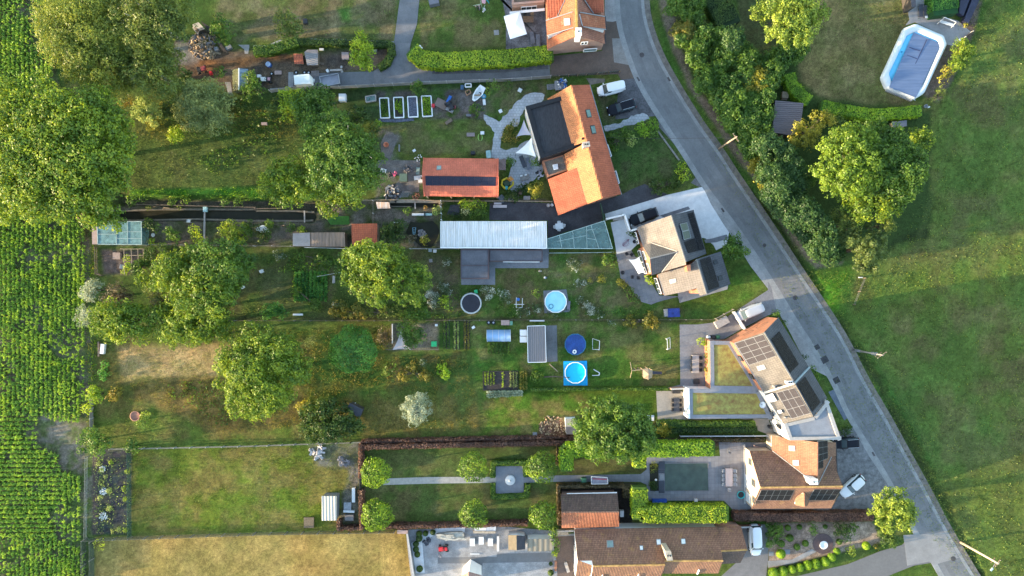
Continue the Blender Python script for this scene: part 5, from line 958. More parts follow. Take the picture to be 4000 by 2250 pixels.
PAL['ball']=((.075,.145,.014),(.16,.24,.02),(.028,.065,.008));PAL['ball2']=((.055,.115,.016),(.14,.21,.022),(.02,.05,.009))
for s,t in(('T12|905,665','north west'),('T12|1640,625','north middle'),('T22|225,625','north east'),('T12|915,985','south west'),('T12|1645,980','south middle'),('T22|235,985','south east')):
 f,xy=s.split('|');x,y=pl(xy)[0];tree(f,'%g,%g,%g'%(x,y,(100,90,95)[int(x)%3]),(5,4.6,5.3)[int(y)%3],'ball' if 'west' in t else 'ball2','round clipped ball tree, %s one of the six around the fountain garden'%t,'ball_tree',group='clipped ball trees of the formal garden',size=.19,dens=1.5,sub=0,gap=-1)
tree('T22','590,210,80 680,180,80 770,220,110 900,250,100 980,320,90 560,330,90 670,330,120 820,360,130 960,420,110 570,430,80 680,460,100 800,470,100 900,520,70 1020,430,60',10,'green','large rounded garden tree between the lawn and the trained hedge','garden_tree',size=.19,dens=1.2)
tree('T32','870,880,75 960,870,90 1030,940,80 860,980,80 960,970,100 1030,1030,70 920,1060,60',7,'yellow','yellow lime tree at the road corner of the south garden','roadside_tree',size=.19,dens=1.15)
# ---- hedges
hedge('T10','1185,385 1250,440 1400,455 1932,430 T20: 285,398',2.5,1.9,'lime','yellow green leafy hedge along the lane below the upper garden',size=.15)
hedge('T10','-10,380 100,375 230,330 300,310',1.6,1.2,'green','low green hedge along the curved path, west part',size=.12);hedge('T10','300,312 700,318 1010,330 1020,400 985,470 930,505',1.1,1.0,'dark','dark low hedge wrapping round the chicken yard to the lane',size=.12)
hedge('T12','800,478 1932,455 T22: 480,442',.75,1.8,'beech','long brown copper hedge on the north side of the formal garden');hedge('T12','800,436 1932,412 T22: 490,400',.45,1.4,'beech','thin brown hedge strip outside the northern copper hedge');hedge('T12','789,462 785,705',.55,1.8,'beech','copper hedge on the west side above the garden gate');hedge('T12','790,812 795,1090',.6,1.8,'beech','copper hedge on the west side below the garden gate');hedge('T12','620,1040 620,1095 790,1093',.55,1.5,'beech','short copper hedge around the store beside the field shelter')
hedge('T12','965,1085 1500,1072 1932,1062 T22: 110,1060',.55,1.8,'beech','copper hedge along the service yard');hedge('T22','1690,1005 1932,1000 T32: 0,1010 790,1002',1.4,1.6,'beech','dark red hedge north of the gravel garden');hedge('T22','1350,425 1900,425',.5,1.2,'dryhedge','dry brown hedge strip behind the upper trained hedge')
hedge('T22','345,460 345,610',.2,1.4,'dryhedge','thin brown hedge across the north lawn');hedge('T22','356,1060 354,775 840,775 885,795',.5,1.6,'dryhedge','brown hedge hugging the north and west side of the barn');hedge('T22','880,780 880,850',1.6,1.6,'dryhedge','thick brown end of the barn hedge')
hedge('T12','1788,700 1788,597 1932,597 T22: 105,597 105,690',.75,.7,'green','low clipped hedge round the north half of the fountain square');hedge('T12','1788,760 1788,855 1932,852 T22: 108,845 120,765',.75,.7,'green','low clipped hedge round the south half of the fountain square')
hedge('T22','150,43 700,40 1170,36',.5,1.1,'green','narrow green hedge between the two lower lawns',size=.1);hedge('T22','1110,305 1300,305',1.1,1.2,'green','short green hedge beside the golden shrub');hedge('T22','1300,302 1830,300',.9,1.4,'green','upper clipped hedge below the light terrace');hedge('T22','1210,352 1845,345',1.0,1.1,'dark','darker lower clipped hedge beside the white fence')
hedge('T22','412,640 412,505 560,500',2.1,3.6,'bright','trained lime hedge, western hook of the upper row',size=.15,z0=1.7);hedge('T22','560,505 960,500 1510,490',2.3,3.6,'bright','trained lime hedge north of the swimming pond',size=.15,z0=1.7);hedge('T22','965,620 965,560',1.9,3.4,'lime','short trained hedge stub west of the pond terrace',size=.15,z0=1.7)
hedge('T22','965,810 965,1000',2.5,3.4,'lime','trained hedge upright part south west of the pond',size=.16,z0=1.6);hedge('T22','1000,985 1610,985',2.7,3.4,'lime','long trained hedge south of the pond terrace',size=.16,z0=1.6)
hedge('T30','165,565 185,640 250,715 305,755',1.9,1.6,'bright','curved clipped hedge above the brown slat shed',size=.11);hedge('T30','425,800 600,835 800,865 1000,850 1150,835',1.8,1.5,'bright','long curved hedge below the dry pool lawn',size=.12);hedge('T30','1290,-40 1400,-40',2.0,1.6,'green','x')if 0 else None
hedge('T20','1520,-60 1590,60 1630,150',4.0,2.2,'dark','broad dark clipped hedge block at the top edge',size=.1);PAL['clip']=((.045,.085,.018),(.075,.115,.022),(.030,.055,.014));hedge('T30','1330,-60 1345,60',4.2,2.0,'emerald','dense dark green hedge block beside the sun beds',size=.11)
# ---- roadside thicket: every bush its own
rows=[('T20',v)for v in '1240,20,60,green 1350,40,65,green 1360,130,60,green 1300,230,62,rust 1290,300,45,green 1420,310,60,green 1400,380,55,green 1380,450,50,green 1480,250,50,dark 1570,290,55,green 1660,290,60,pine 1600,440,62,green 1560,500,45,green 1690,380,60,dark 1760,440,60,dark 1440,560,45,green 1430,640,48,green 1520,600,45,dark 1540,700,60,green 1600,780,62,green 1650,650,62,olive 1740,560,60,olive 1830,600,70,gold 1860,520,55,dark 1700,750,62,green 1760,680,60,green 1640,880,60,green 1720,840,62,green 1800,780,62,dark 1700,960,55,green 1790,920,62,dark 1880,860,60,dark 1800,1040,60,green 1780,1120,55,olive 1870,980,60,dark 1860,1130,60,olive 1850,1220,55,gold 1910,1270,50,gold 1900,1360,50,gold'.split()]
rows+=[('T30',v)for v in '20,480,70,dark 110,430,65,dark 190,400,60,dark 250,370,45,dark 10,600,60,dark 40,520,45,dark -10,720,40,dark 10,1120,70,pine 60,1220,75,pine 130,1160,60,pine 30,1330,70,pine 130,1300,75,pine 210,1260,55,pine 200,1380,65,pine 90,1410,70,pine 290,1340,50,dark'.split()]
rows+=[('T31',v)for v in '60,20,70,pine 170,40,70,pine 120,120,70,pine 230,110,70,pine 190,200,65,pine 300,160,65,pine 270,280,65,pine 370,230,60,pine 330,350,60,pine 430,310,60,pine 380,430,60,pine 470,400,55,pine 460,480,50,pine 530,460,40,pine'.split()]
PAL['thick']=((.040,.095,.022),(.085,.150,.032),(.018,.048,.014));PAL['pine2']=((.026,.066,.026),(.060,.110,.040),(.012,.032,.014));rows.sort(key=lambda v:(FR[v[0]][1]+float(v[1].split(',')[1])*.5176));wd={'green':'mid green','dark':'dark green','olive':'olive green','gold':'yellow tipped','pine':'blackish conifer','rust':'rust tinged'}
cnt={}
for i,(f,v)in enumerate(rows):
 x,y,r,p=v.split(',');x,y,r=float(x),float(y),float(r);rnd=random.Random(i);X,Y=px(f,x,y)
 place=('at the picture top' if Y<90 else 'by the bare earth' if Y<230 else 'opposite the parked cars' if Y<420 else 'opposite the front garden' if Y<600 else 'beside the leaning pole' if Y<700 else 'below the slat shed' if Y<860 else 'at the southern tip')
 s=' '.join('%g,%g,%g'%(x+rnd.uniform(-.4,.4)*r,y+rnd.uniform(-.4,.4)*r,r*rnd.uniform(.95,1.3))for _ in range(6))
 kk=cnt[p,place]=cnt.get((p,place),-1)+1
 shrub(f,s,(3.6 if p!='pine' else 6.5)*rnd.uniform(.8,1.2),{'dark':'thick','olive':'thick','pine':'pine2'}.get(p,p),'%s from top among %s bushes %s, roadside thicket'%(ORD[kk],wd[p],place),'thicket_bush' if p!='pine' else 'conifer','shrub' if p!='pine' else 'conifer','roadside thicket bushes, %s, %s'%(wd[p],place),size=.19)
PAL['ash2']=((.060,.095,.035),(.12,.16,.06),(.028,.05,.018))
# ---- north east garden
tree('T30','60,60,90 170,50,100 290,60,90 380,110,70 100,180,90 220,190,100 320,200,70 150,270,80 250,280,70 20,250,60 -60,100,70',9,'yellow','glowing yellow willow at the top of the pool lawn','golden_willow',size=.2,dens=1.15)
PAL['maple']=((.14,.23,.02),(.27,.36,.03),(.065,.12,.015));tree('T30','560,1030,80 660,1020,90 500,1110,90 620,1130,110 740,1070,90 560,1230,100 700,1220,120 440,1270,90 480,1370,100 620,1350,120 760,1330,100 820,1180,80 700,1440,80',12,'maple','big yellow green maple in the private wood','maple_tree',size=.2,dens=1.15)
tree('T30','830,980,80 930,1040,90 900,1150,100 1010,1130,80 960,1260,110 1080,1280,100 900,1370,110 1030,1400,100 1130,1180,60',11,'green','dark green tree behind the yellow maple','maple_tree',size=.2,dens=1.1);tree('T30','1110,1040,65 1180,1020,60 1200,1070,50 1130,1100,40',5,'ash','smaller tree on the meadow edge right of the maple','small_tree',size=.18)
tree('T30','240,960,55 230,1050,60 310,1080,55 370,910,60 440,900,55 330,1000,60 200,1080,40',5.5,'gold','golden tree beside the brown slat shed','small_tree',size=.18);shrub('T30','500,900,50 540,930,40',3,'dark','dark bush right of the golden tree');shrub('T30','1440,350,60 1480,400,65 1450,460,60 1400,490,50',3,'ash','green and rust bush between the pool and the field');shrub('T30','1350,540,40 1320,600,35',1.6,'gold','tall grasses at the east side of the pool','ornamental_grass','grass clump');shrub('T30','1300,700,45 1260,760,35',1.4,'olive','rough grass clump south east of the pool','ornamental_grass','grass clump');shrub('T30','1490,190,16',.8,'gold','small yellow bush below the dark cloches')
tree('T31','620,60,80 720,30,90 860,40,100 960,60,70 700,140,80 830,130,80 940,140,60',9,'ash','southern foliage of the private wood','field_tree',size=.2);tree('T31','530,180,60 600,230,70 560,290,60 640,300,60',7,'olive','olive tree right of the conifer belt','field_tree',size=.18);tree('T31','860,230,70 910,260,50 790,280,60',7,'olive','pale olive tree at the meadow edge','field_tree',size=.18)
tree('T31','650,380,60 740,400,70 830,360,60 720,480,70 820,460,70 770,550,55 700,560,50 620,330,60 560,380,50',8,'ash2','grey green tree at the southern tip of the wood','field_tree',size=.17,dens=1.6,gap=.22)
# ---- gravel garden
shrub('T32','40,1100,60 30,1180,55 90,1130,50',1.8,'green','large spreading bush at the west end of the gravel garden');shrub('T32','330,1085,32 345,1110,25',1.4,'green','feathery round bush in the gravel garden');shrub('T32','545,1100,50 580,1150,40',1.8,'dark','dark green bush, left of the pair in the gravel garden');shrub('T32','640,1090,45',1.7,'green','lighter green bush, right of the pair in the gravel garden');shrub('T32','870,1110,55 900,1160,60 930,1190,40',2.2,'dark','dark bush under the yellow lime tree');shrub('T32','622,1255,32 635,1275,22',.9,'yellow','small cream yellow bush in the gravel garden');shrub('T32','822,1225,22',.8,'rust','small rusty bush near the side road');shrub('T32','575,345,40 600,350,30',1.6,'dark','dark bush beside the black wagon');shrub('T31','275,1245,22',1,'dark','small dark bush at the foot of the slate roofed house');shrub('T31','350,1370,25 365,1400,22 340,1330,20',.9,'green','low hedge plants along the slate roofed house');shrub('T31','60,920,30 120,990,22',1.2,'green','green plants behind the brick gable');
for i,(x,y,r)in enumerate(sorted(pl('150,1085,22 237,1080,20 432,1077,16 165,1162,27 100,1205,26 218,1230,24 282,1203,24 537,1190,22'))):ball('T32',x,y,r,ORD[i]+' from the left of the small dark clipped balls on the brown gravel','green','clipped balls on the gravel garden')
ball('T32',97,1282,34,'largest clipped ball of the gravel garden beside the stone slabs','bright',None);ball('T32',740,1220,30,'clipped drum shaped bush nearest the lime tree','bright',None);ball('T32',520,1262,25,'clipped ball at the head of the box row','bright',None)
for i,(x,y,r)in enumerate(pl('480,1308,31 430,1340,34 360,1356,34 300,1367,34 240,1385,30 178,1400,30 112,1412,36 42,1425,38')):ball('T32',x,y,r,ORD[i]+' clipped box, counted from the east, in the bright row along the side road','bright','row of clipped box along the side road',h=1.2)
for i,(x,y,r)in enumerate(pl('1230,1130,22 1280,1128,20 1335,1120,20 1232,1165,25 1207,1207,22 1207,1248,22 1217,1287,21 1235,1395,24')):ball('T12',x,y,r,('left one of the top row','middle one of the top row','right one of the top row','largest','uppermost of the column','middle one of the column','lowest of the column','lonely bottom one')[i]+', box ball on the white gravel strip','dark','box balls on the service yard')
for x,y,r in pl('292,1357,14 292,1425,22'):ball('T22',x,y,r,('smaller upper' if r<20 else 'larger lower')+' clipped ball in the planted strip east of the yard','dark','box balls beside the brown brick yard')
shrub('T22','310,1130,30 330,1190,30 330,1250,28 325,1100,20',2.6,'green','climbing green bush beside the ribbed shed');shrub('T22','320,1280,22',1.2,'lime','lime end of the climbing bush by the yard lane')
# ---- maize, meadow grass, beds: countless, one object each
def maize():
 PX=[];sc=.75
 poly=gp('M','-80,-80 118,-80 140,180 225,560 222,900 212,1060 150,1060 100,1040 100,1120 150,1140 160,1180 212,1200 218,1530 -80,1530')
 x=np.arange(-86,-62,sc);y=np.arange(-52,52,.17);X,Y=np.meshgrid(x,y);X=X.ravel();Y=Y.ravel()
 hz=sdist(X,Y,gp('M','-80,1050 105,1040 105,1120 165,1180 165,1345 -80,1345'))<0
 xh=np.arange(-90,-62,.17);yh=np.arange(-52,52,sc);XH,YH=np.meshgrid(xh,yh);XH=XH.ravel();YH=YH.ravel();hh=sdist(XH,YH,gp('M','-80,1050 105,1040 105,1120 165,1180 165,1345 -80,1345'))<0
 X=np.concatenate([X[~hz],XH[hh]]);Y=np.concatenate([Y[~hz],YH[hh]]);k=sdist(X,Y,poly)<-.1
 bare=fbm(X*.22,Y*.22,44);k&=~((bare<.46)&(RNG.random(len(X))<.62));k&=RNG.random(len(X))<.93
 X=X[k]+RNG.normal(0,.05,k.sum());Y=Y[k]+RNG.normal(0,.04,k.sum());n=len(X);nb=6;Hh=(.6+.5*fbm(X*.15,Y*.15,12))*RNG.uniform(.8,1.15,n)
 a=RNG.uniform(0,6.28,(n,nb));Ln=RNG.uniform(.24,.46,(n,nb));z0=Hh[:,None]*RNG.uniform(.35,.8,(n,nb));cx,sy=np.cos(a),np.sin(a);wv=.075
 def pt(r,z,side):return np.stack([X[:,None]+cx*r-sy*side,Y[:,None]+sy*r+cx*side,z],-1)
 A1,A2=pt(0*Ln,z0,-wv),pt(0*Ln,z0,wv);B1,B2=pt(Ln*.5,z0+.22*Hh[:,None],-wv*1.1),pt(Ln*.5,z0+.22*Hh[:,None],wv*1.1);C1,C2=pt(Ln,z0-.02,-wv*.3),pt(Ln,z0-.02,wv*.3)
 V=np.stack([A1,B1,B2,A2,B1,C1,C2,B2],2).reshape(-1,3);c=tones('corn',np.stack([X,Y,X*0],1),n,7);c=np.repeat(c,nb*8,0)
 print('maize plants',n);return tag(rawmesh('maize',V,n*nb*2,c,None),'rows of young maize filling the field along the left edge','maize',None,'stuff')
maize()
PAL['mgrass']=((.105,.105,.028),(.19,.155,.042),(.05,.06,.018))
scatter('meadow_grass','M',['340,960 560,950 620,1050 770,1010 780,1070 560,1090 430,1030','380,250 760,250 750,350 400,330','600,830 960,830 980,960 780,1010','980,895 1170,895 1190,990 970,985','940,1000 1200,985 1200,1080 930,1090','340,330 430,260 500,300 420,370','290,960 340,960 360,1010 300,1000'],26,.15,.45,'mgrass','tall golden meadow grass in the rough parts of the gardens',blade=.22)
scatter('rough_grass','M',['250,850 980,815 985,1100 260,1105','300,260 760,250 760,470 320,480','1080,640 1160,640 1160,800 380,800 380,640','335,1130 895,1125 890,1335 335,1340','2010,690 2150,690 2110,800 2060,790','1640,-20 1700,-20 1800,190 1900,420 2010,560 2090,680 2150,690 2130,860 2300,1080 2480,1500 2440,1500 2180,1100 1990,770 1800,410'],15,.12,.22,'olive','short rough green grass of paddock, orchard and verges',blade=.25)
scatter('lawn_grass','M',['1180,812 1705,812 1708,975 1200,978','1215,985 1650,985 1650,1100 1215,1095','1245,640 1550,640 1570,720 1780,780 1780,800 1160,800 1160,718','1045,0 1268,0 1275,118 1060,122','600,0 1005,0 990,100 700,95','2130,0 2576,0 2576,1449 2440,1449 2240,1230 2130,880 2150,680 2260,600','2000,0 2290,0 2225,200 2310,262 2060,245'],3.2,.10,.08,'green','short lawn grass of the gardens and the eastern pasture',blade=.4)
scatter('bank_herbs','M',['330,480 680,472 800,490 780,504 320,498','735,660 830,655 830,745 740,760','120,600 235,600 250,840 235,1060 225,1060 225,850'],14,.15,.4,'bright','bright green herbs on the canal bank and in the potato plot',blade=.5)
scatter('field_edge_weeds','M',['228,620 250,640 245,720 230,700','222,860 240,860 240,1120 218,1120'],26,.14,.7,'gold','yellow weeds along the maize field edge',blade=.25)
scatter('pond_planting','M',['236,1135 262,1135 262,1340 236,1340','240,1150 330,1150 330,1340 240,1340'],10,.13,.4,'pale','tufts of pale and green plants on the black sheet',blade=.4)
for f,s,h,p,t in(('D','515,440,22 512,500,24 518,560,22 515,640,24 520,700,22',1.8,'gold','tall yellowish border plants along the wall of the sedum roofed annex'),('T01','1000,60,40 1080,55,30',1.5,'green','herbs overhanging the west end of the ditch'),('T01','1300,70,30 1400,65,30',1.2,'ash','herb clump on the ditch bank above the middle of the canal'),('T01','1700,75,30 1800,80,35',1.2,'green','herb clump on the ditch bank near the orchard trees'),('T01','1120,120,20 1350,115,18',.6,'olive','weeds between ditch and canal'),('T01','1420,990,50',4,'ash','round branch end hanging over the north edge of the straw strip'),('T10','900,960,40 860,1000,40',1.6,'dark','dark bush at the foot of the locust tree'),('T00','980,760,40 930,780,35',2,'rust','rusty undergrowth beside the ash tree'),('T00','1150,950,45 1220,900,40',1.4,'gold','golden undergrowth below the pale willow'),('T00','1750,760,40 1820,800,40',1.6,'dark','dark undergrowth right of the blue green tree'),('T11','330,480,40 480,500,45 540,520,40',1.2,'green','leafy border below the white edged fence'),('T11','300,740,40 450,850,40',1.0,'green','bushy plants below the potato rows'),('T11','1020,1310,40 1000,1350,40',1.2,'green','bush at the west end of the lower rough meadow'),('T11','1410,1340,45 1430,1380,35',1.2,'bright','bright bush in the lower rough meadow'),('T11','1180,1330,50 1120,1380,45 1280,1390,45',.9,'rust','reddish scrub in the lower rough meadow')):shrub(f,s,h,p,t)
for f,s,h,p,t in(('T01','1800,640,70 1760,700,60 1850,600,50',7,'green','dark green eastern flank of the wood beside the white chair frame'),('T01','1100,660,60 1180,700,50',5,'ash','green bush between bare shrub and the wood centre'),('T01','1560,1090,50 1680,1080,50 1750,1060,40',4,'ash','bright bushes closing the wood above the round meadow tree'),('T01','1420,460,60 1380,500,50',6,'ash','yellow green crown next to the allotment fence'),('T11','650,520,50 640,600,50',5,'green','green side tree left of the wide ash crowns'),('T11','1280,650,40 1290,700,40',4,'green','green branches reaching to the white flowers')):tree('T01' if f=='T01' else f,s,h,p,t,'side_tree',size=.19)
scatter('pasture_tufts','M',['2420,0 2576,0 2576,1449 2470,1449 2260,1230 2140,880 2160,690 2270,600 2350,440 2360,300'],5,.13,.07,'olive','paler tufts and clover patches across the eastern pasture',blade=.5)
scatter('scrub_growth','M',['360,300 480,280 740,280 700,330 520,350','470,400 560,370 700,330 690,380 540,440','660,650 1000,640 1010,660 700,690','850,770 1150,740 1160,800 840,800','420,960 560,955 640,1040 560,1070 440,1010','1240,760 1560,770 1700,790 1240,798'],9,.2,.5,'green','knee high scrub and rough herbs in the neglected garden corners',blade=.5)
# - fences and walls
FENW=mat('grey_fence_wood',(.20,.185,.16),.85,.25,3);CPOST=mat('concrete_post',(.36,.35,.33),.85,.1,3);GPOST=mat('green_metal',(.05,.10,.07),.5,.2,3)
def fence(f,s,h,label,style='rail',step=2.2,m=None,pm=None,group=None,name='fence'):
 p=P(f,s);th=thing(name,ctr(p),label,'fence',group);m=m or FENW;pm=pm or CPOST;pan=MB();L_=0;posts=[]
 for a,b in zip(p,p[1:]):
  d=b-a;n=max(1,round(d.length/step));up=Vector((0,0,1))
  for i in range(n):posts.append(a.lerp(b,i/n))
  if style=='panel':pan.bar(a+up*h*.5,b+up*h*.5,.05,h*.96)
  elif style=='wall':pan.bar(a+up*h*.5,b+up*h*.5,.2,h)
  elif style=='wire':
   for z in(.3,.6,.95):pan.bar(a+up*h*z,b+up*h*z,.022)
  elif style=='mesh':
   pan.bar(a+up*h*.5,b+up*h*.5,.015,h*.95);pan.bar(a+up*h,b+up*h,.05)
  else:
   for z in(.4,.92):pan.bar(a+up*h*z,b+up*h*z,.07,.10)
 posts.append(p[-1]);pan.build('wall' if style=='wall' else 'panel' if style in('panel','mesh')else 'rail',m,th)
 if style!='wall':
  for q in posts:MB().box(q+Vector((0,0,(h+.06)/2)),(.11,.11,h+.06)).build('post',pm,th)
 else:
  cp=MB()
  for a,b in zip(p,p[1:]):cp.bar(a+Vector((0,0,h+.03)),b+Vector((0,0,h+.03)),.26,.06)
  cp.build('coping',pm,th)
 return th
MESH=glassy('wire_mesh',(.10,.12,.10),.35,.6)
fence('T10','120,698 280,675 640,668 900,655 1320,634 1932,612 T20: 290,590',1.5,'long concrete plate fence along the south side of the lane','panel',2.6,CONCW)
fence('T20','290,588 560,570 810,548',1.1,'dark wire and post fence in front of the brick forecourt','mesh',1.6,MESH,WOODB)
fence('T01','1075,398 1500,402 1932,410 T11: 0,408 280,412',1.4,'thin light fence between allotment and western wood','wire',2.6)
fence('T11','380,420 700,428',.9,'white edged fence below the mossy shed','panel',3,WHT);fence('T11','1170,430 1530,430',1.2,'pale rail fence between the pond and the middle garden','rail',2.5,CONCW)
fence('T11','890,70 890,260',1.2,'wire fence between duckweed pond and basin','wire',2);fence('T11','1400,72 1404,215',1.5,'upright glass divider at the end of the basin','mesh',1.2,glassy('divider_glass',(.3,.36,.33),.5),WHT)
fence('T11','780,66 1200,62 1420,72 1932,72 T21: 0,72 300,76',1.0,'long boarded rail fence north of the basin and tarmac yard','rail',1.6,WOODL,WOODL)
fence('T01','1020,95 1400,105 1932,118 T11: 0,128 200,125',.7,'decaying board edging between ditch and canal','rail',2,WOODB,WOODB)
fence('T11','-700,968 300,970 900,970 1800,966 T21: 0,964 600,964 1540,962',1.0,'long wire garden fence between the middle and lower gardens','wire',2.5,WOODB,FENW)
fence('T21','1530,955 1660,885',1.0,'short slanted rail fence beside the silver wagon','rail',1.5,FENW,FENW)
fence('T02','850,485 1932,462 T12: 0,462 300,450 720,437',1.0,'light board edging along the north side of the grass paddock','rail',2.5,FENW);fence('T12','720,437 1932,406 T22: 400,400',1.0,'thin wire fence north of the copper hedge','wire',2.6,CPOST)
fence('T02','668,545 660,1160',1.0,'wire fence between the maize and the black sheeted bed','wire',1.8,CPOST,FENW);fence('T02','988,500 992,1140',1.2,'green wire mesh fence on the west side of the paddock','mesh',2,glassy('mesh_green',(.06,.12,.08),.35),GPOST)
fence('T02','655,1165 1000,1152 1932,1120 T12: 0,1118 600,1108 1050,1102',1.4,'long wire mesh fence between paddock and dry straw field','mesh',2.6,MESH,FENW);fence('T02','652,1165 650,1449',1.4,'outer wire mesh fence beside the maize in the corner','mesh',2.4,MESH,FENW);fence('T02','712,1175 712,1449',1.4,'inner wire mesh fence along the straw field','mesh',2.4,MESH,FENW)
fence('T02','706,30 704,330',1.0,'weathered board fence on the boundary hedge strip','panel',1.5,FENW)
fence('T12','1148,1110 1200,1449',1.1,'low concrete wall between straw field and service yard','wall',m=CONCW);fence('T22','1265,388 1932,385',.9,'white post and board fence below the dark clipped hedge','rail',2.4,WHT,WHT)
fence('T22','330,1100 470,1095',.8,'curved cream wall end beside the barn','wall',m=mat('cream_stone',(0,0,0)));fence('T22','800,1085 1600,1070 1870,1060',1.0,'brown boundary wall north of the long farmhouse','wall',m=BROR)
fence('H','1600,448 2000,445 2395,438',.8,'thin pale green rail below the triangular glass roof','rail',3,MATS['pale_green_frame'],MATS['pale_green_frame'])
fence('C','-60,262 180,205 245,412',1.6,'white garden wall round the gravel court','wall',m=RENW,pm=RENW);fence('C','245,412 330,388',1.6,'short white wall running up to the tan roofed house','wall',m=RENW,pm=RENW)
fence('D','748,90 850,250',1.1,'white boundary wall beside the silver wagon','wall',m=RENW,pm=RENW);fence('D','150,806 310,800 540,812',1.8,'pinkish brick garden wall between the two terraces','wall',m=BRPK);fence('D','500,352 730,368',1.6,'brick garden wall behind the bins','wall',m=BROR)
fence('T20','1100,990 1260,1210',.12,'concrete kerb along the front lawn','wall',m=FENW,pm=FENW);fence('B','835,1290 872,1449',1.4,'green garden fence between tarmac yard and gravel drive','panel',1.4,GPOST,GPOST)
fence('T22','1750,450 1755,900',.2,'thin drain channel in front of the villa','wall',m=ZINC);fence('T01','740,420 745,615 780,630',1.0,'weathered edging on the west side of the vine yard','rail',2,WOODB,WOODB)
fence('T30','1470,290 1525,248',.8,'short dark fence at the corner of the pool deck','panel',1,WOODD);fence('T31','640,850 720,650',.8,'sagging wire fence from the wood towards the road','wire',3,FENW,WOODB)
t_=thing('pergola',ctr(P('T01','990,500')),'wire and pole pergola with climbers beside the brown yard','pergola')
for a in('935,430 940,625','990,430 995,580','1040,430 1045,575','1080,430 1082,520','905,430 1080,430','935,480 1080,478','985,578 1050,580'):beam(t_,P('T01',a,2.0),.035,WOODL,'pole')
for x,y in((935,430),(1080,430),(940,625),(1045,575)):q=W('T01',x,y,1.0);MB().box(q,(.08,.08,2.0)).build('post',WOODL,t_)
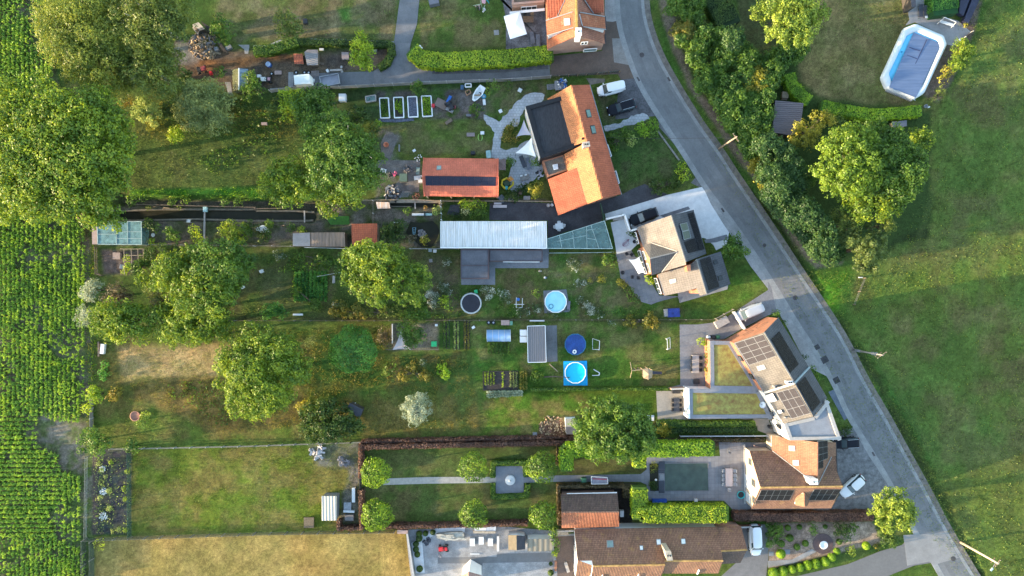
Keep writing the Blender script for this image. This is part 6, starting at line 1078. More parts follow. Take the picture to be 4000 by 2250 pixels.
# - vehicles
TYRE=mat('tyre_rubber',(.018,.018,.018),.8,.1,3);ALU=mat('alloy',(.45,.46,.47),.35,.05,3,metal=.6);HLIT=mat('lamp_glass',(.55,.56,.58),.15,.05,3);TLIT=mat('tail_lamp',(.30,.02,.02),.3,.1,3)
def paintm(n,c,r=.25):
 m=mat(n,c,max(r,.3),.03,.5,spec=.35 if c[0]>.1 else.12);return m
def plan(L,Wd,n,t,cx=0.0,e=4.0,front=.75):
 out=[]
 for i in range(n):
  a=2*math.pi*i/n;ca,sa=math.cos(a),math.sin(a);x=abs(ca)**(2/e)*(1 if ca>0 else-1);y=abs(sa)**(2/e)*(1 if sa>0 else-1)
  tap=1-(1-front)*max(0,x)**3*.5-.04*max(0,-x)**3;out.append(Vector((cx+x*L/2*t,y*Wd/2*t*tap,0)))
 return out
def car(pm,label,kind='wagon',L=4.6,Wd=1.82,Hh=1.48,cat='car',rails=False,glassm=None,name='parked_car'):
 th=thing(name,(0,0,0),label,cat);N_=40;mb=MB();g_=glassm or mat('car_glass',(.05,.075,.085),.1,.1,2,spec=.6)
 hood=.92 if kind!='van' else 1.05;belt=.98 if kind!='van' else 1.15
 def zt(x):
  u=x/L+.5;
  return(hood-.22*max(0,(u-.80)/.2)**2)if u>.72 else belt-.06*max(0,.06-u)/.06
 lev=[(.94,lambda x:.22),(1.0,lambda x:.42),(1.0,lambda x:min(.72,zt(x)-.12)),(.965,lambda x:zt(x)-.03),(.90,lambda x:zt(x)+.02)];rings=[]
 for t,zf in lev:rings.append([Vector((v.x,v.y,zf(v.x)))for v in plan(L,Wd,N_,t)])
 for A,B in zip(rings,rings[1:]):
  for i in range(N_):j=(i+1)%N_;mb.face([A[i],A[j],B[j],B[i]],0,True)
 top=rings[-1]
 for i in range(N_//2):a,b,c,d=top[i],top[(i+1)%N_],top[(N_-i-1)%N_],top[(N_-i)%N_];mb.face([d,c,b,a][::-1]if i else[a,b,c][::1],0,True)
 mb.build('body',pm,th)
 if kind=='van':x0,x1,r0,r1=-.475*L,.30*L,-.465*L,.17*L
 elif kind=='hatch':x0,x1,r0,r1=-.46*L,.20*L,-.38*L,.04*L
 else:x0,x1,r0,r1=-.47*L,.20*L,-.41*L,.03*L
 w0,w1=Wd*.44,Wd*.35;zb=belt-.02;zr=Hh-.05;B4=[Vector((x0,-w0,zb)),Vector((x1,-w0*.93,hood)),Vector((x1,w0*.93,hood)),Vector((x0,w0,zb))];T4=[Vector((r0,-w1,zr)),Vector((r1,-w1,zr)),Vector((r1,w1,zr)),Vector((r0,w1,zr))]
 cab=MB();
 for i,j in((0,1),(2,3)):cab.face([B4[i],B4[j],T4[j],T4[i]])
 cab.build('pillars' if kind!='van' else 'side_panel',pm if kind=='van' else BLK,th)
 for i,j,nm in((1,2,'windshield'),(3,0,'rear_window')):
  q=[B4[i],B4[j],T4[j],T4[i]];c=sum(q,Vector())/4;MB().face(q).build('window_frame',BLK,th);nrm=(q[1]-q[0]).cross(q[2]-q[0]).normalized()*.015;k=.90;MB().face([c.lerp(v,k)+nrm for v in q]).build(nm,g_,th)
 for i,j in((0,1),(2,3)):
  q=[B4[i],B4[j],T4[j],T4[i]];c=sum(q,Vector())/4;nrm=(q[1]-q[0]).cross(q[2]-q[0]).normalized()*.012;k0,k1=(.04,.58)if kind!='van' else(.74,.96)
  if i==2:k0,k1=(.42,.96)if kind!='van' else(.04,.26)
  for u0,u1 in(((.06,.46),(.50,.94))if kind!='van' else((.72,.94),)if i==0 else((.06,.28),)):
   w_=[q[0].lerp(q[1],u0).lerp(q[3].lerp(q[2],u0),.08),q[0].lerp(q[1],u1).lerp(q[3].lerp(q[2],u1),.08),q[0].lerp(q[1],u1).lerp(q[3].lerp(q[2],u1),.9),q[0].lerp(q[1],u0).lerp(q[3].lerp(q[2],u0),.9)];MB().face([v+nrm for v in w_]).build('side_window',g_,th)
 rf=MB();R0=[Vector((v.x,v.y,0))for v in plan(r1-r0+.10,w1*2+.12,28,1,(r0+r1)/2,6,1)]
 for t,z,t2 in((1.0,zr-.02,1),):pass
 lv=[(1.0,zr-.03),(.99,zr+.02),(.90,zr+.05),(.5,zr+.065)];rr=[[Vector(((v.x-(r0+r1)/2)*t+(r0+r1)/2,v.y*t,z))for v in R0]for t,z in lv]
 for A,B in zip(rr,rr[1:]):
  for i in range(28):j=(i+1)%28;rf.face([A[i],A[j],B[j],B[i]],0,True)
 rf.face(rr[-1]);rf.build('roof',pm,th)
 for sx,sy in((.31,-1),(.31,1),(-.29,-1),(-.29,1)):
  w_=MB();c=Vector((sx*L,sy*(Wd/2-.11),.32));R=Matrix.Rotation(math.pi/2,4,'X')
  prof=[(.16,-.1),(.30,-.11),(.33,-.08),(.33,.08),(.30,.11),(.16,.1)];w_.lathe((0,0,0),prof,20);w_.v=[Vector(R@v)+c for v in w_.v];wo=w_.build('wheel',TYRE,th)
  r_=MB().cyl((0,0,-.09),.2,.18,16);r_.v=[Vector(R@v)+c for v in r_.v];r_.build('rim',ALU,wo)
 for s in(-1,1):
  MB().box((L*.462,s*Wd*.30,.68),(.14,.34,.13),s*-.35).build('headlight',HLIT,th);MB().box((-L*.478,s*Wd*.34,.82),(.08,.22,.16)).build('taillight',TLIT,th);MB().box((x1-.22,s*(Wd*.5+.06),hood+.06),(.12,.22,.14),s*.2).build('mirror',pm,th)
  if rails:MB().bar((r0+.1,s*(w1+.0),zr+.10),(r1-.05,s*w1,zr+.10),.05,.05).build('roof_rail',ALU,th)
 MB().box((L*.485,0,.45),(.06,Wd*.55,.14)).build('grille',BLK,th)
 return th
def park(o,f,x0,y0,x1,y1,z=.04,zc=.9):
 a,b=W(f,x0,y0,zc),W(f,x1,y1,zc);c=(a+b)/2;o.location=(c.x,c.y,z);o.rotation_euler=(0,0,math.atan2(b.y-a.y,b.x-a.x));return o
WP=paintm('white_car_paint',(.62,.63,.64));BP=paintm('black_car_paint',(.012,.013,.018),.15);SP=paintm('silver_car_paint',(.36,.385,.42),.3)
park(car(WP,'white compact van parked nose inward beside the long orange house','van',4.5,1.83,1.82,'van',name='parked_van'),'T20',845,645,652,690)
park(car(BP,'black station wagon with silver roof rails parked below the white van','wagon',4.75,1.84,1.5,rails=True),'T20',925,778,728,838)
park(car(BP,'shiny black estate car on the white gravel drive','wagon',4.9,1.88,1.5),'T21',1098,148,892,222)
park(car(SP,'silver wagon parked between the paved terrace and the road','van',4.7,1.85,1.7),'T21',1885,868,1700,945)
park(car(BP,'black wagon with bright rails parked against the white house','wagon',4.3,1.84,1.55,rails=True),'T32',658,442,522,450)
park(car(WP,'white hatchback parked askew on the cobbled forecourt','hatch',4.6,1.82,1.5),'T32',722,700,560,845)
park(car(WP,'white long van parked nose down beside the long farmhouse','van',5.1,1.92,1.95,'van',name='parked_van'),'T22',1832,1075,1842,1283)
park(car(WP,'white car cut off by the bottom edge below the farmhouse eave','wagon',4.4,1.8,1.45),'T22',1400,1520,1400,1440)if 0 else None
f='K1';q=P(f,'945,862 1330,825 1378,1080 968,1100',2.6);t_=thing('box_trailer',ctr(P(f,'1180,980')),'tall white box trailer parked at the west end of the lane','trailer')
k=P(f,'1000,1100');MB().prism(q,.55,2.55).build('box',WHT,t_);MB().slab([ctr(q).lerp(Vector((v.x,v.y,0)),.99)+Vector((0,0,2.62))for v in q],.06).build('roof',mat('trailer_roof',(.60,.63,.60),.5,.05,1),t_);c=ctr(q)
for s in(-1,1):MB().cyl((c.x,c.y+s*.95,.30),.3,.12,16).build('wheel',TYRE,t_)
beam(t_,[Vector((c.x+1.3,c.y-.4,.5)),Vector((c.x+2.6,c.y,.5)),Vector((c.x+1.3,c.y+.4,.5))],.05,ZINC,'drawbar')
f='K1';q=P(f,'1595,905 2060,820 2110,1070 1660,1160',1.0);t_=thing('flatbed_trailer',ctr(q),'open galvanised trailer behind the white box trailer','trailer');MB().prism(q,.55,.62).build('bed',mat('trailer_bed',(.30,.30,.34),.6,.1,2),t_);
for i in range(4):MB().bar(q[i]+Vector((0,0,-.12)),q[(i+1)%4]+Vector((0,0,-.12)),.06,.5).build('side_board',mat('galvanised',(.36,.38,.41),.4,.1,3,metal=.3),t_)
c=ctr(q);e=(ctr(q[:1]+q[3:])-c).normalized();beam(t_,[c+e*1.4+Vector((0,.4,.5)),c+e*2.7+Vector((0,0,.5)),c+e*1.4+Vector((0,-.4,.5))],.05,ZINC,'drawbar')
for s in(-1,1):MB().cyl((c.x,c.y+s*.9,.06),.3,.4,14).build('wheel',TYRE,t_)
f='K2';o_=P(f,'1215,258 1325,330 1260,470 1150,570 1095,598 1055,570 1065,470 1130,350',.75);t_=thing('rowing_boat',ctr(o_),'small white boat full of rubbish left on bare earth by the fence','boat');c=ctr(o_);mb=MB();lo=[Vector((c.x,c.y,.05))+(Vector((v.x,v.y,0))-Vector((c.x,c.y,0)))*.7 for v in o_];hi=[Vector((v.x,v.y,.75))for v in o_];inn=[Vector((c.x,c.y,.75)).lerp(v,.80)for v in hi];lo2=[Vector((c.x,c.y,.22)).lerp(Vector((v.x,v.y,.22)),.62)for v in hi];n=len(o_)
for i in range(n):j=(i+1)%n;mb.face([lo[i],lo[j],hi[j],hi[i]],0,True);mb.face([hi[i],hi[j],inn[j],inn[i]]);mb.face([inn[i],inn[j],lo2[j],lo2[i]],0,True)
mb.face(lo[::-1]);mb.face(lo2);mb.build('hull',WHT,t_);MB().bar(hi[1].lerp(hi[7],.1)*1,hi[2].lerp(hi[6],.5),.05).build('thwart',WOODB,t_)if 0 else None
mb=MB();mb.bar(inn[2].lerp(inn[6],.02)+Vector((0,0,-.2)),inn[2].lerp(inn[6],.98)+Vector((0,0,-.2)),.25,.05);mb.build('thwart',WOODL,t_)
PINKM=mat('pinkish_bag',(.35,.25,.22),.8,.2,4)
def heap(name,f,x,y,r,n,h,m,label,cat,sz=(.18,.4),kindf='box',seed=1):
 """a loose heap: one mesh of jumbled pieces"""
 rnd=random.Random(seed);g=W(f,x,y,h*.4);mb=MB()
 for i in range(n):
  a=rnd.uniform(0,6.28);q=math.sqrt(rnd.random())*r;z=h*(1-(q/r)**2)*rnd.uniform(.3,1)+.05;R=Matrix.Rotation(rnd.uniform(0,6.28),3,'Z')@Matrix.Rotation(rnd.uniform(-.7,.7),3,'X')@Matrix.Rotation(rnd.uniform(-.7,.7),3,'Y')
  s1,s2=rnd.uniform(*sz),rnd.uniform(*sz);mb.box((g.x+q*math.cos(a),g.y+q*math.sin(a),z),(s1,s2*.45,rnd.uniform(.06,.16)),mi=rnd.randrange(len(m))if isinstance(m,list)else 0,rot=R)
 return one(name,mb,m,label,cat,loc=(g.x,g.y,0))
heap('rubbish_bag','K2',1200,430,.5,14,.5,[PINKM,BLK,WHT],'bags and scraps piled inside the white boat','rubbish',(.2,.45))
def ringpool(f,x,y,r,h,wm,rimc,label,name='round_pool',cat='pool',n=12,water=None,frame=WHT,group=None,inner=None):
 rw=r*FR[f][2]/S*(1-h/H);g=W(f,x,y,h);t=thing(name,Vector((g.x,g.y,0)),label,cat,group)
 MB().lathe((g.x,g.y,0),[(rw*.96,0),(rw,h*.5),(rw*.98,h)],n,sm=False).build('wall',wm,t)
 MB().lathe((g.x,g.y,0),[(rw*.98,h),(rw*.93,h-.05),(rw*.92,.06),(.01,.06)],40).build('liner',inner or rimc,t)
 if water:MB().cyl((g.x,g.y,h-.25),rw*.925,.02,40).build('water',water,t)
 mb=MB();pts=[Vector((g.x+rw*math.cos(2*math.pi*(i+.5)/n),g.y+rw*math.sin(2*math.pi*(i+.5)/n),h+.02))for i in range(n)];beam(t,pts,.055,frame,'rim',True)
 for i in range(n):q=pts[i];MB().bar((q.x,q.y,0),(q.x,q.y,h),.05).build('leg',frame,t)if i%2==0 else None
 return t,g,rw
def poolwater(name,c):
 m,n,bs,N,L=_new(name);f=_noise(N,L,_pos(N,L),.5,3);L.new(_ramp(N,L,f,[(.35,tuple(v*.8 for v in c)),(.65,c)]),bs.inputs['Base Color']);bs.inputs['Roughness'].default_value=.08;_bump(N,L,_noise(N,L,_pos(N,L),5,3),bs,.15,.03);return m
t,g,rw=ringpool('T21',330,828,83,.8,WHT,WHT,'bright round pool with pale turquoise water on grey paving',water=poolwater('pale_pool_water',(.30,.62,.68)),inner=mat('pool_liner_pale',(.55,.70,.72),.4));MB().torus((g.x-.75,g.y-.75,.62),.34,.05).build('floating_ring',mat('blue_ring',(.03,.16,.30),.4),t)
sheet('pool_paving','T21','236,745 410,735 440,890 430,905 245,915',.03,BLUES)
t,g,rw=ringpool('T21',478,1364,80,.76,WHT,WHT,'vivid cyan round pool standing on a square blue ground sheet',water=poolwater('cyan_pool_water',(.01,.52,.75)),inner=mat('pool_liner_cyan',(.05,.55,.75),.4));one('ground_sheet',MB().prism(P('T21','388,1277 565,1274 570,1460 390,1460'),.03,.045),mat('blue_sheet',(.01,.36,.70),.5,.1,1),'square bright blue ground sheet under the cyan pool','ground sheet')
t,g,rw=ringpool('T21',478,1150,80,.8,mat('teal_wall',(.02,.20,.25),.5,.1,2),WHT,'round pool with wrinkled dark blue cover and a white float',frame=mat('blue_frame',(.03,.15,.25),.5));n_=40
mb=MB();rg=[0,.3,.6,.85,1.0];rs=[[Vector((g.x+rw*.97*q*math.cos(2*math.pi*i/n_),g.y+rw*.97*q*math.sin(2*math.pi*i/n_),.80+.05*math.sin(i*1.7+q*5)*q*(1-q)*4+(.03 if q==1 else 0)))for i in range(n_)]for q in rg]
for A,B in zip(rs,rs[1:]):
 for i in range(n_):j=(i+1)%n_;mb.face([A[i],A[j],B[j],B[i]],0,True)
mb.build('cover',mat('blue_cover',(.022,.065,.24),.45,.3,.8,bump=.3),t);one('float_ring',MB().torus((W('T21',472,1205,.9).x,W('T21',472,1205,.9).y,.93),.24,.10),WHT,'white float lying on the dark blue pool cover','float')
t,g,rw=ringpool('T11',1623,840,80,.75,glassy('net',(.3,.3,.32),.3),BLK,'black trampoline with pale padded rim on the middle lawn','trampoline','trampoline',10,frame=ZINC);MB().lathe((g.x,g.y,0),[(rw*1.0,.80),(rw*.98,.84),(rw*.88,.84),(rw*.86,.78)],40).build('padding',mat('pale_padding',(.38,.39,.37),.7,.15,2),t);MB().cyl((g.x,g.y,.77),rw*.87,.02,24).build('mat',mat('jump_mat',(.022,.022,.032),.7,.2,2),t)
one('green_toy_box',MB().box(W('T11',1660,752,.3),(.55,.6,.6),.2),mat('toy_green',(.03,.38,.14),.5),'bright green toy box touching the black trampoline','toy')
f='J';o_=P(f,'585,288 935,440 975,550 690,1165 560,1245 210,1105 152,965 440,345',.9);t_=thing('large_covered_pool',ctr(o_),'large elongated pool with thick white padded edge and blue bubble cover','pool');c=ctr(o_);mb=MB();n=len(o_);rings=[]
for sc_,z in((1.0,0),(1.01,.4),(.99,.72),(.95,.88),(.90,.92),(.84,.86),(.80,.70),(.79,.45)):
 ring=[]
 for v in o_:
  d=Vector((v.x-c.x,v.y-c.y,0));l=d.length;off_=(1-sc_)*6.2;ring.append(Vector((c.x,c.y,z))+d*(1-off_/max(l,1)*1.0))
 rings.append(ring)
def rnd_(ring):
 out=[]
 for i in range(n):a,b,cc=ring[i-1],ring[i],ring[(i+1)%n];out+=[b.lerp(a,min(.7/max((a-b).length,.1),.45)),b,b.lerp(cc,min(.7/max((cc-b).length,.1),.45))]
 o2=[]
 for i in range(len(out)):o2.append(out[i-1].lerp(out[i],.75));o2.append(out[i].lerp(out[(i+1)%len(out)],.25))
 return o2
R2=[rnd_(r)for r in rings]
for A,B in zip(R2,R2[1:]):
 for i in range(len(A)):j=(i+1)%len(A);mb.face([A[i],A[j],B[j],B[i]],0,True)
mb.build('padded_edge',mat('white_vinyl',(.50,.54,.56),.45,.06,.7),t_);MB().slab([Vector((v.x,v.y,.55))for v in R2[-1]],.1).build('water',poolwater('blue_pool_water',(.12,.50,.72)),t_)
cv=[Vector((v.x,v.y,.66))for v in P(f,'545,405 895,550 560,1235 222,1105',.66)];cv[2].z=cv[3].z=.98;MB().slab(cv,.03).build('cover',corr('bubble_cover',(.105,.145,.235),(.075,.11,.19),.5,'Y',.12,rough=.4,st=.12),t_)
for a,b in(('712,495','510,915'),('490,595','620,640'),('430,680','580,740'),('450,1010','390,1165')):
 p0,p1=P(f,a,.75)[0],P(f,b,.75)[0];p1.z+=.05;MB().bar(p0,p1,.09,.05).build('cover_fold',mat('navy_fold',(.03,.035,.09),.5),t_)
MB().bar(*P(f,'232,1110,1.05 565,1262,1.05'),.08,.1).build('roller_bar',ALU,t_);one('pool_step',MB().prism(P(f,'190,1120 520,1262 500,1282 180,1150'),0,.35),CONCW,'pale concrete slab at the lower end of the large pool','slab')
one('chlorine_float',MB().cyl(W(f,390,655,.95),.16,.12,12),mat('blue_plastic',(.02,.18,.34),.4),'small blue dispenser lying on the padded pool edge','pool float')
f='T22';t_=thing('swimming_pond',ctr(P(f,'1260,700')),'rectangular green swimming pond with planted strip and black bridge','pond');MB().prism(P(f,'1150,600 1478,597 1482,803 1155,805'),.02,.035).build('water',watermat('green_pond',(.060,.088,.065),.12),t_);MB().prism(P(f,'1037,600 1105,600 1107,806 1042,806'),.02,.034).build('plant_basin',WDARK,t_)
for s in('1107,585 1152,585 1152,640 1107,640','1107,645 1150,645 1150,672 1107,672','1107,730 1150,730 1150,822 1107,822'):MB().prism(P(f,s),.03,.10).build('stepping_plate',mat('black_stone',(.05,.055,.07),.4,.15,2),t_)
MB().prism(P(f,'1112,678 1148,678 1148,722 1112,722'),.03,.14).build('filter_box',ZINC,t_);mb=MB()
for a,b in(('1148,596','1480,594'),('1480,594','1485,806'),('1485,806','1150,808')):mb.bar(*[v+Vector((0,0,.05))for v in P(f,a+' '+b)],.14,.08)
mb.build('coping',BLUES,t_);shrub(f,'1070,620,28 1060,650,20',.8,'olive','upper rush clump in the planted strip of the pond','rush_clump','water plant',size=.1,trunk=False);shrub(f,'1065,760,30 1075,785,18',.8,'dark','lower rush clump in the planted strip of the pond','rush_clump','water plant',size=.1,trunk=False);one('garden_ball',MB().lathe((W(f,1084,720).x,W(f,1084,720).y,.05),[(.01,0),(.15,.06),(.2,.2),(.15,.34),(.01,.4)],12),WHT,'white ball floating beside the pond plates','ball')
# - furniture and garden things
def bx(name,f,x,y,w_,d_,h_,m,label,cat,rz=0.0,z=0.0,group=None,lid=None):
 g=W(f,x,y,z+h_);th=None;mb=MB().box((g.x,g.y,z+h_/2),(w_,d_,h_),rz)
 if lid is None:return one(name,mb,m,label,cat,group)
 th=thing(name,Vector((g.x,g.y,z)),label,cat,group);mb.build('body',m,th);MB().box((g.x,g.y,z+h_+.03),(w_+.05,d_+.05,.06),rz).build('lid',lid,th);return th
def table(f,x,y,L,w_,h_,m,label,rz=0.0,rnd=False,group=None):
 g=W(f,x,y,h_);t=thing('garden_table',(0,0,0),label,'table',group)
 if rnd:MB().cyl((0,0,h_-.04),L/2,.04,24).build('tabletop',m,t);MB().cyl((0,0,0),.06,h_-.04,8).build('leg',m,t)
 else:
  MB().box((0,0,h_-.03),(L,w_,.06)).build('tabletop',m,t)
  for sx in(-1,1):
   for sy in(-1,1):MB().box((sx*(L/2-.1),sy*(w_/2-.1),(h_-.06)/2),(.08,.08,h_-.06)).build('leg',m,t)
 t.location=(g.x,g.y,.03);t.rotation_euler=(0,0,rz);return t
def chair0(m,label,group=None,name='garden_chair'):
 t=thing(name,(0,0,0),label,'chair',group);MB().box((0,0,.44),(.46,.46,.05)).build('seat',m,t);MB().box((-.24,0,.70),(.05,.46,.5)).build('backrest',m,t)
 for sx in(-1,1):
  for sy in(-1,1):MB().box((sx*.19,sy*.19,.21),(.05,.05,.42)).build('leg',m,t)
 for s in(-1,1):MB().box((0,s*.25,.62),(.4,.05,.04)).build('armrest',m,t)
 return t
def at(o,f,x,y,rz=0.0,z=.03):g=W(f,x,y,.5);o.location=(g.x,g.y,z);o.rotation_euler=(0,0,rz);return o
def chairs(f,spots,m,label,group=None):
 o=None
 for i,(x,y,a)in enumerate(spots):
  xs=sorted({q[0]for q in spots});side=[q for q in spots if q[0]==x];k=sorted(q[1]for q in side).index(y);n=len(side)
  lb=('left ' if x==xs[0]else 'right ' if x==xs[-1]else '')+('' if n==1 else('upper ' if k==0 else 'lower ')if n==2 else 'row, %s from top: '%ORD[k])+label
  if o is None:o=at(chair0(m,lb,group),f,x,y,a)
  else:g=W(f,x,y,.5);dup(o,(g.x,g.y,.03),a,lb)
BLKP=mat('black_plastic',(.025,.026,.030),.5,.1,3);WHP=mat('white_plastic',(.60,.60,.59),.4,.04,3);TEAK=mat('grey_teak',(.33,.30,.275),.8,.15,3);CHAR=mat('charcoal_fabric',(.055,.06,.075),.8,.15,4)
table('D',404,585,1.1,2.9,.75,TEAK,'long pale timber table on the paved terrace of the brick house')
chairs('D',[(x,y,a)for x,a in((372,0),(450,math.pi))for y in(525,590,640)],BLKP,'black chair at the long pale table on the paved terrace','black chairs round the pale terrace table')
table('D',224,968,.95,2.2,.75,CHAR,'dark dining table on the light terrace of the white house')
chairs('D',[(x,y,a)for x,a in((192,0),(256,math.pi))for y in(925,970,1015)],BLKP,'black chair at the dark table on the light terrace','black chairs round the dark terrace table')
table('T22',1638,705,1.15,2.9,.75,mat('pinkish_table',(.42,.36,.35),.6,.08,2),'long pinkish table on the pool terrace of the villa')
chairs('T22',[(x,y,a)for x,a in((1596,0),(1680,math.pi))for y in(655,690,722,755)]+[(1638,795,math.pi/2)],mat('silver_chair',(.36,.37,.39),.5,.1,3),'light metal chair at the long pinkish table beside the pond','light metal chairs round the pool terrace table')
table('H',1722,108,1.25,.95,.72,WHP,'white oval plastic table on the dark tarmac yard',.15);chairs('H',[(1668,118,.1),(1718,66,-1.5),(1718,152,1.5),(1776,100,3.0)],WHP,'white chair at the oval table on the tarmac yard','white plastic chairs on the tarmac yard')
table('T11',52,280,1.3,1.3,.72,WHP,'round white garden table beside the canal bank',rnd=True);chairs('T11',[(20,280,.0),(85,290,3.14)],WHP,'white chair at the round table by the canal','white chairs by the canal')
table('T01',1155,325,.6,.6,.5,WHP,'small round white table in the allotment beside the greenhouse',rnd=True)
table('A',645,430,1.75,1.0,.75,WOODB,'brown picnic table under the white parasol on the patio');at(chair0(BLKP,'dark chair above the brown picnic table on the patio'),'A',575,315,-1.5);at(chair0(WOODL,'pale chair above the right end of the brown picnic table'),'A',735,310,-1.5)
for i,(f,x,y,rz,m,lb)in enumerate((('T11',1350,445,1.5,WHP,'white plastic chair by the fence below the pond'),('T11',1315,440,1.5,mat('pale_blue_chair',(.30,.36,.38),.5),'pale blue grey chair left of the white one below the pond'),('T11',45,598,.4,WHP,'white chair alone in the rough grass of the middle garden'),('T01',1425,218,1.5,WHP,'white chair on the canal bank in the allotment'),('T22',1640,508,1.5,mat('grey_slats',(.2,.21,.23),.6),'grey slatted chair north of the pool terrace table'),('C',225,695,.6,BLKP,'upper black chair on the curved terrace'),('C',285,705,2.4,BLKP,'black chair against the wall of the tan roofed house'),('C',296,995,0,BLKP,'black chair at the foot of the white sail'),('C',370,1005,3.1,BLKP,'small black stool right of the black chair below the sail'),('T11',1320,518,.1,mat('pinkish_grey',(.24,.21,.20),.7),'pinkish grey garden chair on the dry middle lawn'))):at(chair0(m,lb),f,x,y,rz)
def lounger(m,label,group=None,L=1.95):
 t=thing('sun_lounger',(0,0,0),label,'sun lounger',group);MB().box((.28,0,.36),(L*.66,.66,.09)).build('seat_cushion',m,t)
 R=Matrix.Rotation(.45,3,'Y');MB().box((-.68,0,.50),(L*.34,.66,.09),rot=R).build('backrest',m,t)
 for sx in(-.8,.8):
  for sy in(-.28,.28):MB().box((sx,sy,.16),(.05,.05,.32)).build('leg',BLKP,t)
 return t
for f,x,y,rz,m,lb in(('J',640,135,-1.5,CHAR,'left grey sun lounger of the three on the pool deck'),('J',705,145,-1.45,CHAR,'middle grey sun lounger with a towel on the pool deck'),('J',750,150,-1.55,CHAR,'right grey sun lounger beside the dark hedge block'),('I',2005,235,-1.2,CHAR,'dark sun lounger nearer the workshop on the flagstones'),('I',2105,270,-1.4,mat('slate_slats',(.14,.15,.18),.7),'slatted grey sun lounger nearer the black roofed extension'),('A',740,850,-1.4,mat('slate_slats',(0,0,0)),'left grey lounger on the stained patio by the hedge'),('A',870,910,-1.5,mat('slate_slats',(0,0,0)),'right grey lounger on the stained patio near the brick house')):
 at(lounger(m,lb),f,x,y,rz)
bx('towel','J',705,213,.42,.35,.04,WHP,'white towel at the foot of the middle lounger on the pool deck','towel',.1,.42)
t_=thing('double_daybed',ctr(P('I','2035,515')),'wide grey double daybed on the flagstone patio','daybed');MB().prism(P('I','1955,480 2100,450 2115,540 1960,575',.4),.15,.4).build('cushion',mat('taupe',(.20,.185,.17),.8,.2,3),t_);MB().prism(P('I','1955,475 1995,465 2000,490 1957,498',.5),.4,.5).build('pillow',WHP,t_);MB().prism(P('I','2030,460 2075,448 2080,470 2035,482',.5),.4,.5).build('pillow',WHP,t_)
for x,y in((1965,480),(2100,460),(2105,535),(1968,565)):q=W('I',x,y);MB().box((q.x,q.y,.08),(.06,.06,.15)).build('leg',WOODB,t_)
def sail(f,s,label,m,cat='shade sail'):
 p=P(f,s);t=thing('shade_sail',ctr(p),label,cat);mb=MB();c=sum(p,Vector())/len(p);c.z-=.15;n=len(p);rim_=[]
 for i in range(n):
  a,b=p[i],p[(i+1)%n]
  for k in range(6):u=k/6;q=a.lerp(b,u);rim_.append(q.lerp(c,.16*math.sin(math.pi*u)))
 prev=rim_
 for lv in(.66,.33):
  cur=[c.lerp(v,lv)+Vector((0,0,-.04*(1-lv)))for v in rim_]
  for i in range(len(rim_)):j=(i+1)%len(rim_);mb.face([prev[i],prev[j],cur[j],cur[i]],0,True)
  prev=cur
 mb.face(prev,0,True);mb.build('cloth',m,t)
 for v in p[:2]:MB().cyl((v.x,v.y,0),.05,v.z,8).build('mast',ZINC,t)
 return t
CLOTH=mat('white_cloth',(.66,.65,.63),.8,.04,2);GCL=mat('lilac_cloth',(.32,.32,.38),.8,.05,2)
sail('C','248,770,2.2 385,735,3.0 462,945,3.2 378,958,2.4','white four cornered sail shading the curved terrace',CLOTH);sail('T20','25,1155,2.3 150,1035,3.2 182,1185,2.8','white triangular sail beside the black roofed extension',CLOTH);sail('T20','35,1030,2.3 90,905,3.0 145,1020,2.9','grey lilac triangular sail north of the white one',GCL);sail('T11','1092,1050,2.2 1168,1192,1.8 1030,1192,1.8','pinkish white sail at the corner of the sand pit',mat('rose_cloth',(.42,.36,.35),.8,.05,2))
q=P('A','100,365 465,255 620,760 245,875',2.3);c=ctr(q);c.z=2.9;t_=thing('parasol',Vector((c.x,c.y,0)),'large square white parasol over the stained patio','parasol');mb=MB()
for i in range(4):mb.face([q[i],q[(i+1)%4],c][::-1])
mb.build('canopy',mat('sunlit_cloth',(.80,.80,.79),.8,.02,2),t_);MB().cyl((c.x,c.y,0),.05,2.85,8).build('pole',ZINC,t_);MB().cyl((c.x,c.y,.03),.4,.1,16).build('base',CONCW,t_)
def pole(f,s,h,label,m=WOODL,cat='utility pole',r=.16,arms=()):
 g=P(f,s)[0];t=thing('utility_pole',g,label,cat);mb=MB();mb.cyl((g.x,g.y,0),r,h,10,r*.65);mb.build('shaft',m,t)
 for z,l,a in arms:d=Vector((math.cos(a),math.sin(a),0))*l;MB().bar(Vector((g.x,g.y,z))-d,Vector((g.x,g.y,z))+d,.09).build('crossarm',WOODB,t)
 for z,l,a in arms[:1]:
  for k in(-1,-.4,.4,1):d=Vector((math.cos(a),math.sin(a),0))*l*k;MB().cyl((g.x+d.x,g.y+d.y,z+.05),.035,.14,6).build('insulator',TEAK,t)
 return t,g
t1,g1=pole('T20','1562,1122',8.8,'timber utility pole leaning outward in the verge opposite the front garden',WOODL,arms=((8.3,.7,2.2),));t2,g2=pole('T31','645,1192',8.8,'pale utility pole with two crossarms on the ditch bank',mat('pale_pole',(.24,.21,.18),.8,.1,3),arms=((8.5,.8,.6),(7.6,.6,.6)));t3,g3=pole('T32','1455,1195',8.6,'thick lamp carrying pole at the side road junction',mat('sunlit_pole',(.46,.37,.26),.8,.15,3),r=.2,arms=((8.4,.6,.9),(7.4,.5,.9)))
MB().bar((g3.x,g3.y,8.0),(g3.x-.7,g3.y-.9,8.3),.07).build('lamp_arm',ZINC,t3);MB().box((g3.x-.8,g3.y-1.0,8.3),(.5,.25,.14),.9).build('street_lamp_head',mat('lamp_head',(.34,.45,.50),.3),t3);MB().box((g2.x+.1,g2.y,6.2),(.4,.4,1.2)).build('transformer_box',ZINC,t2);MB().cyl((g2.x,g2.y,.0),.2,2.2,10).build('steel_sleeve',ZINC,t2)
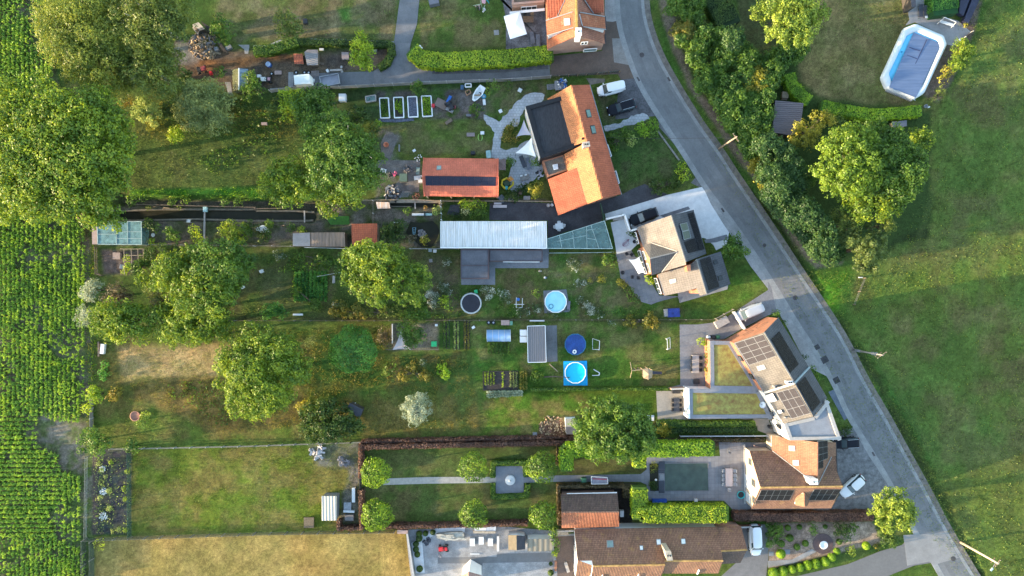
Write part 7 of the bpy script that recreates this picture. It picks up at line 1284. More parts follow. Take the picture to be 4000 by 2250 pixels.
def cable(a,b,label,r=.025,sag=.6):
 p=[Vector(a).lerp(Vector(b),k/10)-Vector((0,0,sag*4*(k/10)*(1-k/10)))for k in range(11)];mb=MB();mb.tube(p,r,5);return one('overhead_cable',mb,BLKP,label,'cable')
cable((g1.x,g1.y,8.3),(W('T20',720,1040,4.5).x,W('T20',720,1040,4.5).y,4.6),'thin overhead cable from the timber pole to the long orange house')
for p in((W('T10',690,598),),):pass
def rbed(f,s,label,inner,m=WHT,h=.35,group=None,soil=None):
 q=P(f,s,h);t=thing('raised_bed',ctr(q),label,'raised bed',group)
 for i in range(len(q)):a,b=q[i],q[(i+1)%len(q)];MB().bar(a-Vector((0,0,h/2)),b-Vector((0,0,h/2)),.16,h+i*.002).build('side_board',m,t)
 MB().prism([ctr(q).lerp(Vector((v.x,v.y,0)),.93)for v in q],0,h-.08).build('soil',soil or mat('bed_soil',(.04,.035,.03),.95,.3,3),t)
 if inner:
  p_=[(v.x,v.y)for v in q];n=int(260*abs(sum(p_[i][0]*p_[(i+1)%len(p_)][1]-p_[(i+1)%len(p_)][0]*p_[i][1]for i in range(len(p_))))/6);X=RNG.uniform(min(v[0]for v in p_),max(v[0]for v in p_),n*2);Y=RNG.uniform(min(v[1]for v in p_),max(v[1]for v in p_),n*2);k=(sdist(X,Y,p_)<-.15)&(fbm(X*1.5,Y*1.5,3)>inner[1]);C=np.stack([X[k],Y[k],RNG.uniform(h-.05,h+.25,k.sum())],1);Nn=RNG.normal(0,.7,(len(C),3));Nn[:,2]+=.8;quads('plants',C,Nn,RNG.uniform(.06,.14,len(C)),tones(inner[0],C,len(C),3),t)
 return t
rbed('T10','932,740 998,738 1008,888 940,890','raised bed crowded with leafy greens, westmost of the four',('green',.3));rbed('T10','1038,735 1108,733 1115,885 1045,888','raised bed with gaps between its plants, second of the four',('bright',.48));rbed('T10','1143,730 1212,728 1222,880 1152,883','raised bed covered with crumpled dark plastic',('dark',.7),soil=mat('crumpled_plastic',(.10,.11,.15),.35,.6,4,bump=.8));rbed('T10','1248,725 1320,723 1330,875 1258,878','raised bed of plain green sprouts, eastmost of the four',('bright',.2))
rbed('T10','826,728 900,716 903,758 830,770','small glass covered cold frame near the beds',None,m=TEAK,soil=glassy('cold_frame_glass',(.14,.22,.20),.8),h=.4);rbed('T10','700,843 748,840 750,872 700,875','small wooden crate bed right of the dark shrub patch',('rust',.4),m=FENW,h=.4);rbed('T10','1578,632 1622,630 1624,654 1580,656','green tray bed against the lane fence',None,m=WHT,soil=mat('net_green',(.05,.09,.05),.8),h=.3);rbed('T10','1578,690 1610,675 1622,698 1592,718','tilted orange brown crate beside the boat',('rust',.5),m=mat('orange_wood',(.30,.17,.10),.8,.2,3),h=.3)
def vegrows(name,f,s,rows,pal,label,vertical=True,h=.35,dens=1.0,sz=.1):
 a,b,c,d=P(f,s);Cs=[]
 for i in range(rows):
  u=(i+.5)/rows;p,q=(a.lerp(b,u),d.lerp(c,u))if vertical else(a.lerp(d,u),b.lerp(c,u));L_=(q-p).length;n=int(L_*42*dens);t=RNG.random(n);w_=(b-a).length/rows*.30 if vertical else(d-a).length/rows*.3
  Cs.append(np.stack([p.x+(q.x-p.x)*t+RNG.normal(0,w_*.6,n),p.y+(q.y-p.y)*t+RNG.normal(0,w_*.6,n),RNG.uniform(.08,h,n)],1))
 C=np.concatenate(Cs);Nn=RNG.normal(0,.7,(len(C),3));Nn[:,2]+=.8;return tag(quads(name,C,Nn,sz*RNG.uniform(.6,1.3,len(C)),tones(pal,C,len(C),3),None),label,'vegetables',None,'stuff')
vegrows('potato_rows','T11','290,600 545,600 540,820 285,820',9,'emerald','rows of dark green potato plants in the middle garden',dens=2.4,sz=.16);vegrows('vegetable_rows','T11','1745,1130 1920,1130 1920,1220 1747,1222',6,'green','vegetable rows below the light blue polytunnel',dens=1.3,sz=.13)
for i,(s,r,p,lb)in enumerate((('1412,975 1460,975 1462,1185 1415,1185',2,'green','vegetable strip nearest the sand pit'),('1490,975 1535,975 1538,1190 1490,1190',2,'pale','pale flowering vegetable strip, second from the sand pit'),('1565,975 1615,975 1615,1185 1567,1185',2,'rust','reddish vegetable strip nearest the polytunnel'))):
 one('bed_soil',MB().prism(P('T11',s),.0,.03),mat('bed_soil2',(.05,.042,.036),.95,.3,3),lb.replace('vegetable strip','bare soil bed of the vegetable strip'),'soil bed');vegrows('vegetable_strip','T11',s,r,p,lb,dens=1.6)
q=P('K7','38,60 740,45 745,420 40,435');t_=thing('vegetable_bed',ctr(q),'dark soil vegetable bed with lettuce rows in the lower garden','vegetable bed');MB().prism(q,0,.06).build('soil',mat('dark_bed_soil',(.045,.038,.036),.95,.3,3),t_)
for i in range(4):MB().bar(q[i]+Vector((0,0,.08)),q[(i+1)%4]+Vector((0,0,.08)),.08,.16).build('edging',WOODD,t_)
vegrows('lettuce_rows','K7','50,70 280,65 285,320 55,340',4,'ash','lettuce rows at the west end of the dark soil bed');vegrows('lettuce_rows','K7','410,70 460,70 455,370 410,370',1,'lime','single lime row in the dark soil bed');vegrows('cabbage_patch','K7','560,60 740,60 740,370 570,370',3,'blue','blue green cabbages at the middle of the dark soil bed',dens=1.6);vegrows('tomato_patch','K7','770,40 930,40 940,410 760,410',3,'rust','yellowish tall plants at the east end of the dark soil bed',h=.7,dens=1.8)
vegrows('white_flower_border','K7','110,440 830,430 830,540 130,590',3,'silver','white leaved border below the dark soil bed',False,.6,2.2,.13);shrub('K7','1110,170,70 1200,180,60 1090,100,50',1.3,'ash','bushy plant between the vegetable bed and the cyan pool')
q=P('T11','1742,1040 1920,1038 1922,1130 1745,1130');a,b,c,d=q;t_=thing('polytunnel',ctr(q),'light blue polytunnel above the lower vegetable rows','polytunnel');mb=MB();n=10;A_=[];B_=[]
for k in range(n+1):u=k/n;z=1.5*math.sin(math.pi*u)**.7;v=a.lerp(d,u);A_.append(Vector((v.x,v.y,z)));v=b.lerp(c,u);B_.append(Vector((v.x,v.y,z)))
for k in range(n):mb.face([A_[k],B_[k],B_[k+1],A_[k+1]][::-1],0,True)
mb.face(A_);mb.face(B_[::-1]);mb.build('cover',mat('blue_film',(.24,.37,.56),.4,.06,1),t_)
for u in(0,.25,.5,.75,1):beam(t_,[x.lerp(y,u)+Vector((0,0,.02))for x,y in zip(A_,B_)],.025,WHP,'hoop')
t_=thing('dark_cloche',ctr(P('J','1180,150')),'left dark netted tunnel at the top edge beside the field','crop tunnel');MB().slab(P('J','1140,-60,.8 1270,-60,.8 1170,200,.8 1115,160,.8'),.8).build('net',mat('navy_net',(.022,.024,.05),.6,.3,3),t_);t_=thing('dark_cloche',ctr(P('J','1250,150')),'right dark netted tunnel at the top edge beside the field','crop tunnel');MB().slab(P('J','1300,-60,.8 1400,-60,.8 1235,295,.8 1175,262,.8'),.8).build('net',mat('navy_net',(0,0,0)),t_)
for i,y in enumerate((930,1062)):
 q=P('K5','672,%d 812,%d 815,%d 676,%d'%(y-60,y-60,y+58,y+60),1.1);t_=thing('white_cabinet',ctr(q),('upper' if i==0 else 'lower')+' white cabinet standing against the pool house','cabinet');MB().prism(q,0,1.05).build('body',WHP,t_);MB().slab([v+Vector((0,0,.0))for v in q],.04).build('lid',WHT,t_)
def goal(f,s,label,h=1.0):
 a,b,c,d=P(f,s);t=thing('football_goal',(a+b)/2,label,'goal','small football goals');up=Vector((0,0,h));beam(t,[b,b+up,a+up,a],.04,WHP,'goal_frame');beam(t,[a,d,c,b],.03,WHP,'ground_bar');MB().bar(a+up,d,.02).build('side_bar',WHP,t);MB().bar(b+up,c,.02).build('side_bar',WHP,t);return t
goal('T21','655,1122 652,1188 608,1188 608,1106','small white football goal beside the blue covered pool');goal('T21','1160,1108 1165,1185 1194,1182 1192,1098','small white football goal beside the paved terrace')
t_=thing('play_tower',ctr(P('T21','1030,1375')),'wooden play tower with swing beam and dark slide on the lower lawn','play tower');q=P('T21','990,1340 1025,1332 1060,1345 1058,1400 1030,1415 992,1405',2.3);c=ctr(q);c.z=2.8;mb=MB()
for i in range(6):mb.face([q[i],q[(i+1)%6],c][::-1])
mb.build('roof',mat('tower_roof',(.34,.25,.16),.8,.2,3),t_)
for v in q[::2]+[q[1]]:MB().bar((v.x,v.y,0),(v.x,v.y,2.3),.1).build('post',WOODL,t_)
MB().prism([v.lerp(c,.1)for v in q],1.1,1.2).build('deck',WOODL,t_);a=W('T21',905,1348,2.0);MB().bar(a,Vector((q[0].x,q[0].y,2.0)),.09).build('swing_beam',WOODL,t_)
for y in(1285,1400):b=W('T21',893,y);MB().bar((b.x,b.y,0),a,.09).build('leg',WOODL,t_)
mb=MB();mb.slab(P('T21','1060,1352,1.2 1060,1376,1.2 1132,1376,.15 1132,1356,.15'),.05);mb.build('slide',mat('navy_slide',(.03,.045,.07),.35),t_)
for k in(.35,.7):
 p_=a.lerp(Vector((q[0].x,q[0].y,2.0)),k);so=MB().box((p_.x,p_.y,.45),(.2,.4,.04));so.build('swing_seat',BLKP,t_);MB().bar((p_.x,p_.y-.18,.45),(p_.x,p_.y-.18,2.0),.02).build('rope',WOODL,t_);MB().bar((p_.x,p_.y+.18,.45),(p_.x,p_.y+.18,2.0),.02).build('rope',WOODL,t_)
t_=thing('garden_swing',ctr(P('J','970,275')),'white slatted swing bench beside the dark hedge block on the pool deck','swing bench');a,b=P('J','880,250 1055,305',.5);
for k in range(5):o_=Vector((-.05,-.1*k,0));MB().bar(a+o_,b+o_,.07,.03).build('slat',WHP,t_)
a2,b2=P('J','935,218 1080,278',1.8);MB().bar(a2,b2,.07).build('top_bar',WHP,t_)
for v,w_ in((a2,a),(b2,b)):MB().bar(v,(w_.x-.3,w_.y-.5,0),.06).build('leg',WHP,t_);MB().bar(v,(w_.x+.3,w_.y+.7,0),.06).build('leg',WHP,t_)
t_=thing('play_slide',ctr(P('K4','1050,150')),'pink climbing frame with turquoise slide and green poles at the top edge','play frame');MB().slab(P('K4','1230,10,1.3 1290,-20,1.3 1365,110,.2 1350,150,.2'),.05).build('slide',mat('turquoise',(.05,.42,.46),.4),t_);MB().prism(P('K4','1040,-40 1200,-40 1215,90 1180,150 1060,110',1.4),1.3,1.4).build('platform',mat('pink_plastic',(.50,.26,.28),.5),t_)
for a,b in(('700,230','1035,160'),('990,-20','1035,160'),('1035,170','1090,400'),('1130,320','1190,200')):MB().bar(W('K4',*pl(a)[0],.1 if a[0]=='7' else 1.3),W('K4',*pl(b)[0],1.3 if b!='1090,400' else.1),.06).build('pole',mat('sage_pole',(.28,.40,.28),.5),t_)
heap('toy_pile','K4',1120,400,.3,6,.15,WHP,'white scraps at the foot of the pink climbing frame','toys',(.15,.3));heap('toy_pile','K4',880,320,.5,9,.3,[PINKM,BLKP],'pink and black toys left of the green poles','toys',(.2,.5))
for x,y in((1236,350),(1222,362),(1248,364),(1236,378)):
 g=W('T10',x,y,.5);one('balloon_lamp',MB().lathe((g.x,g.y,.3),[(.02,0),(.17,.08),(.23,.23),(.17,.38),(.02,.46)],12),WHP,{350:'top',378:'bottom',362:'left',364:'right'}[y]+' one of the four white globes at the corner of the lime hedge','globe','four white globes at the hedge corner')
bx('stone_slab','T10',1814,245,.8,.8,.06,CONCW,'square pale slab in the upper lawn','slab',.1);bx('dark_pouffe','T10',370,158,.7,.8,.5,BLKP,'dark round tub on the upper lawn by the olive fruit tree','tub',.1)
bx('dark_tent','T10',1340,5,1.6,1.0,1.2,mat('slate_lid',(0,0,0)),'dark grey tent like cover at the top edge','cover',.2)
t_=thing('inflatable_slide',ctr(P('I','1720,620')),'yellow and orange inflatable slide with turquoise step beside the workshop','inflatable');YE=mat('yellow_vinyl',(.62,.46,.03),.4,.05,3);OG=mat('orange_vinyl',(.60,.24,.03),.4,.05,3)
mb=MB();mb.tube(P('I','1740,720,.3 1830,640,.3 1830,580,.4'),.16,8);mb.build('bolster',YE,t_);mb=MB();mb.tube(P('I','1690,715,.3 1625,640,.3 1640,560,.4 1730,520,.6'),.16,8);mb.build('bolster',YE,t_)
for k in range(3):mb=MB();mb.tube(P('I','%d,%d,.8 %d,%d,.9'%(1720+k*22,545+k*16,1800+k*20,498+k*20)),.11,8);mb.build('slide_tube',OG,t_)
MB().prism(P('I','1690,665 1735,665 1745,720 1695,725',.3),.05,.3).build('step',mat('turquoise',(0,0,0)),t_);MB().prism(P('I','1650,600 1720,560 1800,600 1760,650 1700,665'),.03,.08).build('splash_floor',mat('dark_green_floor',(.05,.09,.05),.5),t_)
heap('cushion_pile','I',2285,460,.8,14,.5,[WHP,BLKP,mat('lilac_cloth',(0,0,0))],'white and dark cushions heaped on the flagstones','cushions',(.3,.6),seed=3);heap('towel_heap','I',1990,620,.45,8,.12,[WHP,mat('lilac_cloth',(0,0,0))],'rumpled towel left below the double daybed','towel',(.25,.5),seed=5)
bx('tub','I',1395,100,.75,1.2,.45,mat('mint_plastic',(.33,.50,.49),.4),'mint coloured tub at the corner of the workshop','tub',.1);bx('black_grill','I',1120,75,.7,.5,.8,BLKP,'black grill north of the workshop','grill');bx('brick_stack','I',1935,778,1.05,.55,.5,mat('pink_brick_stack',(.34,.20,.16),.9,.3,6),'stack of pinkish bricks south of the patio','brick stack');bx('stone_stack','I',2075,872,1.1,.6,.5,mat('pale_stones',(.30,.26,.24),.9,.4,6),'stack of pale stones by the boarded fence','stone stack');bx('stone_stack','I',1790,895,.9,.4,.4,mat('pale_stones',(0,0,0)),'smaller stone stack right of the slanted pallet','stone stack')
def pallet(f,x,y,rz,label,w_=1.2,d_=.9,m=TEAK,z=.0):
 t=thing('pallet',(0,0,0),label,'pallet')
 for k in range(5):MB().box((0,-d_/2+.08+k*(d_-.16)/4,.13),(w_,.12,.03)).build('slat',m,t)
 for s in(-1,0,1):MB().box((s*(w_/2-.06),0,.06),(.1,d_,.1)).build('bearer',m,t)
 return at(t,f,x,y,rz,z)
pallet('I',1635,885,-.9,'slanted pallet against the workshop corner',m=mat('grey_slats',(0,0,0)));pallet('K3',290,850,-.3,'white slatted pallet on bare earth west of the workshop',.9,.6,WHP);pallet('K3',990,860,1.5,'green grey slatted bench frame by the workshop wall',1.2,.6,mat('green_slats',(.20,.28,.26),.7));pallet('K3',980,1000,.1,'white slatted crate base below the green bench frame',1.1,.7,WHP);pallet('K1',1470,800,.05,'pinkish pallet behind the box trailer',1.2,.9,mat('pinkish_grey',(0,0,0)));pallet('T22',1610,455,0,'dark slatted grate on the terrace behind the trained hedge',1.6,.5,mat('grey_slats',(0,0,0)))
pallet('T20',295,650,.1,'grey slatted pallet beside the rubbish trailer',1.3,.9,mat('grey_slats',(0,0,0)));pallet('T11',85,0,0,'x')if 0 else None
g=W('K3',355,340,.3);t_=thing('orange_tub',Vector((g.x,g.y,0)),'round orange tub on the bare patch north west of the workshop','tub');MB().lathe((g.x,g.y,0),[(.3,.02),(.42,.45),(.38,.45),(.28,.08),(.02,.08)],20).build('bowl',mat('orange_plastic',(.58,.20,.10),.4,.05,3),t_)
t_=bx('green_container','K3',700,1000,1.15,1.2,.9,mat('dull_green',(.08,.12,.09),.6,.1,3),'dull green container on the bare yard','container',0,lid=mat('dull_green_lid',(.10,.145,.11),.5,.1,3));heap('rubble_heap','K3',790,820,.7,40,.3,mat('grey_rubble',(.20,.19,.20),.9,.3,6),'grey rubble heap above the green container','rubble',(.15,.35));heap('pink_toy','K3',525,920,.35,8,.35,mat('pink_toy',(.55,.10,.20),.5),'bright pink toy on the bare yard','toy',(.2,.4));heap('dark_toy','K3',420,930,.3,6,.35,BLKP,'dark scooter like toy left of the pink one','toy',(.2,.4));heap('litter','K3',1000,600,.6,12,.12,WHP,'white litter scattered along the grass by the workshop','litter',(.12,.3));bx('white_board','K3',1050,1070,.75,.5,.8,WHP,'white box against the west wall of the workshop','box',.1);bx('white_cloth','K3',920,455,.5,.4,.05,WHP,'crumpled white cloth on the bright grass','cloth',.6)
g=W('K3',1058,975,.2);one('hose_reel',MB().torus((g.x,g.y,.2),.14,.06),WHP,'white ring shaped hose reel by the workshop wall','hose reel');bx('metal_bench','K3',615,400,.18,1.1,.45,ZINC,'pale narrow bench in the grass right of the orange tub','bench');heap('scrap_heap','K3',480,1320,1.3,50,.5,[mat('grey_rubble',(0,0,0)),WOODD,ZINC],'grey scrap heap below the bare yard','scrap',(.3,.9));heap('bricks','K3',960,1380,.6,30,.4,BROR,'loose red bricks beside the steel profiles','bricks',(.2,.3))
mb=MB();
for k in range(9):a,b=P('K3','%d,1400 %d,1280'%(630+k*20,690+k*17),.3);mb.bar(a,b,.06)
one('steel_profiles',mb,ZINC,'bundle of slanted grey steel profiles south of the bare yard','profiles')
f='K1';g=W(f,310,590,.6);t_=thing('blue_barrel',Vector((g.x,g.y,0)),'blue and white round barrel in the chicken yard','barrel');MB().cyl((g.x,g.y,0),.42,.75,20).build('drum',mat('blue_plastic2',(.05,.12,.34),.5),t_);MB().cyl((g.x,g.y,.75),.4,.04,20).build('lid',mat('barrel_lid',(.30,.38,.50),.5),t_)
def mower(f,x,y,rz,m,label,L=1.5,m2=None):
 t=thing('ride_on_mower',(0,0,0),label,'mower');MB().box((L*.25,0,.55),(L*.5,.62,.35)).build('hood',m,t);MB().box((-L*.2,0,.42),(L*.5,.8,.2)).build('deck',BLKP,t);MB().box((-L*.28,0,.66),(.42,.5,.12)).build('seat',m2 or BLKP,t);MB().torus((L*.0,0,.85),.17,.03).build('steering_wheel',BLKP,t)
 for sx,r in((.38,.2),(-.36,.28)):
  for sy in(-1,1):mb=MB();mb.tube([(sx*L,sy*.36,r),(sx*L,sy*.56,r)],r,14);mb.build('wheel',TYRE,t)
 return at(t,f,x,y,rz)
mower('K1',260,965,3.14,WHP,'white and red small tractor beside the lane end',1.7,mat('pale_red_seat',(.45,.25,.28),.6));RD=mat('red_paint',(.48,.03,.035),.35,.05,3);mower('F',425,365,3.2,RD,'red ride on mower on the service yard',1.5,RD);mower('K8',300,955,.3,mat('red_dull',(.32,.06,.07),.5),'red garden machine below the earth bank');mower('K2',600,680,-.9,BLKP,'black mower parked against the brown timber board')
for f,x,y,w_,d_,h_,m,lb,cat,rz in(('K8',460,1015,.4,.55,.45,RD,'red canister beside the small bush','canister',.1),('K8',1315,1070,.6,.45,.5,WHP,'pale crate above the white small tractor','crate',0),('K8',1655,1010,1.1,.6,.3,PINKM,'pinkish board stack near the lane end','boards',0),('K1',560,1205,2.7,.3,.3,CONCW,'long concrete trough lying beside the fence','trough',.06),('K1',1645,205,.7,.3,.3,WHP,'white tub beside the larger coop','tub',0),('K1',1635,560,1.0,.35,.12,WOODB,'ramp board leading to the larger coop','ramp',-.2),('K1',1795,745,.4,.5,.4,WHP,'white box left of the stacked gutter','box',.5),('K1',2010,730,2.0,.3,.35,TEAK,'stacked pale gutter behind the open trailer','stack',.05),('K1',1440,990,.3,.5,.6,WHP,'white trailer jockey box between the two trailers','box',0),('T10',650,735,1.1,1.2,.8,WHP,'white square tank south of the lane fence','tank',0),('T10',895,380,.7,.3,.4,ZINC,'metal barrow right of the lime columnar tree','barrow',.1),('K8',560,590,.6,.6,.5,ZINC,'grey crate below the timber shelter','crate',.4),('K8',775,560,.9,.6,.6,mat('grey_sheet',(0,0,0)),'grey bin at the start of the pale path','bin',.5),('K8',585,660,1.1,.3,.06,WOODL,'yellowish board beside the firewood','board',-.35),('T10',60,932,.9,.4,.5,PINKM,'pinkish cart in the orchard meadow','cart',0),('T10',1620,1015,1.3,.6,.2,mat('mauve_board',(0,0,0)),'mauve board with white end on the upper lawn','board',0),('T10',1708,1002,.6,.5,.3,WHP,'white crate above the green hose','crate',0),('T10',1605,868,.8,.35,.4,mat('slate_lid',(0,0,0)),'slate grey box in the weeds','box',0),('T10',1845,838,.55,.55,.1,WHP,'white cloth on the grass by the flagstones','cloth',.5),('K2',430,645,1.9,1.4,.25,mat('brown_board',(.16,.12,.10),.8,.15,2),'large brown board lying aslant right of the raised beds','board',-.45),('K2',585,550,.45,1.2,.5,mat('royal_blue',(.03,.13,.42),.5),'royal blue slide lying by the brown board','slide',-.5),('K2',595,770,1.3,.5,.35,mat('grey_sheet',(0,0,0)),'grey barrow body below the black mower','barrow',-.5),('K2',265,680,.5,.6,.4,RD,'red toy left of the brown board','toy',0),('K2',695,710,.4,.4,.3,mat('red_dull',(0,0,0)),'red pot right of the black mower','pot',0),('K2',850,310,.5,.7,.4,mat('navy_tub',(.06,.12,.2),.5),'dark blue wheelbarrow against the lane fence','wheelbarrow',0),('K2',1295,610,.45,.9,.35,WHP,'white narrow box below the turquoise lid','box',.1),('K2',2015,370,.6,.6,.2,WHP,'pale slab in the grass by the lane fence','slab',-.5),('K2',580,1000,1.2,.5,.4,WOODB,'grey brown broken bench at the bed edge','bench',.6),('T20',370,640,1.9,1.5,.8,ZINC,'grey trailer filled with rubbish behind the long orange house','trailer',.12),('T11',585,660,.35,1.2,.45,TEAK,'pale garden bench in the middle garden','bench',-.05),('T11',315,925,1.6,.3,.3,WHP,'long white speckled slab near the oval bush','slab',0),('T11',1028,1070,.15,3.2,.3,WHP,'white plank on edge west of the sand pit','plank',0),('T11',1342,1147,.85,.85,.6,mat('toy_green',(0,0,0)),'bright green sand box lid in the sand pit','box',0),('T11',1360,1005,.4,.35,.3,WHP,'small pale crate at the top of the sand pit','crate',0),('T11',1640,1022,.5,.4,.3,WHP,'white crate tilted by the vegetable strips','crate',.6),('K5',380,725,1.35,.8,.7,PINKM,'pinkish flat cabinet under the garden fence','cabinet',0),('K5',500,735,.45,.65,.7,mat('sea_green',(.12,.26,.18),.5),'sea green box right of the pinkish cabinet','box',0),('K5',1020,683,2.4,.25,.4,WHP,'pale rolled sheet lying along the fence','roll',0),('K6',1350,465,2.2,.35,.3,WHP,'white boards stacked beside the pond','boards',.0),('K6',1600,465,1.3,.35,.3,mat('mint_plastic',(0,0,0)),'mint green sheets at the end of the white boards','sheets',0),('K6',740,680,.9,.2,.1,WHP,'bent white pipe on the earth path','pipe',0),('T01',878,482,1.2,1.1,.6,mat('pinkish_sheet',(0,0,0)),'pinkish brown crate in the vine yard','crate',0),('T01',918,563,.7,.7,.3,ZINC,'grey box in the vine yard','box',-.2),('T01',1545,130,.6,.8,.5,mat('mint_plastic',(0,0,0)),'turquoise and white pump box on the canal bridge','pump',0),('T01',770,1185,.6,1.6,.6,WHP,'long white bench top on the boundary west of the dry meadow','bench',-.1),('T01',742,1185,.25,2.4,.4,WOODB,'brown plank left of the white bench top','plank',.02),('T01',1830,718,.5,.4,.4,WHP,'white chair frame among the dark trees','frame',.5),('T12',740,150,.5,.25,.3,WHP,'white scrap on the ridge of the playhouse','scrap',.3),('T12',735,840,.5,2.3,.7,WHP,'upright white panel row in the store','panels',0),('T12',690,925,1.2,1.3,.3,mat('grey_blocks',(.36,.37,.39),.8,.3,4),'grid of pale grey blocks in the store','blocks',0),('T12',700,963,1.8,.35,.4,WHP,'white beam below the pale blocks','beam',-.05),('T12',703,1010,1.4,.9,.6,mat('warm_grey',(.20,.18,.17),.7),'warm grey pallet load at the bottom of the store','load',0),('T12',1105,1117,1.7,.6,1.0,PINKM,'pinkish block at the corner of the copper hedge','block',-.05),('T22',543,728,.8,.65,.9,mat('dark_green_bin',(.05,.16,.09),.5),'dark green bin on the garden walk','bin',0),('T22',173,380,.7,.5,.6,ZINC,'grey double box beside the reddish bark bed','box',0),('T22',830,980,.6,1.0,.7,WHP,'white heat pump beside the barn','heat pump',0),('T22',1115,885,2.3,.55,.6,mat('blue_roll',(.03,.09,.36),.5,.3,3),'blue rolled pool cover in the dark bed','pool roll',0),('T22',1390,880,.5,.4,.4,WHP,'small white box in the dark bed','box',0),('T22',380,1130,1.9,.45,.45,mat('cream_stone',(0,0,0)),'cream trough beside the barn wall','trough',0),('T22',1062,257,.45,.9,.05,WHP,'right pale stepping slab beside the light terrace','slab',0),('T22',1030,257,.4,.9,.05,WHP,'left pale stepping slab beside the light terrace','slab',0),('T32',148,1268,.8,.8,.04,ZINC,'dark square slab in the gravel garden, eastern one','slab',0),('T32',25,1282,.8,.7,.04,ZINC,'dark square slab in the gravel garden, western one','slab',0),('T31',702,645,.55,.15,.3,WHP,'short white marker post on the meadow edge','marker',0),('T30',132,715,1.0,1.0,.5,WOODL,'rustic timber chair above the brown slat shed','chair',-.1),('T30',125,745,.9,.4,.3,WOODB,'low timber stool in front of the rustic chair','stool',-.1),('T30',1440,303,.5,.4,.6,WHP,'white barrel at the corner of the pool deck','barrel',.4),('D',533,330,.4,.35,.9,WHP,'small white bin in the row by the brick wall','bin',0),('D',575,330,.55,.5,1.0,BLKP,'black wheeled bin in the row by the brick wall','bin',0),('D',618,330,.6,.5,1.0,mat('dark_green_bin',(0,0,0)),'green wheeled bin in the row by the brick wall','bin',.1),('D',225,848,1.3,.5,.8,BLKP,'black barbecue beside the pinkish garden wall','barbecue',0),('D',415,750,.9,.8,.4,BLKP,'dark fire pit table on the paved terrace','fire table',0),('D',200,100,1.9,1.4,.7,mat('blue_tarp',(.025,.045,.22),.4,.4,2,bump=.8),'dark blue tarpaulin covered load beside the slab stack','covered load',.05),('D',135,100,.9,1.2,.5,TEAK,'stack of pale slats beside the blue tarpaulin','stack',.1),('D',1120,1185,.35,.4,1.3,BLKP,'black box on the wall side of the white house','box',.5),('E',350,305,1.5,.55,.4,PINKM,'pinkish awning box at the villa entrance','awning box',-.3),('T20',60,680,.5,.4,.3,WHP,'white box in the grass by the fence','box',-.4)):
 bx('stack' if cat in('boards','panels','blocks','load','sheets')else cat.replace(' ','_'),f,x,y,w_,d_,h_,m,lb,cat,rz)
heap('rubbish_load','T20',375,640,.8,40,.5,[WHP,BLKP,mat('royal_blue',(0,0,0)),ZINC],'rubbish heaped in the grey trailer','rubbish',(.2,.5),seed=8).location.z+=.75
heap('firewood_heap','K8',300,520,2.2,330,1.1,[mat('split_wood',(.42,.30,.18),.85,.25,3),mat('split_wood2',(.24,.17,.11),.85,.25,3),mat('grey_rubble',(0,0,0))],'big heap of split firewood beside the bleached timber shelter','firewood',(.22,.6),seed=2);heap('firewood_heap','K8',420,650,1.2,120,.6,[MATS['split_wood'],MATS['split_wood2']],'lower spill of split firewood on the earth bank','firewood',(.22,.55),seed=4)
shed('timber_shelter','bleached grey timber shelter above the firewood heap','shelter','K8',['145,160,1.8 250,120,2.2 365,240,2.0 270,270,1.6','145,160,1.8 270,270,1.6 235,345,1.2 150,230,1.3'],mat('bleached_wood',(.20,.205,.21),.8,.3,3),WOODD)
mb=MB()
for k in range(7):a,b=P('K8','%d,%d %d,%d'%(300+k*22,110+k*14,700+k*12,640+k*4),.5+.1*(k%2));mb.bar(a,b,.12)
one('timber_beams',mb,WOODD,'dark beams lying aslant behind the firewood heap','beams');mb=MB()
for k in range(5):a,b=P('K8','%d,1180 %d,1400'%(730+k*20,790+k*14),.3);mb.bar(a,b,.14)
one('timber_beams',mb,TEAK,'pale beams leaning beside the glazed shed','beams')
for f,x,y,r,m,lb in(('K1',1005,790,.32,TYRE,'left tyre leaning behind the box trailer'),('K1',1215,790,.32,TYRE,'middle tyre behind the box trailer'),('K1',1320,790,.32,TYRE,'right tyre behind the box trailer'),('K1',2145,650,.22,TEAK,'pale tyre above the open trailer'),('K1',2160,765,.22,TEAK,'pale wheel at the corner of the open trailer'),('K1',390,820,.3,TYRE,'dark tyre left of the pinkish boards'),('K5',45,722,.34,TYRE,'left wheel lying under the garden fence'),('K5',140,722,.34,TYRE,'right wheel lying under the garden fence'),('T21',275,100,.3,TEAK,'pale ring pot at the yard corner'),('K2',1285,495,.38,mat('turquoise2',(.06,.32,.48),.4),'turquoise round lid touching the boat'),('T31',520,1430,.1,ZINC,'x')):
 if lb=='x':continue
 g=W(f,x,y,.2);t_=thing('wheel',Vector((g.x,g.y,0)),lb,'wheel' if 'lid' not in lb and 'pot' not in lb else 'lid');MB().torus((g.x,g.y,.15),r*.75,r*.3).build('tyre',m,t_);MB().cyl((g.x,g.y,.08),r*.5,.06,14).build('rim',ALU,t_)
def disc(name,f,x,y,r,h,m,label,cat,inner=None):
 g=W(f,x,y,h);t=thing(name,Vector((g.x,g.y,0)),label,cat);MB().lathe((g.x,g.y,0),[(r*.8,.01),(r,h),(r*.88,h),(r*.8,h*.5),(.01,h*.45)],28).build('bowl',m,t)
 if inner:MB().cyl((g.x,g.y,h*.6),r*.84,.02,24).build('filling',inner,t)
 return t
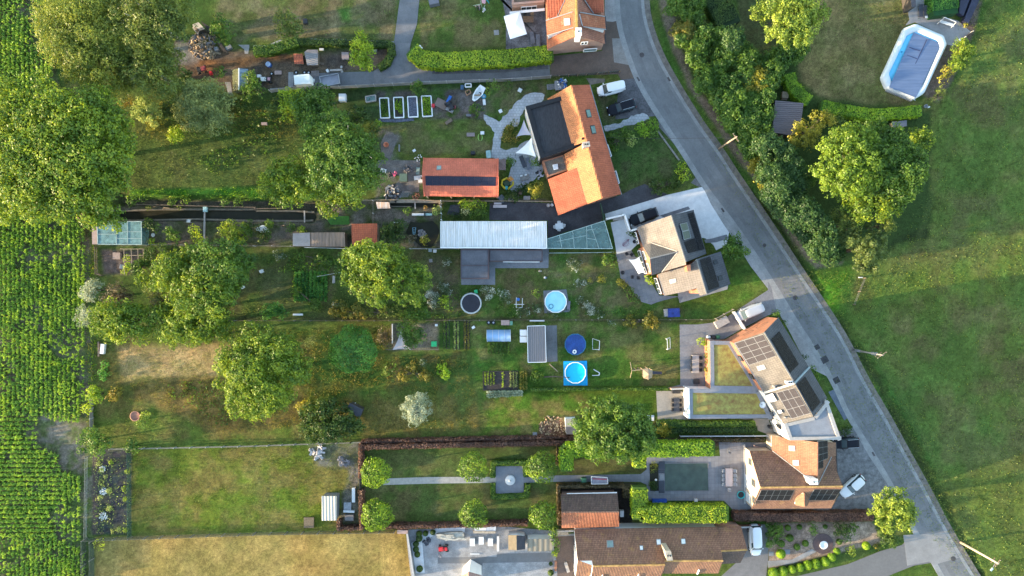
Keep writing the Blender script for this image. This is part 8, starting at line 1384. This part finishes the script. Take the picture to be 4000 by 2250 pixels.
disc('fire_bowl','T02',1018,243,.82,.4,mat('terracotta',(.40,.20,.13),.8,.15,3),'round terracotta fire bowl in the golden meadow','fire bowl',mat('terracotta2',(.34,.16,.11),.9));disc('paddling_tub','T22',1730,838,.62,.45,mat('turquoise3',(.02,.42,.46),.4),'turquoise paddling tub in front of the villa','tub',BLKP);disc('round_basket','T30',1195,800,.3,.4,ZINC,'small grey round basket below the large pool','basket');bx('white_can','T30',1215,808,.35,.2,.2,WHP,'white can beside the grey basket','can',.4)
disc('dark_planter','C',172,938,.32,.35,BLKP,'black round planter on the curved terrace','planter');disc('dark_planter','C',325,540,.3,.4,BLKP,'black round pot beside the gravel court','planter');disc('plate','T21',305,1043,.5,.04,mat('reddish_mat',(.17,.11,.11),.8),'round reddish mat on the pool house deck','mat');disc('yard_pot','T21',302,98,.25,.3,WHP,'white round pot at the yard corner','pot')
t_=thing('stone_fountain',ctr(P('T12','1920,728')),'white round stone fountain in the middle of the formal garden square','fountain');g=W('T22',0,728,.5)+Vector((-.3,0,0));MB().lathe((g.x,g.y,0),[(.78,0),(.82,.4),(.70,.42),(.25,.55),(.02,.7)],32).build('bowl',mat('pale_stone',(.48,.47,.46),.7,.06,3),t_);MB().cyl((g.x,g.y,.6),.06,.25,10).build('spout',ZINC,t_)
c=W('T32',415,1205);t_=thing('bird_bath',Vector((c.x,c.y,0)),'white bird bath on a dark round plinth in the gravel garden','bird bath');MB().cyl((c.x,c.y,0),1.65,.06,36).build('plinth',mat('purple_brown',(.10,.07,.07),.8,.2,3),t_);g=W('T32',420,1215,.8);MB().lathe((g.x,g.y,.06),[(.25,0),(.15,.3),(.2,.6),(.68,.8),(.62,.82),(.3,.7),(.02,.68)],28).build('basin',WHP,t_)
one('garden_hose',(lambda mb:(mb.tube([W('K2',1215+50*math.cos(a)*(1-a/60),1320+75*math.sin(a),.04+a*.004)for a in[i*.4 for i in range(50)]],.025,5),mb)[1])(MB()),mat('lime_hose',(.30,.48,.12),.5),'coiled pale green hose on the upper lawn','hose');one('garden_hose',(lambda mb:(mb.tube([W('C',215+40*math.cos(a*1.1)*(1+.2*math.sin(a*3)),555+45*math.sin(a),.05)for a in[i*.5 for i in range(40)]],.02,5),mb)[1])(MB()),mat('magenta_hose',(.30,.06,.12),.5),'tangled magenta hose on the white gravel court','hose')
t_=thing('covered_bench',ctr(P('T22','660,730')),'grey and red swing seat with white canopy frame on the garden walk','swing seat');MB().slab(P('T22','600,702,1.7 718,708,1.7 722,750,1.6 603,752,1.6'),.04).build('canopy',mat('stripe_grey',(.20,.20,.24),.8),t_);beam(t_,P('T22','598,698,1.75 720,705,1.75 724,753,1.65 600,755,1.65'),.035,WHP,'frame',True);MB().slab(P('T22','610,712,1.76 715,716,1.76 716,724,1.76 610,720,1.76'),.03).build('stripe',mat('stripe_red',(.30,.06,.08),.8),t_)
for x,y in((600,750),(722,750),(600,700),(718,706)):q=W('T22',x,y);MB().bar((q.x,q.y,0),(q.x,q.y,1.65),.05).build('leg',WHP,t_)
for x,lb in((788,'westmost'),(900,'middle'),(1015,'eastmost')):
 bx('white_planter','F',x,285 if x!=900 else 265,.8,1.2,.7,WHP,lb+' of three white blocks standing on the service yard','planter');
bx('long_planter','F',1112,305,.35,2.4,.6,WHP,'long narrow white block right of the three yard blocks','planter');bx('wall_block','F',940,160,3.6,.35,.6,mat('cream_stone',(0,0,0)),'long cream bench wall under the copper hedge','bench wall',0);bx('white_slab','F',890,120,1.9,.5,.5,WHP,'left raised white slab by the copper hedge','slab');bx('white_slab','F',1025,118,1.5,.8,.5,mat('bluish_white',(.48,.52,.56),.6),'right bluish white slab by the copper hedge','slab')
q=P('F','335,190 480,170 660,165 685,200 680,250 560,235 420,262 340,240',.8);mb=MB();mb.prism(q,0,.5);c=ctr(q);rnd=random.Random(4)
for k in range(16):u=rnd.random();p_=q[0].lerp(q[3],u).lerp(q[6].lerp(q[4],u),rnd.random());mb.box((p_.x,p_.y,.55+rnd.random()*.15),(rnd.uniform(.5,1.4),.25,.12),rnd.uniform(-.3,.3))
one('covered_pile',mb,mat('dirty_tarp',(.42,.40,.34),.7,.35,1.5,bump=.6),'long lumpy pile under a dirty white tarpaulin on the yard','covered pile');heap('dark_cover','F',215,270,.55,14,.35,CHAR,'dark crumpled cover beside the box balls','cover',(.4,.7));bx('white_bar','F',820,432,1.5,.15,.12,WHP,'white bar lying on the yard concrete','bar')
mb=MB();c=W('F',358,470);mb.face([c]+[c+Vector((.55*math.cos(a),.65*math.sin(a),.5))for a in[i*.26 for i in range(7)]]);mb.slab([Vector((c.x,c.y,.05))]+[c+Vector((.55*math.cos(a),.65*math.sin(a),.05))for a in[i*.26 for i in range(7)]],.05);one('folded_parasol',mb,mat('grey_rubble',(0,0,0)),'grey fan shaped cover at the yard lane corner','cover')
bx('stone_table','D',655,190,2.2,1.2,.75,TEAK,'grey table beside the silver wagon','table',.5);bx('wooden_trough','T22',330,1375,.35,1.6,.3,BROR,'reddish planted trough beside the yard wall','trough');bx('stone_sofa','T22',415,1385,.5,1.7,.4,TEAK,'slanted grey garden trestle on the brown brick yard','trestle',.3);bx('glass_planter','C',115,240,1.6,.5,.8,TEAK,'planter box in the corner of the gravel court','planter',.1)
t_=thing('tubular_frame',ctr(P('K5','665,320')),'pale tubular frame holding a blue fan in the middle garden','frame')
for a in('600,220 600,420','725,230 720,410','560,355 760,355','610,420 725,420','600,220 640,250'):beam(t_,P('K5',a,.8),.035,WHP,'tube')
for x,y in((600,420),(720,410)):q=W('K5',x,y);MB().bar((q.x,q.y,0),(q.x,q.y,.8),.05).build('leg',WHP,t_)
MB().cyl(W('K5',640,255,.8),.25,.1,14).build('fan',mat('royal_blue',(0,0,0)),t_)
for f,x,y,m,lb in(('T21',208,595,mat('cream_stone',(0,0,0)),'small cream stone figure on the middle lawn'),('T21',248,645,WHP,'small white and blue garden figure on the middle lawn')):
 g=W(f,x,y,.4);t_=thing('garden_figure',Vector((g.x,g.y,0)),lb,'garden figure');MB().lathe((g.x,g.y,0),[(.18,0),(.22,.2),(.12,.42),(.15,.55),(.02,.68)],12).build('figure',m,t_);MB().box((g.x+.22,g.y-.05,.12),(.3,.25,.2),.3).build('base',mat('navy_tub',(0,0,0))if 'blue' in lb else m,t_)
bx('grey_cover','K5',1655,370,.5,1.3,.5,mat('lilac_grey',(.17,.15,.18),.7),'grey folded cover leaning against the bright pool','cover',-.1);heap('rock_pile','K6',1430,970,.65,40,.5,mat('pale_rock',(.26,.25,.26),.9,.3,5),'pale rock pile in the black pond','rocks',(.2,.5),seed=6).location.z-=.3
t_=thing('garden_ladder',ctr(P('K6','1225,910')),'light blue ladder leaning on the pond rocks','ladder');
for s in('1185,825 1200,1000','1272,825 1245,1000'):beam(t_,P('K6',s,.4),.03,mat('pale_blue_paint',(.22,.42,.52),.5),'rail')
for k in range(5):beam(t_,[P('K6','1185,825 1200,1000',.4)[0].lerp(P('K6','1185,825 1200,1000',.4)[1],k/4.),P('K6','1272,825 1245,1000',.4)[0].lerp(P('K6','1272,825 1245,1000',.4)[1],k/4.)],.02,MATS['pale_blue_paint'],'rung')
def bridge(f,s,label,w_=.5):a,b=P(f,s,.15);return one('plank_bridge',MB().bar(a,b,w_,.08),TEAK,label,'footbridge')
bridge('T01','1545,120 1543,225','plank bridge with pump box across the middle of the canal',.25);bridge('T11','365,140 367,230','narrow plank bridge at the east end of the canal',.2);bridge('T01','1543,225 1540,395','board path from the canal to the allotment fence',.3);bridge('K6','1250,140 1255,320','white plank across the narrow basin',.2)
def lip(f,s,label,w_=.24,name='canal_wall',m=None):
 p=P(f,s);mb=MB()
 for a,b in zip(p,p[1:]):mb.bar(a+Vector((0,0,-.28)),b+Vector((0,0,-.28)),w_,.6)
 return one(name,mb,m or mat('mossy_concrete',(.15,.13,.10),.9,.3,2),label,'retaining wall')
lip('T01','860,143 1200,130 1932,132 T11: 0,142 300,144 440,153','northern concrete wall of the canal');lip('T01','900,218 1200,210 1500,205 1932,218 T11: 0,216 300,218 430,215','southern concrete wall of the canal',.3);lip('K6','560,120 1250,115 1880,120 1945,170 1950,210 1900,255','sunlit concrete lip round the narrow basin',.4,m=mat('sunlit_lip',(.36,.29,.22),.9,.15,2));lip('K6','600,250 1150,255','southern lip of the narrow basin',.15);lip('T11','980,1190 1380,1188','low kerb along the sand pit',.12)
one('pond_net',MB().prism(P('I','725,1000 890,995 880,1180 660,1170'),.02,.08),mat('pond_net_mat',(.05,.055,.065),.7,.3,5),'dark netted pond cover north of the white shed','pond cover');one('timber_stack',MB().box(W('I',1560,975,.4),(1.2,.3,.4)).box(W('I',1600,1025,.3),(2.2,.45,.3)),mat('pinkish_table',(0,0,0)),'stack of pinkish timbers at the edge of the tarmac yard','timber')
one('black_sheet',MB().prism(P('T10','925,895 1060,900 1190,890 1195,912 1060,925 930,920'),.02,.10),mat('crumpled_plastic',(0,0,0)),'crumpled black plastic along the foot of the raised beds','plastic sheet');heap('boulders','T12',470,510,1.2,26,.3,mat('white_stones',(.46,.43,.42),.8,.3,4),'pale stone patch at the paddock corner','stones',(.5,1.0),seed=9);heap('boulders','T12',660,580,1.0,16,.3,mat('grey_rubble',(0,0,0)),'grey earth and stones left of the copper hedge','stones',(.4,.9),seed=10)
one('brush_pile',heap.__globals__['MB']().box(W('T12',400,1045,.3),(1.6,1.7,.3)),mat('brushwood',(.17,.13,.085),.95,.4,8,bump=1.),'brushwood bed with white twigs at the paddock edge','brushwood');heap('bark_straw','K7',1430,1200,2.1,130,.25,[mat('straw_col',(.46,.33,.19),.9),mat('bark_chips',(.16,.085,.06),.9)],'dry straw clumps on the reddish bark bed','straw',(.15,.55),seed=12)
for i,(x,y,r)in enumerate(sorted(pl('745,600,16 770,650,16 765,740,18 825,805,20 950,790,24 830,935,20 860,1110,20 900,1100,18 950,1105,18 965,660,18 840,590,16 945,870,16 800,700,14 760,860,18'),key=lambda v:v[1])):shrub('T02','%g,%g,%g'%(x,y,r),.6,'lime' if i%3==0 else 'pale','small %s cushion plant %s from the top on the black sheeted bed'%('yellow green' if i%3==0 else 'pale green',ORD[i]),'cushion_plant','plant','cushion plants on the black sheet, '+('yellow green' if i%3==0 else 'pale'),size=.09,trunk=False)
heap('white_pebbles','T02',775,640,.5,40,.08,WHP,'upper drift of white pebbles on the black sheet','pebbles',(.1,.25),seed=20);heap('white_pebbles','T02',780,810,.6,50,.08,WHP,'middle drift of white pebbles on the black sheet','pebbles',(.1,.25),seed=21);heap('white_pebbles','T02',780,1000,.7,50,.08,WHP,'lower drift of white pebbles on the black sheet','pebbles',(.1,.25),seed=22)
one('garden_gate',MB().bar(W('T12',786,705,.7),W('T12',788,808,.7),.06,1.3),WOODD,'dark gate between the two west copper hedges','gate');one('broken_ladder',(lambda mb:(mb.bar(W('K7',2270,15,.1),W('K7',2390,85,.1),.12),mb.bar(W('K7',2390,85,.1),W('K7',2380,135,.1),.15),mb.bar(W('K7',2380,135,.1),W('K7',2240,138,.1),.1),mb)[3])(MB()),WHP,'white pool ladder lying bent right of the cyan pool','ladder');one('wooden_post',MB().bar(W('T21',282,1298,.1),W('T21',345,1355,.1),.14),WOODL,'pale beam lying aslant below the pool house','beam')
one('clothes_line',(lambda mb:(mb.tube([W('T11',460,638,2.0),W('T11',690,598,2.0)],.02,5),mb)[1])(MB()),WHP,'thin line stretched from the ash tree over the potato rows','clothes line');cable((g1.x,g1.y,8.4),(g2.x,g2.y,8.6),'thin overhead cable between the two ditch side poles',.02,1.2)if 0 else None
